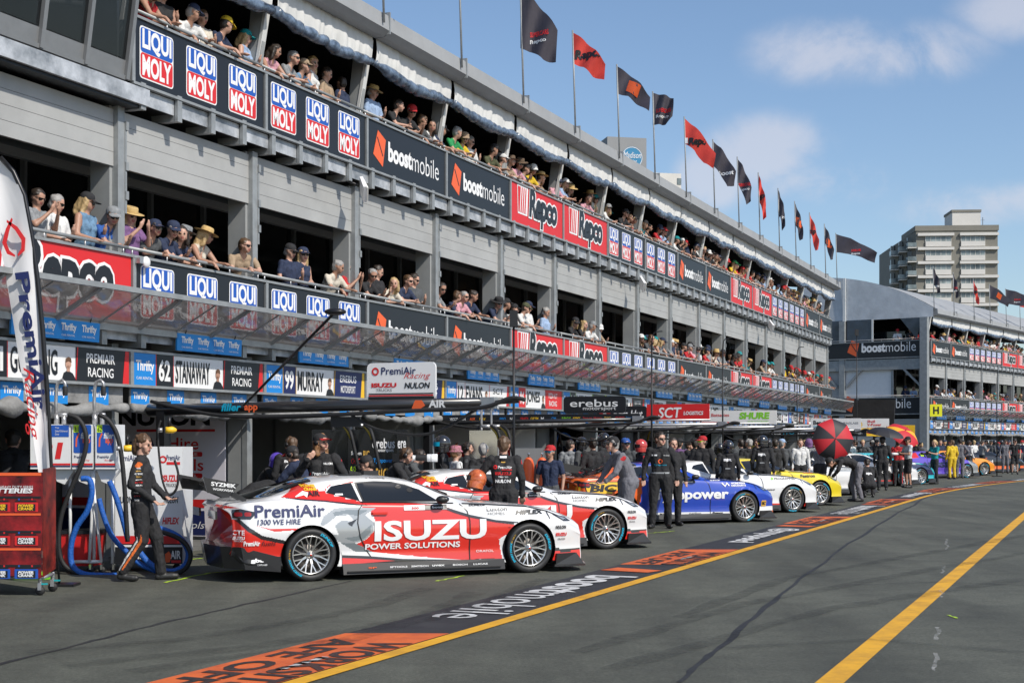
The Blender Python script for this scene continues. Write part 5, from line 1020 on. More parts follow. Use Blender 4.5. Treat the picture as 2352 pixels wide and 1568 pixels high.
# ------------------------------------------------------------ garage signage
def fpt(s, y, z): return O1 + Matrix.Rotation(RZ, 4, 'Z') @ Vector((s, y, z))
HB = [(-1, '31', 'GOLDING', 'PREMIAIR', 'RACING', BLK, RED), (0, '62', 'STANAWAY', 'PREMIAIR', 'RACING', BLK, RED), (1, '99', 'MURRAY', 'EREBUS', 'MOTORSPORT', NAV, YEL), (2, '9', 'BROWN', 'EREBUS', 'MOTORSPORT', NAV, YEL), (3, '12', 'EVANS', 'SCT', 'MOTORSPORT', WHT, RED), (4, '96', 'JONES', 'PIZZA HUT', 'RACING', RED, RED), (5, '14', 'HILL', 'BRADJONES', 'RACING', BLK, LIM), (6, '8', 'HEIMGARTNER', 'R&J BATTERIES', 'RACING', BLK, RED), (7, '', 'SUPERCARS', '', '', BLK, ORG), (8, '', 'SUPERCARS', '', '', BLK, ORG), (9, '4', 'SMITH', 'SCT', 'RACING', WHT, CYN), (10, '3', 'FULLWOOD', '', '', WHT, CYN), (11, '10', 'PERCAT', 'RACING', 'TEAM', RED, WHT), (12, '20', 'REYNOLDS', 'TEAM', '18', WHT, PUR), (13, '18', 'WINTERBOTTOM', 'TEAM', '18', BLK, ORG), (14, '11', 'DE PASQUALE', 'RACING', 'TEAM', RED, YEL), (15, '17', 'DAVISON', 'RACING', 'TEAM', RED, YEL)]
PORT = [SKINS[1], SKINS[0]]
for row in (0, 1):
    for n, num, nam, t1_, t2_, bc, ac in HB:
        if row and n > 7: continue
        s = (S0 if not row else S2) + n * U; rz, org = (RZ, O1) if not row else (RZ2, O2)
        if row and n < 0: continue
        p = org + Matrix.Rotation(rz, 4, 'Z') @ Vector((s, 0, 2.53))
        e = empty('name_board', p, rz, '%s and white driver name board, %s along the %s garages' % ({BLK: 'black', NAV: 'navy', WHT: 'red edged', RED: 'red'}[bc], ordn(n if row else n + 1), 'far' if row else 'near'), 'sign', 'driver name boards over the garages')
        bd = MB().box(.06, U - .05, 0, .05, 0, .46, WHT).build('board', e)
        it = [(rect(.06, 0, .56, .46), LBL, 1), (text('Thrifty', .10, .16, .2, .42, off=.03), WHT, 2), (text('CAR RENTAL', .11, .08, .04, .38), WHT, 2), (rect(.565, 0, .98, .46), bc if bc is not WHT else WHT, 1), (rect(.56, 0, .575, .46), ac, 2), (rect(.98, 0, .995, .46), ac, 2),
              (rect(2.28, 0, U - .06, .46), bc, 1), (pg((U - .20, 0), (U - .06, 0), (U - .06, .46), (U - .14, .46)), ac, 2), (strip([(2.28, 0), (2.32, .46)], .02), ac, 2)]
        tc = BLK if bc is WHT else WHT
        if num: it.append((text(num, .63, .07, .32, .28, off=.03), tc, 2))
        it.append((text(nam, 1.04, .06, .34, .88, off=.02), BLK, 2))
        if t1_: it.append((text(t1_, 2.5, .26, .13, .6, off=.01), tc, 2)); it.append((text(t2_, 2.53, .07, .13, .54, off=.01), tc, 2))
        # driver's portrait: shoulders, face, hair
        it += [(pg((2.0, 0), (2.04, .10), (2.12, .14), (2.22, .10), (2.30, 0)), BLK, 2), (disc(2.13, .22, .058, 14), PORT[n % 2], 3), (pg((2.10, .12), (2.10, .2), (2.16, .2), (2.16, .12)), PORT[n % 2], 3), (pg((2.07, .24), (2.08, .30), (2.13, .32), (2.18, .30), (2.19, .24), (2.13, .26)), BRN, 4)]
        mb = MB(); draw(mb, it, lambda u, v, k: (u, -.002 - .003 * k, v)); mb.build('lettering', bd)
        fr = MB(); fr.box(0, U, -.02, .06, .462, .50, GALV); fr.box(0, U, -.02, .06, -.04, -.002, GALV); fr.box(-.03, .04, -.02, .055, -.001, .461, GALV); fr.build('frame', e)
PATCH = MB(); PATCH.shape(rect(0, 2.22, .42, 2.48), LBL, lambda u, v: (u, .094, v)); PATCH.shape(text('Thrifty', .04, 2.30, .13, .34, off=.03), WHT, lambda u, v: (u, .090, v)); PATCH = PATCH.mesh('blue_patch')
hs = MB(); hs.box(0, 1.70, 0, .03, 0, .26, LBL); hsb = hs.mesh('board'); ls = MB()
for i in range(4): ls.shape(text('Thrifty', .10 + .41 * i, .09, .13, .30, off=.03), WHT, lambda u, v: (u, -.004, v)); ls.shape(text('CAR RENTAL', .11 + .41 * i, .045, .025, .27), WHT, lambda u, v: (u, -.004, v))
hsl = ls.mesh('lettering'); hk = MB(); [hk.tube([(.2 + 1.3 * k, .0, .26), (.2 + 1.3 * k, -.03, .36), (.2 + 1.3 * k, .03, .42)], .008, MTB, 5) for k in (0, 1)]; hkm = hk.mesh('hook')
for row, rng in ((0, range(-1, 16)), (1, range(0, 8))):
    for n in rng:
        s = (S0 if not row else S2) + n * U + .95; rz, org = (RZ, O1) if not row else (RZ2, O2)
        e = empty('hanging_sign', org + Matrix.Rotation(rz, 4, 'Z') @ Vector((s, -.10, 3.07)), rz, 'blue hanging sign with four white words, %s under the %s canopy' % (ordn(n + (1 - row)), 'far' if row else 'near'), 'sign', 'blue signs hung under the canopy')
        e.rotation_euler.x = R(random.uniform(-3, 3)); b_ = inst(hsb, 'board', e); inst(hsl, 'lettering', b_); inst(hkm, 'hook', e)
        # cloth band with blue patches and the rolled door cover under it
        sb = (S0 if not row else S2) + n * U
        e = empty('rolled_door_cover', org + Matrix.Rotation(rz, 4, 'Z') @ Vector((sb, 0, 0)), rz, 'grey rolled cloth door cover with blue patches, %s along the %s garages' % (ordn(n + (1 - row)), 'far' if row else 'near'), 'door cover', 'rolled door covers over the garages')
        m = MB(); m.box(.1, U - .06, .10, .12, 2.24, 2.49, mat('grey_cover_cloth', (.23, .23, .228), .85, var=.3, scale=5, bump=1., bscale=9))
        m.build('cloth_band', e)
        for k in range(4): inst(PATCH, 'blue_patch', e, (.12 + .85 * k, 0, 0))
        roll(.1, U - .06, 2.20, .06, 50 + n, .068, MATS['grey_cover_cloth'], 1.0, .06).build('roll', e)
# ------------------------------------------------------------ booms with sign boards
def text_items(lst): return lst
def board_mesh(e, w_, h_, bc, items, r=.06, name='board', th=.03):
    o_ = rect(0, 0, w_, h_, r)[0]; n = len(o_); m = MB(); m.add([(a, 0, b) for a, b in o_] + [(a, th, b) for a, b in o_], [tuple(range(n)), tuple(range(2 * n - 1, n - 1, -1))] + [(i, n + i, n + (i + 1) % n, (i + 1) % n) for i in range(n)], bc); bd = m.build(name, e)
    if items: m = MB(); draw(m, items, lambda u, v, k: (u, -.002 - .003 * k, v)); m.build('lettering', bd)
def cable(pts, r, m=RUB, n=6):
    out = []
    for i in range(len(pts) - 1):
        p0 = Vector(pts[max(i - 1, 0)]); p1 = Vector(pts[i]); p2 = Vector(pts[i + 1]); p3 = Vector(pts[min(i + 2, len(pts) - 1)])
        for q in range(8): t = q / 8; out.append(.5 * ((2 * p1) + (p2 - p0) * t + (2 * p0 - 5 * p1 + 4 * p2 - p3) * t * t + (3 * p1 - p0 - 3 * p2 + p3) * t ** 3))
    out.append(Vector(pts[-1])); return MB().tube(out, r, m, n)
NI = Vector((-cs, sn, 0)); OUT = -NI; RB = math.atan2(OUT.y, OUT.x)        # boom direction: out over the lane
def boom(n_bay, lab, L, z, th_=.08, start=.9, metal=False, ds=0.0):
    o_ = B1(S0 + n_bay * U + ds, start, z); e = empty('pit_boom', o_, RB, lab, 'boom', 'booms reaching out over the parked cars')
    m = MB()
    if metal: m.tube([(0, 0, .02), (L, 0, .06)], .035, STEEL, 10); m.tube([(0, .0, .16), (L * .95, 0, .17)], .02, STEEL, 8)
    else: m.tube([(-.3, 0, 0), (L, 0, .05)], [th_, th_ * .8], CARB, 14)
    m.build('arm', e)
    m = MB(); m.box(-.12, .02, -.08, .08, -z + .06, .12, MTB); m.build('post', e)
    cable([(-.2, -.09, .12), (L * .2, -.1, -.09), (L * .5, -.1, -.1), (L * .8, -.09, -.05), (L * 1.0, -.1, -.02), (L * 1.08, -.05, .1), (L * 1.12, 0, .08)], .028).build('air_hose', e)
    cable([(-.1, .09, .05), (L * .3, .1, -.12), (L * .7, .1, -.06), (L, .08, .1)], .018).build('air_hose', e)
    cable([(L * .6, -.05, -.06), (L * .7, -.05, -.3), (L * .85, -.03, -.35), (L * .98, 0, -.04)], .02).build('air_hose', e)
    m = MB(); m.box(L - .02, L + .18, -.06, .06, -.03, .12, STEEL); m.tube([(L + .18, 0, .05), (L + .5, 0, .07)], .03, MTB, 8); m.build('end_fitting', e)
    return e
bm1 = boom(0, 'long black carbon boom with cables over the nearest race car', 5.0, 2.17, .085, start=.35, ds=.35)
m = MB(); draw(m, [(text('filler', 1.0, -.03, .11, .33, off=.03, shear=.2), CYN, 1), (text('app', 1.38, -.05, .10, .22, off=.03), ORG, 1), (text('AIR', 4.25, -.01, .10, .25, off=.04), WHT, 1), (pg((4.0, -.02), (4.05, .09), (4.15, .09), (4.2, .02), (4.12, -.03)), ORG, 1)], lambda u, v, k: (u, -.088, v)); m.build('lettering', bm1)
m = MB(); m.box(2.75, 3.2, -.06, -.02, -.26, -.12, SKD); m.build('led_panel', bm1)
def boomboard(e_origin, x0, w_, h_, z, bc, items, lab, r=.07):
    p = e_origin + OUT * x0; p.z = z; e = empty('sponsor_board', p, RB, lab, 'sign', 'sponsor boards on the booms'); board_mesh(e, w_, h_, bc, items, r); 
    m = MB(); m.box(w_ * .15, w_ * .15 + .03, .032, .06, -.06, h_ * .5, GALV); m.box(w_ * .85, w_ * .85 + .03, .032, .06, -.06, h_ * .5, GALV); m.build('bracket', e); return e
o1 = B1(S0 + .35, .35, 0)
boomboard(o1, 3.28, 1.03, .50, 2.27, WHT, [(text('PremiAir', .22, .34, .10, .52, off=.01), NAV, 1), (disc(.13, .385, .055, 16, .03), RED, 1), (text('Racing', .56, .26, .10, .40, off=-.005, shear=.4), RED, 1), (text('ISUZU', .07, .17, .06, .38, off=.05), RED, 1), (text('TRUCKS', .14, .115, .035, .24), BLK, 1), (text('NULON', .57, .15, .08, .38, off=.03, shear=.15), BLK, 1), (rect(0.03, .075, 1.0, .09), BLK, 1), (rect(.03, .05, 1.0, .068), RED, 1), (rect(.02, .008, 1.01, .045), BLK, 1)], 'white rounded sponsor board with red and black lettering on the nearest boom')
bm2 = boom(3, 'black boom with a strip of small sponsor logos', 4.5, 2.1, .05, start=-.3, ds=-.1)
o2 = B1(S0 + 3 * U - .1, -.3, 0)
e = empty('logo_strip', o2 + OUT * .15 + Vector((0, 0, 2.10)), RB, 'long black strip of small coloured logos under the black rounded board', 'sign', 'sponsor boards on the booms')
lg = []
for i, (t_, c_) in enumerate((('W', WHT), ('VECCO', WHT), ('D2N', WHT), ('AIR', ORG), ('MAV', YEL), ('A', WHT), ('PPG', LBL), ('NB', WHT), ('ORAFOL', RED), ('GRYM', YEL), ('M', WHT), ('CM', LBL), ('SUPAGAS', GRN), ('ARMY', YEL), ('Snap-on', RED), ('Hope', RED), ('BIC', GLD), ('CHIKO', RED), ('Tyrepower', LBL))): lg.append((text(t_, .08 + .228 * i, .05, .06, min(.19, .035 * len(t_) + .03), off=.02), c_, 1))
board_mesh(e, 4.45, .17, BLK, lg, .01)
boomboard(o2, 3.0, 1.32, .34, 2.28, BLK, [(text('erebus', .14, .13, .15, 1.02, off=.01), WHT, 1), (text('motorsport', .42, .045, .08, .70, off=0), WHT, 1)], 'black rounded sponsor board with white lettering on the second boom')
for n, lab, L in ((5, 'steel boom with black cables under the black and red board', 4.3), (7, 'steel boom with black cables under the white board', 4.2), (9, 'steel boom between the white board and the red umbrella', 4.0), (11, 'steel boom under the white and blue board', 4.2), (13, 'farthest steel boom of the near building', 4.2)): boom(n, lab, L, 2.08, start=-.2, metal=True)
o5 = B1(S0 + 5 * U, -.2, 0)
boomboard(o5, 1.15, 1.30, .38, 2.22, BLK, [(disc(.2, .19, .15, 20), RED, 1), (pg((.1, .15), (.2, .24), (.3, .15)), WHT, 2), (text('Pizza Hut', .42, .10, .18, .78, off=.02, shear=.2), WHT, 1)], 'black board with a red disc and white script, on the third boom')
boomboard(o5, 2.45, 1.60, .42, 2.22, RED, [(text('SCT', .30, .08, .26, .60, off=.02, shear=.15), WHT, 1), (text('LOGISTICS', .95, .15, .09, .50, off=.03, shear=.15), WHT, 1)], 'red board with white lettering beside the black board on the third boom', .01)
o7 = B1(S0 + 7 * U, -.2, 0)
boomboard(o7, 1.9, 2.3, .40, 2.22, WHT, [(text('R&J Batteries', .1, .2, .12, .8, off=.01), RED, 1), (text('SHURE', 1.2, .15, .20, .9, off=.05, shear=.1), GRN, 1), (text('SOUND EXTRAORDINARY', 1.45, .06, .05, .62), GRN, 1), (rect(.02, .02, .9, .07), RED, 1)], 'white board with green and red lettering on the fourth boom', .01)
o11 = B1(S0 + 11 * U, -.2, 0)
boomboard(o11, 2.5, 1.9, .44, 2.16, WHT, [(text('Bendix', .1, .20, .16, .6, off=.03), BLK, 1), (rect(.1, .12, .7, .15), CYN, 1), (text('SUPAGLASS', 1.1, .22, .08, .7, off=.02), GRY, 1)], 'white board with black word and light blue line beyond the red umbrella', .01)
e = empty('logo_strip', o11 + OUT * .3 + Vector((0, 0, 1.92)), RB, 'black strip of small logos above the red and black umbrella', 'sign', 'sponsor boards on the booms')
board_mesh(e, 4.3, .22, BLK, [(text(t_, .1 + .52 * i, .07, .09, .42, off=.02), c_, 1) for i, (t_, c_) in enumerate((('ARC', WHT), ('TES', WHT), ('PPQ', CYN), ('MONROE', WHT), ('woodtex', RED), ('SIGNS', CYN), ('PROGRESS', WHT), ('4', WHT)))], .01)
o12 = B1(S0 + 12 * U, -.2, 0)
boomboard(o12, 3.2, 1.75, .50, 2.14, WHT, [(pg((.05, 0), (.18, .5), (.28, .5), (.15, 0)), YEL, 1), (disc(.55, .26, .16, 14), YEL, 1), (text('Shell', .9, .34, .10, .3, off=.02), RED, 2), (text('V-Power', .9, .20, .11, .55, off=.02), RED, 2), (text('Racing Team', .9, .1, .06, .5), RED, 2)], 'white board with a yellow shell shape and red words', .01)
boomboard(B1(S0 + 14 * U, -.2, 0), 3.3, 1.8, .5, 1.95, YEL, [(text('TRADIE', .3, .12, .28, 1.2, off=.05), BLK, 1)], 'yellow board with black lettering behind the red and yellow umbrella', .01)
e = empty('sponsor_board', P(1952, 1001, 57) , R(-10), 'long yellow board with dark lettering below the white board', 'sign', 'sponsor boards on the booms'); board_mesh(e, 2.2, .32, YEL, [(text('TYRES & AUTO', .3, .09, .15, 1.6, off=.03), RED, 1)], .01)
# ------------------------------------------------------------ PremiAir end: fuel tower, cabinet, hoses
def ppt(x, y, Y): return P(x, y, Y)
def Z(x, y, Y=18.4): return P((0 + x / 1.568) / 1.7415, (1400 + y / 1.568) / 1.7415, Y)      # from the photo's close view of the left corner
Yr = 18.4; b0 = Z(190, 1400, Yr); b0.z = 0
rig = empty('fuel_tower', b0, 0, 'white fuel tower on tubular legs with red number and blue square labels', 'fuel rig')
def rl(x, y, dy=0): q = Z(x, y, Yr + dy); return (q.x - b0.x, dy, q.z)
for x0, x1, nm in ((190, 442, 0), (452, 582, 1), (598, 724, 2)):
    a = rl(x0, 745); b = rl(x1, 465); MB().box(a[0], b[0], 0, .45, a[2], b[2], SATW).build('fuel_tank', rig)
    w_, h_ = b[0] - a[0], b[2] - a[2]; it = [(rect(0, .085 * h_, w_, .13 * h_), RED, 1), (rect(0, .045 * h_, w_, .075 * h_), NAV, 1)]
    if nm == 0: it += [(rect(.02, h_ * .72, w_ - .02, h_ - .01), BLU, 1), (text('31', w_ * .22, h_ * .22, h_ * .38, w_ * .60, off=.06, shear=.15), RED, 1), (text('Tap', w_ * .62, h_ * .90, .025, .05), WHT, 2), (text('Diesel Delivered', w_ * .62, h_ * .83, .025, .16), WHT, 2), (text('Done', w_ * .62, h_ * .76, .025, .05), WHT, 2), (disc(w_ * .2, h_ * .84, .05, 10, .035), ORG, 2)]
    else: it += [(rect(.02, h_ * .36, w_ - .02, h_ * .99, .02), BLU, 1), (rect(.02, h_ * .82, .09, h_ * .99), LIM, 2), (text('31' if nm == 1 else '62', .03, h_ * .84, .06, .055, off=.02), BLK, 3), (text('filler', w_ * .42, h_ * .68, .08, w_ * .5, off=.03, shear=.2), WHT, 2), (text('app', w_ * .5, h_ * .54, .08, w_ * .38, off=.03), ORG, 2), (strip([(w_ * .2, h_ * .5), (w_ * .22, h_ * .68), (w_ * .34, h_ * .8)], .02), ORG, 2), (text('PremiAir', w_ * .1, h_ * .24, .04, w_ * .6, off=.01), NAV, 1), (text('Racing', w_ * .45, h_ * .17, .03, w_ * .4, shear=.4), RED, 1)]
    m = MB(); draw(m, it, lambda u, v, k: (a[0] + u, -.002 - .002 * k, a[2] + v)); m.build('lettering', rig)
m = MB()
for x in (440, 590, 705): q0 = rl(x, 750, .2); m.tube([q0, (q0[0], .2, .12)], .022, SATW, 8)
for xa, xb in ((575, 635), (590, 560)): q0 = rl(xa, 750, .1); q1 = rl(xb, 1325, .1); m.tube([q0, q1], .020, SATW, 8)
m.tube([rl(440, 1325, .15), rl(640, 1325, .15)], .022, SATW, 8); m.tube([rl(440, 1325, .15), (rl(440, 1325)[0], .15, .10)], .02, SATW, 8)
for x in (400, 540, 680): q = rl(x, 745, .1); m.hexa([(q[0] - .09, .1, q[2] - .16), (q[0] + .01, .1, q[2] - .2), (q[0] + .01, .2, q[2] - .2), (q[0] - .09, .2, q[2] - .16), (q[0] - .16, .1, q[2]), (q[0] + .14, .1, q[2]), (q[0] + .14, .2, q[2]), (q[0] - .16, .2, q[2])], SATW)
m.build('leg_frame', rig)
for x in (455, 570, 640, 715):
    q = rl(x, 1400, .1); m = MB(); m.lathe([(0, -.02), (.045, -.02), (.045, .02), (0, .02)], RUB, o=(q[0], .1, .048), ax='y', n=14); m.box(q[0] - .015, q[0] + .015, .06, .14, .05, .12, CHR); m.build('castor', rig)
for x in (350, 590):
    m = MB(); m.tube([rl(x + 5, 460, .2), rl(x, 330, .2), rl(x + 4, 240, .2), rl(x + 14, 200, .2), rl(x + 40, 185, .2), rl(x + 58, 205, .2), rl(x + 60, 250, .2)], .022, STEEL, 10)
    m.lathe([(.03, 0), (.034, .02), (.034, .10), (.03, .12)], RUB, o=(rl(x + 58, 285, .2)[0], .2, rl(x + 58, 285, .2)[2]), n=12)
    m.tube([rl(x + 5, 465, .2), rl(x + 5, 400, .2)], .035, STEEL, 10); m.tube([rl(x + 5, 405, .2), rl(x + 70, 405, .2)], .028, STEEL, 10); m.tube([rl(x + 50, 465, .2), rl(x + 50, 410, .2)], .03, STEEL, 10)
    m.build('vent_pipe', rig)
HOSE = mat('hose_blue_sleeve', (.01, .10, .42), .6, var=.2, scale=20, bump=.6, bscale=40); HYE = mat('hose_yellow_band', (.45, .32, .03), .6)
def hose(pts, r, m_, lab, grp='fuel hoses of the fuel tower', dy=-.06):
    q = [Z(a, b, Yr + dy) for a, b in pts]; o_ = cable(q, r, m_, 9).build('fuel_hose'); tag(o_, lab, 'hose', grp); return o_
hose([(430, 405), (490, 430), (532, 500), (540, 600), (505, 730), (440, 880), (390, 1020), (370, 1150), (378, 1290), (430, 1370), (560, 1415), (720, 1432)], .030, RUB, 'thick black hose looping from the left vent pipe to the ground')
hose([(620, 403), (680, 440), (730, 520), (760, 650), (780, 850), (792, 1050), (800, 1200)], .030, RUB, 'thick black hose hanging straight behind the walking man')
hose([(510, 805), (562, 815), (575, 900), (545, 1010), (480, 1110), (445, 1230), (455, 1350), (540, 1405), (730, 1412)], .038, HOSE, 'blue sleeved hose curling down left of the white legs')
hose([(685, 820), (712, 880), (740, 960), (770, 1060), (800, 1180)], .036, HOSE, 'short blue sleeved hose right of the white legs', dy=-.04)
hose([(620, 930), (650, 1040), (700, 1160), (790, 1260), (880, 1340), (980, 1385)], .034, HOSE, 'blue sleeved hose running behind the walking man legs', dy=.02)
hose([(940, 1110), (1040, 1130), (1130, 1180), (1180, 1260), (1165, 1340), (1090, 1385), (1000, 1375), (930, 1330), (870, 1260)], .040, HOSE, 'blue sleeved hose loop right of the walking man', dy=-.02)
hose([(940, 1130), (1050, 1150), (1150, 1200), (1195, 1280), (1165, 1365), (1090, 1400), (990, 1388)], .030, RUB, 'black hose with yellow band outside the blue loop', dy=-.1)
m = cable([Z(1008, 440, Yr), Z(990, 520, Yr), Z(1000, 680, Yr), Z(1020, 820, Yr), (Z(1060, 905, Yr)), Z(1105, 870, Yr), Z(1118, 780, Yr), Z(1095, 690, Yr)], .016).build('air_line'); tag(m, 'thin black air line hanging in a loop before the white cabinet', 'hose')
for (x, y, l_) in ((1068, 500, 'yellow wheel gun hanging from the boom post'), (805, 615, 'yellow wheel gun resting on the white cabinet top')):
    q = Z(x, y, Yr - .05); e = empty('wheel_gun', q, .3, l_, 'wheel gun'); m = MB(); m.lathe([(.0, -.06), (.04, -.06), (.045, -.02), (.045, .03), (.03, .06), (.015, .08), (0, .08)], YEL, ax='x', n=12); m.build('body', e); MB().tube([(-.02, 0, .03), (-.01, 0, .17)], .024, MTB, 8).build('handle', e); MB().tube([(-.1, 0, 0), (-.15, 0, 0)], .03, STEEL, 8).build('socket', e)
m = MB(); q0 = Z(330, 1320, Yr); q1 = Z(580, 1130, Yr); cx_ = (q0.x + q1.x) / 2; bn = empty('red_bin', (cx_, Yr + .45, 0), 0, 'red plastic bin behind the tubular legs', 'bin')
m.hexa([(-.2, -.18, .08), (.2, -.18, .08), (.2, .18, .08), (-.2, .18, .08), (-.25, -.22, .5), (.25, -.22, .5), (.25, .22, .5), (-.25, .22, .5)], RED); m.build('tub', bn); MB().box(-.27, .27, -.24, .24, .502, .55, BLK).build('lid', bn)
c0 = Z(722, 1390, 18.75); c1 = Z(1145, 605, 18.75); cab = empty('tool_cabinet', (c0.x, 18.75, 0), 0, 'tall white cabinet with red and black sponsor lettering behind the walking man', 'cabinet')
W_ = c1.x - c0.x; H_ = c1.z; MB().box(0, W_, 0, .6, .10, H_, SATW).build('cabinet_body', cab)
k = W_ / 423.; vx = lambda x: (x - 722) * k; vz = lambda y: (1390 - y) / (1390 - 605.) * H_
it = [(rect(vx(722), .10, vx(1145), vz(1205)), BLK, 1), (rect(vx(722), vz(1215), vx(1145), vz(1165)), RED, 2), (rect(vx(722), vz(1235), vx(1145), vz(1222)), WHT, 2), (text('PremiAir', vx(1045), vz(690), .07, vx(1130) - vx(1045), off=.01), NAV, 1), (disc(vx(1022), vz(685), .05, 14, .028), RED, 1), (rect(vx(1045), vz(718), vx(1130), vz(700)), RED, 1), (text('ISUZU', vx(1018), vz(825), .09, vx(1115) - vx(1018), off=.04), RED, 1), (text('TRUCKS', vx(1040), vz(857), .045, vx(1105) - vx(1040)), BLK, 1), (text('NULON', vx(1028), vz(960), .09, vx(1118) - vx(1028), off=.02, shear=.15), BLK, 1), (text('HIFLEX', vx(1018), vz(1092), .09, vx(1125) - vx(1018), off=.04, shear=.2), RED, 1), (text('AIR', vx(1070), vz(1310), .11, vx(1135) - vx(1070), off=.03), WHT, 3), (pg((vx(1035), vz(1335)), (vx(1035), vz(1280)), (vx(1060), vz(1262)), (vx(1078), vz(1290)), (vx(1065), vz(1330))), ORG, 3), (rect(vx(1075), vz(1335), vx(1135), vz(1318)), RED, 3), (text('AIR', vx(830), vz(1310), .11, .16, off=.03), WHT, 3), (text('PremiAir', vx(725), vz(695), .08, .28, off=.01), NAV, 1), (text('NULON', vx(735), vz(960), .09, .2, off=.02), BLK, 1)]
m = MB(); draw(m, it, lambda u, v, q: (u, -.002 - .002 * q, v)); m.build('lettering', cab)
for x in (.1, W_ - .1): MB().lathe([(0, -.02), (.05, -.02), (.05, .02), (0, .02)], RUB, o=(x, .1, .05), ax='y', n=14).build('castor', cab)
# big white banner on the garage partition
bo = fpt(S0 + U - .02, .72, 0)
bn = empty('partition_banner', bo, RZ, 'tall white banner with black and red lettering on the first garage partition', 'banner')
# it faces the camera: plane x = -.05, running inward (y)
MB().box(-.05, -.035, 0, 3.4, .12, 2.3, mat('banner_lilac', (.74, .72, .80), .6)).build('banner_cloth', bn)
def bn_items(lst):
    m = MB(); draw(m, lst, lambda u, v, q: (-.052 - .002 * q, 3.4 - u, v)); m.build('lettering', bn)
bn_items([(rect(0, .14, 3.4, .55), NAV, 1), (rect(0, .60, 3.4, .74), RED, 1), (text('NULON', 1.2, 1.98, .30, 1.9, off=.04), BLK, 1), (rect(1.6, 1.88, 3.2, 1.92), RED, 1), (text('PremiAir', 1.2, 1.58, .20, .95), NAV, 1), (text('Hire', 2.25, 1.58, .20, .62, off=.01), RED, 1), (rect(1.9, 1.46, 2.95, 1.54, .03), RED, 1), (text('1300 WE HIRE', 2.0, 1.475, .05, .85), WHT, 2), (text('PremiAir', 1.2, 1.22, .20, .95), NAV, 1), (text('Fuels', 2.25, 1.22, .20, .72, off=.01), RED, 1), (rect(1.9, 1.10, 2.95, 1.18, .03), RED, 1), (text('1300 WE FUEL', 2.0, 1.115, .05, .85), WHT, 2), (text('ISUZU', 1.3, .95, .14, 1.1, off=.05), RED, 1), (text('TRUCKS', 1.4, .80, .12, .9, off=.01), NAV, 1), (text('SP tools', 2.2, .25, .12, .8, shear=.3), WHT, 2)])
for n, lab, bc, tt, tc in ((3, 'plain grey partition banner beside the black equipment tower', CONC, '', WHT), (5, 'white partition banner with big red letters', WHT, 'Batteries', RED), (7, 'dark partition banner behind the blue car', BLK, 'BJR', WHT), (9, 'pale partition banner behind the white car', LGY, '', BLK), (11, 'black partition banner behind the umbrellas', BLK, 'BJR', WHT)):
    e = empty('partition_banner', fpt(S0 + n * U - .02, .72, 0), RZ, lab, 'banner'); MB().box(-.05, -.035, 0, 3.4, .12, 2.2, bc).build('banner_cloth', e)
    if tt: m = MB(); m.shape(text(tt, .4, 1.3, .45, 2.4, off=.04, shear=.1), tc, lambda u, v: (-.055, 3.4 - u, v)); m.build('lettering', e)
# feather banner, battery display trolley, green board at the left edge
Yf = 16.9
fb = empty('feather_banner', XY(150, Yf), 0, 'tall white feather banner with black edge and red emblem at the left edge', 'banner flag')
def fl_(x, y, dy=0): q = P(x, y, Yf); b_ = XY(150, Yf); return (q.x - b_.x, dy, q.z)
edge = [(-40, 340), (0, 362), (30, 395), (55, 450), (72, 540), (85, 640), (97, 760), (106, 880), (113, 1000), (118, 1118)]; lef = [(-60, 345), (-45, 400), (-20, 480), (5, 600), (25, 720), (48, 840), (68, 940), (78, 1010), (85, 1070), (92, 1122)]
vs = []; 
for (a, b) in zip(lef, edge):
    for t in range(7): q = t / 6; x = a[0] + (b[0] - a[0]) * q; y = a[1] + (b[1] - a[1]) * q; vs.append(fl_(x, y, .05 * math.sin(q * 5 + y * .012) ))
MB().add(vs, [(7 * i + j, 7 * i + j + 1, 7 * i + j + 8, 7 * i + j + 7) for i in range(9) for j in range(6)], mat('banner_white', (.70, .70, .71), .7), True).build('banner_cloth', fb)
m = MB(); m.tube([fl_(x + 1, y, 0) for x, y in edge[1:]] + [fl_(128, 1240), fl_(137, 1345)], [.030] * 7 + [.025] * 2 + [.014] * 2, MTB, 8); m.build('pole', fb)
m = MB()
tm = text('PremiAir', 0, 0, .17, 1.55, off=.03)
def cv(u, v):         # run down the banner: u metres along its axis, v across
    y = 340 + u * 193; i = 0
    while i < 8 and edge[i + 1][1] < y: i += 1
    f = (y - edge[i][1]) / (edge[i + 1][1] - edge[i][1]); a0 = Vector(edge[i]).lerp(Vector(edge[i + 1]), f); l0 = Vector(lef[i]).lerp(Vector(lef[i + 1]), f); c = l0.lerp(a0, .52); ax_ = (Vector(edge[i + 1]) - Vector(edge[i])).normalized(); pr = Vector((-ax_.y, ax_.x)); q = c - pr * (v * 190)
    return fl_(q.x, q.y, -.075)
m.shape(tm, NAV, lambda u, v: cv(1.04 + u * 1.13, v - .06)); m.shape(text('Racing', 0, 0, .17, 1.1, off=.0, shear=.4), RED, lambda u, v: cv(2.15 + u, v - .17))
for sgn in (1, -1): m.shape(strip([(.15, .02 * sgn), (.10, .10 * sgn), (.0, .13 * sgn), (-.12, .06 * sgn), (-.2, -.04 * sgn)], [.02, .05, .06, .05, .02]), RED, lambda u, v: cv(.72 + u, v * .9)); 
m.build('lettering', fb)
MB().box(-.14, .14, -.14, .14, 0.0, .03, MTB).build('base', fb)
Yb = 15.75; tq = empty('display_trolley', XY(0, Yb), 0, 'wheeled display trolley wrapped in red battery advertising cloth at the left edge', 'trolley')
def bl(x, y, dy=0): q = P(x, y, Yb + dy); b_ = XY(0, Yb); return (q.x - b_.x, dy, q.z)
a = bl(-70, 1316); b = bl(95, 1088)
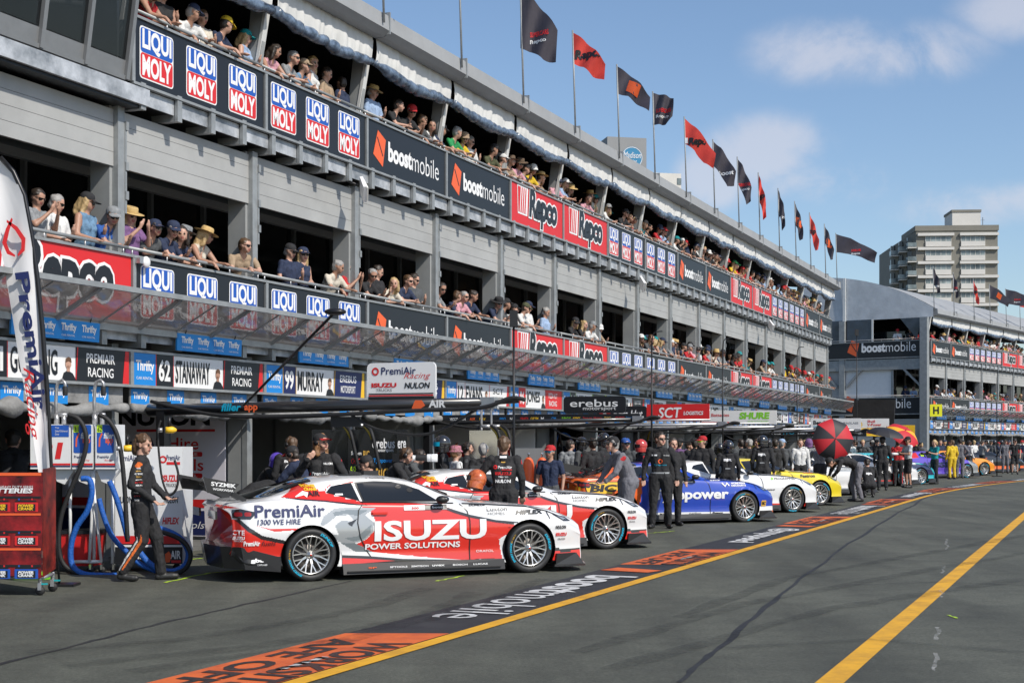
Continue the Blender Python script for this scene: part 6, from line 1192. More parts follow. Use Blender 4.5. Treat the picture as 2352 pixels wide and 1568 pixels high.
m = MB(); CLR = mat('battery_cloth', (.05, .006, .01), .5, var=.7, scale=3.5, var2=(.36, .012, .015), bump=.3, bscale=6)
m.hexa([(a[0], 0, a[2]), (b[0], 0, a[2] - .05), (a[0] + .55, .7, a[2]), (a[0], .7, a[2]), (a[0], 0, b[2]), (b[0] + .02, 0, b[2] + .02), (a[0] + .55, .7, b[2]), (a[0], .7, b[2])], CLR); m.build('cloth_front', tq)
r0 = bl(96, 1325); r1 = bl(125, 1075, .5); m = MB(); m.hexa([(r0[0], .02, r0[2]), (r1[0], .5, r0[2] + .05), (r1[0], .55, r0[2] + .05), (r0[0], .07, r0[2]), (r0[0], .02, r1[2]), (r1[0], .5, r1[2] + .02), (r1[0], .55, r1[2]), (r0[0], .07, r1[2])], mat('battery_cloth_dark', (.03, .008, .008), .5, var=.8, scale=5, var2=(.3, .02, .01))); m.build('cloth_side', tq)
it = []; X_ = lambda x: bl(x, 1000)[0]; Z_ = lambda y: bl(0, y)[2]
it += [(rect(X_(-60), Z_(1085), X_(95), Z_(1092)), ORG, 1), (text('EXTRA HEAVY DUTY SERIES', X_(-28), Z_(1121), .03, X_(76) - X_(-28)), WHT, 1), (text('BATTERIES', X_(-38), Z_(1132), .055, X_(76) - X_(-38), off=.04, shear=.15), WHT, 1)]
for j, y in enumerate((1143, 1182, 1222, 1262, 1300)): it.append((rect(X_(-60), Z_(y + 1), X_(94), Z_(y - 4)), ORG if j % 2 else BLK, 1)); 
for j, (y, c_) in enumerate(((1175, YEL), (1252, WHT), (1328, BLU))):
    for i in (0, 1):
        x = -30 + 64 * i; it += [(rect(X_(x), Z_(y), X_(x + 54), Z_(y - 22), .01), RED if j < 2 else BLU, 2), (rect(X_(x + 2), Z_(y - 23), X_(x + 50), Z_(y - 27)), BLK, 2), (rect(X_(x + 8), Z_(y - 27), X_(x + 12), Z_(y - 31)), BLU, 2), (rect(X_(x + 38), Z_(y - 27), X_(x + 42), Z_(y - 31)), RED, 2), (rect(X_(x + 6), Z_(y - 2), X_(x + 48), Z_(y - 18)), BLK, 3), (text('POWER', X_(x + 8), Z_(y - 11), .032, X_(x + 44) - X_(x + 8), off=.05, shear=.2), YEL if j == 0 else WHT, 4), (text('CRANK', X_(x + 8), Z_(y - 4), .032, X_(x + 44) - X_(x + 8), off=.05, shear=.2), YEL if j == 0 else WHT, 4)]
m = MB(); draw(m, it, lambda u, v, q: (u, -.004 - .002 * q, v)); m.build('lettering', tq)
m = MB(); rr0 = Vector(r0); rr1 = Vector((r1[0], .5, r1[2]))
def sd(u, v, q): t = u; return (r0[0] + (r1[0] - r0[0]) * t, .015 + .48 * t - .004, v)
draw(m, [(text('POWER', .1, Z_(1178), .08, .8, off=.04), YEL, 1), (text('CRANK', .1, Z_(1195), .08, .8, off=.04), YEL, 1), (text('BATTERIES', .1, Z_(1225), .06, .8, off=.02), WHT, 1), (text('BEST BUY', .1, Z_(1285), .12, .8), YEL, 1)], sd); m.build('lettering', tq)
for x, dy in ((92, .1), (121, .5)):
    q = bl(x, 1372, dy); m = MB(); m.tube([(q[0], dy, bl(0, 1322)[2]), (q[0], dy, .13)], .022, STEEL, 8); m.box(q[0] - .02, q[0] + .02, dy - .03, dy + .03, .06, .14, STEEL); m.lathe([(0, -.018), (.05, -.018), (.052, 0), (.05, .018), (0, .018)], RUB, o=(q[0], dy, .052), ax='y', n=16); m.box(q[0] + .02, q[0] + .08, dy - .02, dy + .02, .12, .135, TEA); m.build('castor', tq)
m = MB(); m.tube([(bl(-60, 0)[0], .12, .20), (bl(92, 0)[0], .1, .20)], .022, STEEL, 8); m.tube([(bl(92, 0)[0], .1, .20), (bl(121, 0, .5)[0], .5, .20)], .022, STEEL, 8); m.build('lower_rail', tq)
m = MB(); q = P(31, 1330, 17.6); r_ = P(112, 1313, 17.6); m.box(q.x, r_.x, 17.6, 17.66, q.z, r_.z, GRN); tag(m.build('green_board'), 'low green board behind the battery trolley', 'board')
# ------------------------------------------------------------ other equipment in front of the garages
def gear(x0, x1, yt, yb, Y, bc, items, lab, cat='cabinet', name='equipment_cabinet', dep=.7):
    a = P(x0, yb, Y); b = P(x1, yt, Y); z0 = max(.08, a.z); e = empty(name, (a.x, Y, 0), 0, lab, cat); MB().box(0, b.x - a.x, 0, dep, z0, b.z, bc).build('cabinet_body', e)
    wv, hv = b.x - a.x, b.z
    if items: m = MB(); draw(m, [(text(t_, wv * u0, hv * v0, hv * hh, wv * (u1 - u0), off=.02), c_, 1) for t_, u0, u1, v0, hh, c_ in items], lambda u, v, q: (u, -.004, v)); m.build('lettering', e)
    MB().box(.05, wv - .05, .1, dep - .1, 0, z0 - .001, RUB).build('base', e); return e
BGL = mat('gloss_black_panel', (.010, .011, .013), .2)
gear(716, 798, 986, 1160, 24.9, BGL, [], 'large black equipment cabinet behind the headset man')
gear(799, 851, 986, 1160, 24.7, BGL, [('Snap-on', .15, .6, .76, .045, WHT), ('CHIKO', .15, .55, .69, .05, RED), ('99', .12, .35, .58, .09, LIM), ('BIC', .68, .95, .74, .07, GLD)], 'narrow black cabinet with white, red and lime lettering')
gear(852, 910, 986, 1160, 24.8, BGL, [('erebus', .05, .95, .83, .09, WHT), ('motorsport', .2, .9, .79, .035, WHT), ('Tyrepower', .1, .85, .69, .05, LBL), ('BIC', .2, .7, .55, .10, GLD)], 'black cabinet with large white lettering behind the seated headset man')
gear(911, 935, 986, 1160, 24.6, BGL, [('ere', .1, .9, .83, .07, WHT), ('T', .1, .4, .70, .08, ORG)], 'slim black cabinet beside the photographer')
def pipes(x, y, Y, lab):
    o_ = XY(x, Y); e = empty('fuel_hose_stand', o_, 0, lab, 'hose stand', 'hose stands on the equipment cabinets')
    z = lambda v: P(x, v, Y).z
    m = MB(); m.tube([(0, .3, z(y)), (0, .3, z(y - 22)), (0, .3, z(y - 48)), (.05, .3, z(y - 56)), (.12, .3, z(y - 56)), (.15, .3, z(y - 50))], .025, STEEL, 8); m.tube([(0, .3, z(y - 12)), (.2, .3, z(y - 12))], .035, STEEL, 8); m.build('pipe', e)
    cable([(.2, .2, z(y - 13)), (.34, -.1, z(y + 2)), (.42, -.15, z(y + 40)), (.5, -.15, z(y + 90))], .032).build('hose', e); cable([(.2, .22, z(y - 11)), (.31, -.06, z(y + 4)), (.37, -.11, z(y + 20))], .034, HYE).build('yellow_band', e)
for i, (x, y, Y) in enumerate(((760, 988, 24.6), (808, 988, 24.5), (1105, 990, 28.6), (1128, 990, 28.8))): pipes(x, y, Y, 'steel vent pipe with black and yellow hose, %s from the left' % ORD[i])
gear(1078, 1142, 988, 1062, 28.8, CHR, [], 'polished metal tank in the garage mouth behind the crewman back', 'tank', 'metal_tank')
gk = gear(1172, 1250, 1029, 1200, 30, mat('rack_grey', (.18, .19, .2), .5), [], 'grey gas bottle rack beside the man in the red cap', 'rack', 'bottle_rack', .4)
for i, x in enumerate((1214, 1245)):
    q = XY(x, 29.7); e = empty('gas_bottle', q, 0, 'orange gas bottle, %s of two in the rack' % ORD[i], 'gas bottle', 'gas bottles in the rack'); m = MB(); zt = P(x, 1050, 29.7).z; m.lathe([(0, .02), (.11, .02), (.115, .1), (.115, zt - .15), (.09, zt - .05), (.04, zt)], ORG, n=18); m.build('cylinder', e); MB().lathe([(.02, zt - .02), (.02, zt + .06), (.035, zt + .08), (0, zt + .1)], CHR, n=10).build('valve', e)
re_ = random.Random(11)
for i in range(26):
    s = s_of(1330 + i * 24, -.5) + re_.uniform(-.3, .3); y = re_.uniform(.5, 2.2); hgt = re_.uniform(.9, 1.9); wd = re_.uniform(.5, 1.1)
    if s > S0 + 16 * U - 1.2: continue
    bc = re_.choice([BGL, BGL, BLK, SATW, GRY, LGY, mat('rack_grey'), BLU, RED])
    e = empty('equipment_cabinet', fpt(s, y, .06), RZ, '%s equipment in the garage mouth, %s beyond the gas bottle rack' % ({BGL: 'black', BLK: 'matt black', SATW: 'white', GRY: 'dark grey', LGY: 'grey', BLU: 'blue', RED: 'red'}.get(bc, 'mid grey'), ordn(i)), 'cabinet', 'equipment cabinets in the garages')
    m = MB(); m.box(0, wd, 0, .6, .1, hgt, bc); m.build('cabinet_body', e); m = MB(); [m.box(.03, wd - .03, -.012, -.002, .15 + k * .24, .35 + k * .24, MTB if bc is not BGL else GRY) for k in range(int((hgt - .3) / .24))]; m.box(-.012, -.002, .05, .55, .3, hgt - .1, MTB); m.build('drawers', e)
    cable([(wd * .3, .2, hgt), (wd * .4, .1, hgt + .35), (wd * .8, -.1, hgt + .2), (wd, -.25, hgt * .5)], .028, re_.choice([RUB, RUB, HYE, HOSE])).build('hose', e)
for i in range(9):
    s = S2 + 1 + i * 2.2; e = empty('equipment_cabinet', O2 + Matrix.Rotation(RZ2, 4, 'Z') @ Vector((s, re_.uniform(-.6, 1), 0)), RZ2, 'dark equipment before the far garages, %s from the corner' % ordn(i), 'cabinet', 'equipment cabinets in the garages'); m = MB(); hh = re_.uniform(1, 1.9); m.box(0, 1.1, 0, .6, .1, hh, re_.choice([BGL, SATW, GRY])); m.build('cabinet_body', e); m = MB(); m.box(.05, 1.05, -.02, -.002, hh * .5, hh * .9, MTB); m.build('drawers', e)
# tall thin poles with lamps, floodlights, cables, yellow H sign, black covered screen
def tpole(x, yt, yb, Y, lab, head=None, lean=0):
    o_ = XY(x, Y); e = empty('light_pole', (o_.x, Y, 0), 0, lab, 'pole'); zt = P(x, yt, Y).z
    m = MB(); m.tube([(0, 0, 0.0), (lean, 0, zt)], [.028, .018], MTB, 8); m.build('pole', e)
    if head == 'box': MB().box(lean - .07, lean + .07, -.06, .06, zt - .02, zt + .26, SKD).build('camera_box', e)
    if head == 'arm': cable([(lean, 0, zt), (lean + .05, 0, zt + .25), (lean + .25, 0, zt + .3)], .014, MTB).build('lamp_arm', e)
    MB().box(-.2, .2, -.2, .2, 0, .04, MTB).build('base', e)
tpole(1180, 748, 940, 24.5, 'tall thin black pole with a box on top by the second boom', 'box'); tpole(1497, 790, 960, 33, 'tall thin pole with a curved lamp arm above the black and red board', 'arm'); tpole(1660, 800, 1000, 41, 'tall thin pole with curved arm above the white board', 'arm'); tpole(1831, 815, 1000, 52, 'tall thin pole near the end of the near canopy', 'arm'); tpole(1968, 770, 1000, 62, 'tall thin black pole before the far end wall', 'box'); tpole(2290, 868, 1000, 70, 'tall thin pole before the far garages', 'arm')
e = empty('light_pole', P(560, 930, 19.3), 0, 'slanting black lamp arm rising over the nearest boom', 'pole'); q = P(770, 716, 17.0) - P(560, 930, 19.3)
MB().tube([(0, 0, 0), q * .55, q], .018, MTB, 8).build('pole', e); m = MB(); m.ball(q, .09, MTB, 12, (1.5, .9, .5)); m.build('lamp_head', e)
LEDM = mat('led_lens', (.75, .74, .7), .2)
for i, (x, y) in enumerate(((828, 435), (1471, 652), (1768, 748))):
    s = s_of(x, .25); q = fpt(s, -.25, H + (HY - y) * (DP - .25) / cs / (2550 - x)); e = empty('floodlight', q, RZ, 'white floodlight below the upper balcony, %s from the camera' % ORD[i], 'floodlight', 'floodlights under the upper balcony')
    m = MB(); m.bar((-.1, -.15, -.12), (.12, .05, .12), .32, .06, SATW, up=(0, 1, .4)); m.build('housing', e); m = MB(); m.bar((-.08, -.19, -.11), (.1, 0, .09), .26, .03, LEDM, up=(0, 1, .4)); m.build('lens', e); MB().tube([(.05, .1, .1), (.05, .45, .25)], .02, MTB, 6).build('bracket', e)
e = empty('dish_antenna', fpt(s_of(336, .12), -.12, H + (HY - 602) * (DP - .12) / cs / (2550 - 336)), RZ, 'small white round antenna on the lower balcony beside the red panel', 'antenna'); m = MB(); m.ball((0, 0, 0), .085, SATW, 14, (1, .45, 1)); m.build('dish', e); MB().box(-.16, -.04, -.01, .08, -.03, .05, STEEL).build('bracket', e)
e = empty('letter_sign', P(2136, 956, 84.5), R(-10), 'small yellow square sign with a black letter H on the far building corner', 'sign'); board_mesh(e, .70, .72, LIM if False else mat('sign_yellow', (.8, .78, .02), .5), [(text('H', .18, .14, .44, .34, off=.04), BLK, 1)], .01)
e = empty('covered_screen', P(1960, 1000, 68), R(-20), 'black cloth covered screen hanging before the far end wall', 'screen'); m = MB(); zs_ = 0
m.hexa([(-.1, -.1, -.0), (1.85, -.1, -.05), (1.85, .15, -.05), (-.1, .15, 0), (.05, -.1, 1.72), (1.95, -.1, 1.70), (1.95, .15, 1.7), (.05, .15, 1.72)], mat('black_cloth', (.012, .012, .013), .9, var=.4, scale=3, bump=.8, bscale=3)); m.build('cloth', e); MB().box(.9, 1.0, .16, .22, -P(1960, 1000, 68).z, 0.2, MTB).build('stand', e)
# yellow and red straps under the canopy
for i, (a, b, c_) in enumerate((((1085, 705 + 165), (1180, 885), YEL), ((1275, 892), (1345, 905), YEL), ((1385, 898), (1440, 912), RED))):
    pass
# ------------------------------------------------------------ flags along the roof
def flag(x, yb, yt, k, shape, col, pts, lab, fr=1):
    """pole foot/top in photo pixels; pts: the cloth's hanging outline as (dx, dy) rows of upper and lower edges in metres"""
    if fr == 1: s = s_of(x, .45); base = fpt(s, -.45, 9.6)
    else: s = s2_of(x, .45); base = O2 + Matrix.Rotation(RZ2, 4, 'Z') @ Vector((s, -.45, 9.6))
    Yd = base.y; zt = H + (HY - yt) * Yd / F; base.x = (x - CX) * Yd / F
    e = empty('flag', base, 0, lab, 'flag', 'flags along the roof edge'); h_ = zt - 9.6
    ln = -.03 * h_; MB().tube([(0, 0, -.1), (ln, 0, h_)], .022, GALV, 8).build('pole', e)
    up_, lo = pts; n = len(up_) - 1; K = 8; vs = []
    for i in range(n * 4 + 1):
        t = i / 4; j = min(int(t), n - 1); f = t - j; U_ = Vector(up_[j]).lerp(Vector(up_[j + 1]), f); L_ = Vector(lo[j]).lerp(Vector(lo[j + 1]), f)
        for q in range(K + 1): w_ = U_.lerp(L_, q / K); vs.append((ln + w_.x, .10 * math.sin(i * .9 + q * .4 + k) * min(1, i / 4) - .3 * w_.x, h_ - .05 + w_.y))
    R_ = n * 4 + 1; MB().add(vs, [(i * (K + 1) + q, i * (K + 1) + q + 1, (i + 1) * (K + 1) + q + 1, (i + 1) * (K + 1) + q) for i in range(R_ - 1) for q in range(K)], col, True).build('cloth', e)
    # emblem laid on the cloth
    m = MB(); bv = BVHTree.FromPolygons([Vector(v) for v in vs], [(i * (K + 1) + q, i * (K + 1) + q + 1, (i + 1) * (K + 1) + q + 1, (i + 1) * (K + 1) + q) for i in range(R_ - 1) for q in range(K)])
    cxm = sum(v[0] for v in vs) / len(vs); czm = sum(v[2] for v in vs) / len(vs)
    em = {'r': [(text('Repco', cxm - .35, czm - .05, .30, .7, off=.06, shear=.1), BLK, 2), (rect(cxm - .45, czm + .02, cxm - .36, czm + .26), WHT, 2)], 'k': [(text('SUPERCARS', cxm - .2, czm - .1, .12, .42, off=.03), RED, 2), (text('Repco', cxm - .2, czm - .28, .12, .36, off=.03), WHT, 2)], 'o': [(pg((cxm - .2, czm), (cxm - .1, czm + .3), (cxm + .2, czm + .1), (cxm + .1, czm - .2)), ORG, 2)], 'b': [(text('boost', cxm - .15, czm - .3, .16, .45, off=.03), WHT, 2)]}[shape]
    for sh, mm, ly in em: project(m, sh, mm, bv, lambda u, v: (Vector((u, -3, v)), Vector((0, 1, 0))), ly, .1, .004)
    if m.v: m.build('emblem', e)
FLK = mat('flag_black', (.05, .045, .06), .7, var=.15, scale=3); FLR = mat('flag_red', (.62, .05, .035), .7, var=.12, scale=3)
def drape(w, hh, drop, lw): return ([(0, 0), (w * .35, -drop * .25), (w * .7, -drop * .6), (w, -drop)], [(0, -hh), (w * .33, -hh - drop * .22 * lw), (w * .62, -hh - drop * .62 * lw), (w * .95, -hh * .55 - drop * 1.0)])
FLG = [(882, 35, -260, 'b', FLK, (1.0, .9, .9, 1)), (1061, 145, -160, 'k', FLK, (.95, .85, .8, 1)), (1203, 225, -28, 'k', FLK, (.85, 1.35, 1.0, .5)), (1322, 290, 70, 'r', FLR, (.82, .78, .85, .7)), (1423, 362, 148, 'o', FLK, (.9, .75, .9, .6)), (1505, 412, 210, 'k', FLK, (.60, .95, .2, .1)), (1577, 440, 268, 'r', FLR, (.95, .8, 1.2, .9)), (1642, 470, 320, 'b', FLK, (.75, .85, 1.1, 1.1)), (1698, 515, 360, 'k', FLK, (.50, .9, 1.1, 1.2)), (1746, 542, 396, 'r', FLR, (.30, .9, 1.2, 1.2)), (1791, 568, 432, 'b', FLK, (.28, .95, 1.0, 1.2)), (1829, 590, 462, 'o', FLK, (.35, .9, 1.1, 1.1)), (1863, 612, 488, 'r', FLR, (.40, .8, 1.2, 1.2)), (1897, 628, 514, 'o', FLK, (.42, .8, 1.2, 1.2)), (1923, 646, 535, 'k', FLK, (1.9, .9, 1.0, .5))]
for k, (x, yb, yt, sh, col, d) in enumerate(FLG): flag(x, yb, yt, k, sh, col, drape(*d), '%s flag on a thin pole, %s from the left along the near roof' % ('red' if col is FLR else 'black', ORD[k]))
FL2 = [(2146, 690, 612, 'b', FLK, (.4, .95, 1.0, 1)), (2192, 705, 625, 'k', FLK, (.3, .95, 1.0, 1)), (2238, 718, 640, 'r', FLR, (.35, .8, 1.2, 1)), (2275, 728, 652, 'o', FLK, (1.2, .9, 1.0, .6)), (2312, 742, 662, 'k', FLK, (1.5, 1.0, .6, .5)), (2344, 752, 673, 'r', FLR, (1.4, .9, .6, .6))]
for k, (x, yb, yt, sh, col, d) in enumerate(FL2): flag(x, yb, yt, k + 3, sh, col, drape(*d), '%s flag on a thin pole, %s from the left along the far roof' % ('red' if col is FLR else 'black', ORD[k]), 2)
# ------------------------------------------------------------ umbrellas
def umbrella(c, r, axis, cols, lab):
    e = empty('umbrella', c, 0, lab, 'umbrella'); q = Vector(axis).normalized().to_track_quat('Z', 'Y'); e.rotation_euler = q.to_euler(); n = 8
    for pc in range(n):
        vs = []; fs = []; K = 6
        for i in range(K + 1):
            t = i / K; rr = r * math.sin(t * 1.25) / math.sin(1.25); z = -.32 * r * (1 - math.cos(t * 1.25)) / (1 - math.cos(1.25)) * 1.2
            for j in range(5): a = 2 * math.pi * (pc + j / 4) / n; sg_ = 1 - .07 * t * math.sin(math.pi * j / 4); vs.append((rr * sg_ * math.cos(a), rr * sg_ * math.sin(a), z))
        for i in range(K):
            for j in range(4): fs.append((i * 5 + j, i * 5 + j + 1, (i + 1) * 5 + j + 1, (i + 1) * 5 + j))
        MB().add(vs, fs, cols[pc % len(cols)], True).build('panel', e)
    MB().tube([(0, 0, .06), (0, 0, -.95)], .012, MTB, 6).build('shaft', e); MB().ball((0, 0, -1.0), .025, MTB, 8, (1, 1, 2)).build('handle', e)
UR = mat('umbrella_red', (.48, .015, .025), .6); UK = mat('umbrella_black', (.02, .02, .025), .6); UY = mat('umbrella_yellow', (.7, .35, .02), .6)
umbrella(P(1919, 1007, 43.5), .66, (.1, -1, .12), [UR, UK], 'open red and black umbrella held facing the lane')
umbrella(P(2036, 982, 50.3), .68, (.15, -.15, 1), [UK], 'open black umbrella over the tall man in black and white')
umbrella(P(2080, 988, 53), .66, (.35, -.6, .8), [UR, UR, UR, UY], 'open red and yellow umbrella behind the cameraman')
# ------------------------------------------------------------ people of the pit lane
SUITB = CL['black']; SHB = mat('shoe_black', (.02, .02, .02), .5); GSUIT = cloth('suit_grey', (.14, .14, .16)); RB_ = CL['red']; WB = CL['white']
def S_(**k): return mk(BASE, **k)
def facing(dx, dy): return math.atan2(-dx, dy)            # local +y turned to (dx, dy)
def jacket(o, items, back=True, z0=.0):
    """small printed marks on the suit's back or chest; u runs to the viewer's right, v is height"""
    me = o.data; bv = BVHTree.FromPolygons([v.co for v in me.vertices], [tuple(p.vertices) for p in me.polygons]); m = MB()
    for sh, mm, ly in items:
        ray = (lambda u, v: (Vector((u, -1, v)), Vector((0, 1, 0)))) if back else (lambda u, v: (Vector((-u, 1, v)), Vector((0, -1, 0))))
        project(m, sh, mm, bv, ray, ly, .05, .004)
    if m.v: m.build('lettering', o)
def sleeve_marks(o, xs, z0, z1, n, sgn=1):
    me = o.data; bv = BVHTree.FromPolygons([v.co for v in me.vertices], [tuple(p.vertices) for p in me.polygons]); m = MB(); r = random.Random(3)
    for i in range(n):
        z = z0 + (z1 - z0) * i / n; c_ = r.choice([WHT, WHT, RED, GLD]); wd = r.uniform(.04, .08)
        project(m, text(r.choice(['NAPA', 'TRUCKS', 'ISUZU', 'CTE', 'SP', 'HIFLEX', 'gbb']), xs - wd / 2, z, .018, wd, off=.03), c_, bv, lambda u, v: (Vector((sgn, u, v)), Vector((-sgn, 0, 0))), 1, .05, .004)
    if m.v: m.build('lettering', o)
# the walking mechanic
WK = S_(pel=(0, 0, .96), hip=((.095, 0, .92), (-.095, 0, .92)), kn=((.10, .02, .50), (-.10, .17, .52)), an=((.11, -.20, .12), (-.11, .22, .09)), to=((.12, -.05, .045), (-.13, .40, .045)), el=((.27, -.08, 1.17), (-.25, .10, 1.17)), wr=((.20, .15, 1.00), (-.18, .26, 1.02)), hd=((.18, .23, .94), (-.14, .34, .98)), yaw=-18, pitch=-8)
o = person(human('w', WK, .0085, 'mullet', 'suit', fine=True, stripes=True), G(325, 1333), facing(1, .12), 'person with brown mullet walking in a black race suit with orange and white leg stripes', SKINS[0], SUITB, SUITB, SHB, HAIRS['brown'], sc=1.01, acc=CL['orange'], acc2=WB)
sleeve_marks(o, .0, 1.16, 1.40, 7); sleeve_marks(o, -.03, .98, 1.12, 3)
# radio man behind the first car
RM = S_(el=((.32, .06, 1.22), (-.34, .0, 1.18)), wr=((.18, .22, 1.42), (-.40, .10, .98)), hd=((.10, .24, 1.50), (-.40, .14, .90)), yaw=58, pitch=6)
RMb = mk(RM, yaw=50)
o = person(human('r', RMb, .010, 'long', 'suit', fine=True, stripes=True), XY(738, 20.7), facing(.05, -1), 'person with black and red cap and headset holding a microphone behind the nearest car', SKINS[0], SUITB, SUITB, SHB, HAIRS['ginger'], sc=1.02, acc=RB_, acc2=WB, hats=(('cap', CL['black'], CL['red']), ('headset', MTB)))
jacket(o, [(text('PremiAir', -.12, 1.20, .05, .24, off=.02), WHT, 1), (rect(-.12, 1.17, .10, 1.185), RED, 1), (text('NULON', .04, 1.35, .03, .12, off=.03), WHT, 1), (disc(-.16, 1.22, .025, 10), RED, 1)], back=False)
STAND = S_(); ST = human('s', STAND, .014, 'short', 'suit', stripes=True); STL = human('s', S_(yaw=40), .014, 'short', 'suit'); STR = human('s', S_(yaw=-40), .014, 'short', 'suit')
HIPS = human('h', S_(el=((.36, -.06, 1.20), (-.36, -.06, 1.20)), wr=((.20, .04, 1.04), (-.20, .04, 1.04)), hd=((.12, .08, 1.0), (-.12, .08, 1.0)), yaw=20), .014, 'short', 'suit')
WRK = human('k', S_(pel=(0, -.12, .95), bel=(0, -.06, 1.10), chest=(0, .06, 1.27), neck=(0, .16, 1.40), head=(0, .24, 1.54), pitch=-20, sh=((.19, .12, 1.36), (-.19, .12, 1.36)), el=((.27, .28, 1.15), (-.27, .28, 1.15)), wr=((.16, .46, 1.08), (-.16, .46, 1.08)), hd=((.14, .54, 1.04), (-.14, .54, 1.04)), hip=((.095, -.12, .92), (-.095, -.12, .92)), kn=((.11, -.05, .5), (-.11, -.1, .5)), an=((.12, -.12, .10), (-.12, -.20, .1)), to=((.14, .04, .045), (-.14, -.04, .045))), .014, 'short', 'suit')
BENT = human('b', S_(pel=(0, -.12, .93), bel=(0, .04, 1.04), chest=(0, .26, 1.08), neck=(0, .44, 1.07), head=(0, .60, 1.03), pitch=-55, sh=((.18, .38, 1.06), (-.18, .38, 1.06)), el=((.22, .50, .84), (-.22, .46, .84)), wr=((.10, .60, .68), (-.12, .56, .68)), hd=((.06, .66, .62), (-.08, .62, .62)), hip=((.095, -.14, .90), (-.095, -.14, .90)), kn=((.11, -.02, .48), (-.11, -.10, .48)), an=((.12, -.10, .10), (-.12, -.20, .10)), to=((.14, .06, .045), (-.14, -.04, .045))), .014, 'short', 'suit')
CRO = human('c', S_(pel=(0, -.10, .38), bel=(0, -.04, .52), chest=(0, .06, .72), neck=(0, .12, .86), head=(0, .18, 1.01), pitch=-20, sh=((.19, .08, .82), (-.19, .08, .82)), el=((.27, .22, .62), (-.27, .22, .62)), wr=((.14, .40, .56), (-.14, .40, .56)), hd=((.1, .47, .54), (-.1, .47, .54)), hip=((.10, -.08, .36), (-.10, -.08, .36)), kn=((.20, .32, .46), (-.18, .28, .12)), an=((.16, .12, .10), (-.14, -.14, .12)), to=((.18, .28, .045), (-.14, -.06, .045))), .014, 'short', 'suit')
CAMP = human('p', S_(el=((.28, .10, 1.16), (-.28, .12, 1.18)), wr=((.14, .30, 1.22), (-.10, .32, 1.20)), hd=((.06, .36, 1.26), (-.04, .38, 1.24)), pitch=-8, yaw=15), .013, 'short', 'short', 'shorts')
CAMW = human('q', S_(el=((.26, .12, 1.20), (-.26, .14, 1.20)), wr=((.12, .32, 1.28), (-.12, .34, 1.26)), hd=((.06, .38, 1.32), (-.06, .40, 1.30)), pitch=-14), .013, 'pony', 'short', fem=True)
SH_ = human('t', S_(yaw=25), .013, 'short', 'short', 'shorts'); POLO = human('o', S_(yaw=-15), .012, 'short', 'short')
# back of the driver's engineer, helmet under his arm
BK = human('e', S_(el=((.27, -.02, 1.17), (-.36, .0, 1.20)), wr=((.27, .05, .93), (-.24, .20, 1.08)), hd=((.26, .08, .84), (-.14, .26, 1.06)), yaw=0), .0095, 'short', 'suit', fine=True, stripes=True, build=1.06)
o = person(BK, XY(1157, 20.9), facing(.1, 1), 'person seen from behind in black sponsor suit, orange helmet under the left arm', SKINS[0], SUITB, SUITB, SHB, HAIRS['brown'], acc=RB_, acc2=WB)
jacket(o, [(text('PremiAir', -.07, 1.315, .042, .20, off=.02), WHT, 1), (disc(-.11, 1.34, .03, 10, .012), RED, 1), (rect(-.02, 1.295, .13, 1.308), RED, 1), (text('ISUZU', -.11, 1.225, .045, .23, off=.05), RED, 1), (text('TRUCKS', -.07, 1.185, .022, .15, off=.02), WHT, 1), (text('NULON', -.11, 1.11, .05, .22, off=.04), WHT, 1), (rect(-.03, 1.40, .03, 1.42), GLD, 1), (rect(-.05, 1.47, .05, 1.50), WHT, 1)])
o = inst(hat_mesh('helmet', mat('helmet_orange', (.62, .10, .02), .2, coat=1., var=.5, scale=9, var2=(.75, .2, .06)), SHD), 'helmet', None, P(1093, 1102, 20.7), (R(8), R(12), R(75))); tag(o, 'orange and silver race helmet held under the arm of the man seen from behind', 'helmet')
# tall man in black
TM = human('m', S_(el=((.29, -.02, 1.17), (-.29, -.02, 1.17)), wr=((.31, .04, .93), (-.31, .04, .93)), hd=((.31, .07, .84), (-.31, .07, .84)), an=((.15, .02, .10), (-.15, -.08, .10)), to=((.19, .18, .045), (-.2, .10, .045)), kn=((.13, .03, .51), (-.13, 0, .51)), yaw=38), .0095, 'short', 'suit', fine=True, build=1.05)
o = person(TM, G(1517, 1213), facing(-.12, -1), 'tall dark haired person in a black race suit and sunglasses standing before the blue car', SKINS[0], SUITB, SUITB, SHB, HAIRS['dark'], sc=1.06, hats=(('shades', SHD),))
jacket(o, [(text('Tyrepower', -.12, 1.16, .04, .24, off=.0), CYN, 1), (disc(0, 1.25, .045, 18, .026), ORG, 1), (text('erebus', .06, 1.35, .02, .1), WHT, 1), (rect(-.16, 1.35, -.06, 1.375), WHT, 1), (rect(-.16, 1.02, .16, 1.05), GRY, 1)], back=False)
# marshal leaning on the second car
MS = human('l', S_(pel=(0, -.06, .95), bel=(0, 0, 1.10), chest=(0, .10, 1.28), neck=(0, .18, 1.42), head=(0, .26, 1.58), sh=((.19, .15, 1.38), (-.19, .15, 1.38)), el=((.26, .28, 1.14), (-.25, .28, 1.12)), wr=((.20, .42, .96), (-.18, .42, .98)), hd=((.18, .50, .92), (-.14, .50, .94)), yaw=10, pitch=0), .011, 'short', 'suit', fine=True, stripes=True, build=1.1)
o = person(MS, XY(1440, 24.9), facing(-1, -.25), 'person in grey and red suit, black cap and headset leaning on the second car', SKINS[0], GSUIT, GSUIT, SHB, HAIRS['grey'], sc=1.05, acc=RB_, acc2=WB, hats=(('cap', CL['black']), ('headset', MTB)))
o = person(POLO, XY(1264, 25.3), facing(-.3, -1), 'bearded person in a red cap, mirrored sunglasses and navy polo behind the second car', SKINS[1], CL['navy'], CL['dark grey'], SHB, HAIRS['dark'], sc=.92, hats=(('cap', CL['red']), ('shades', CYN)))
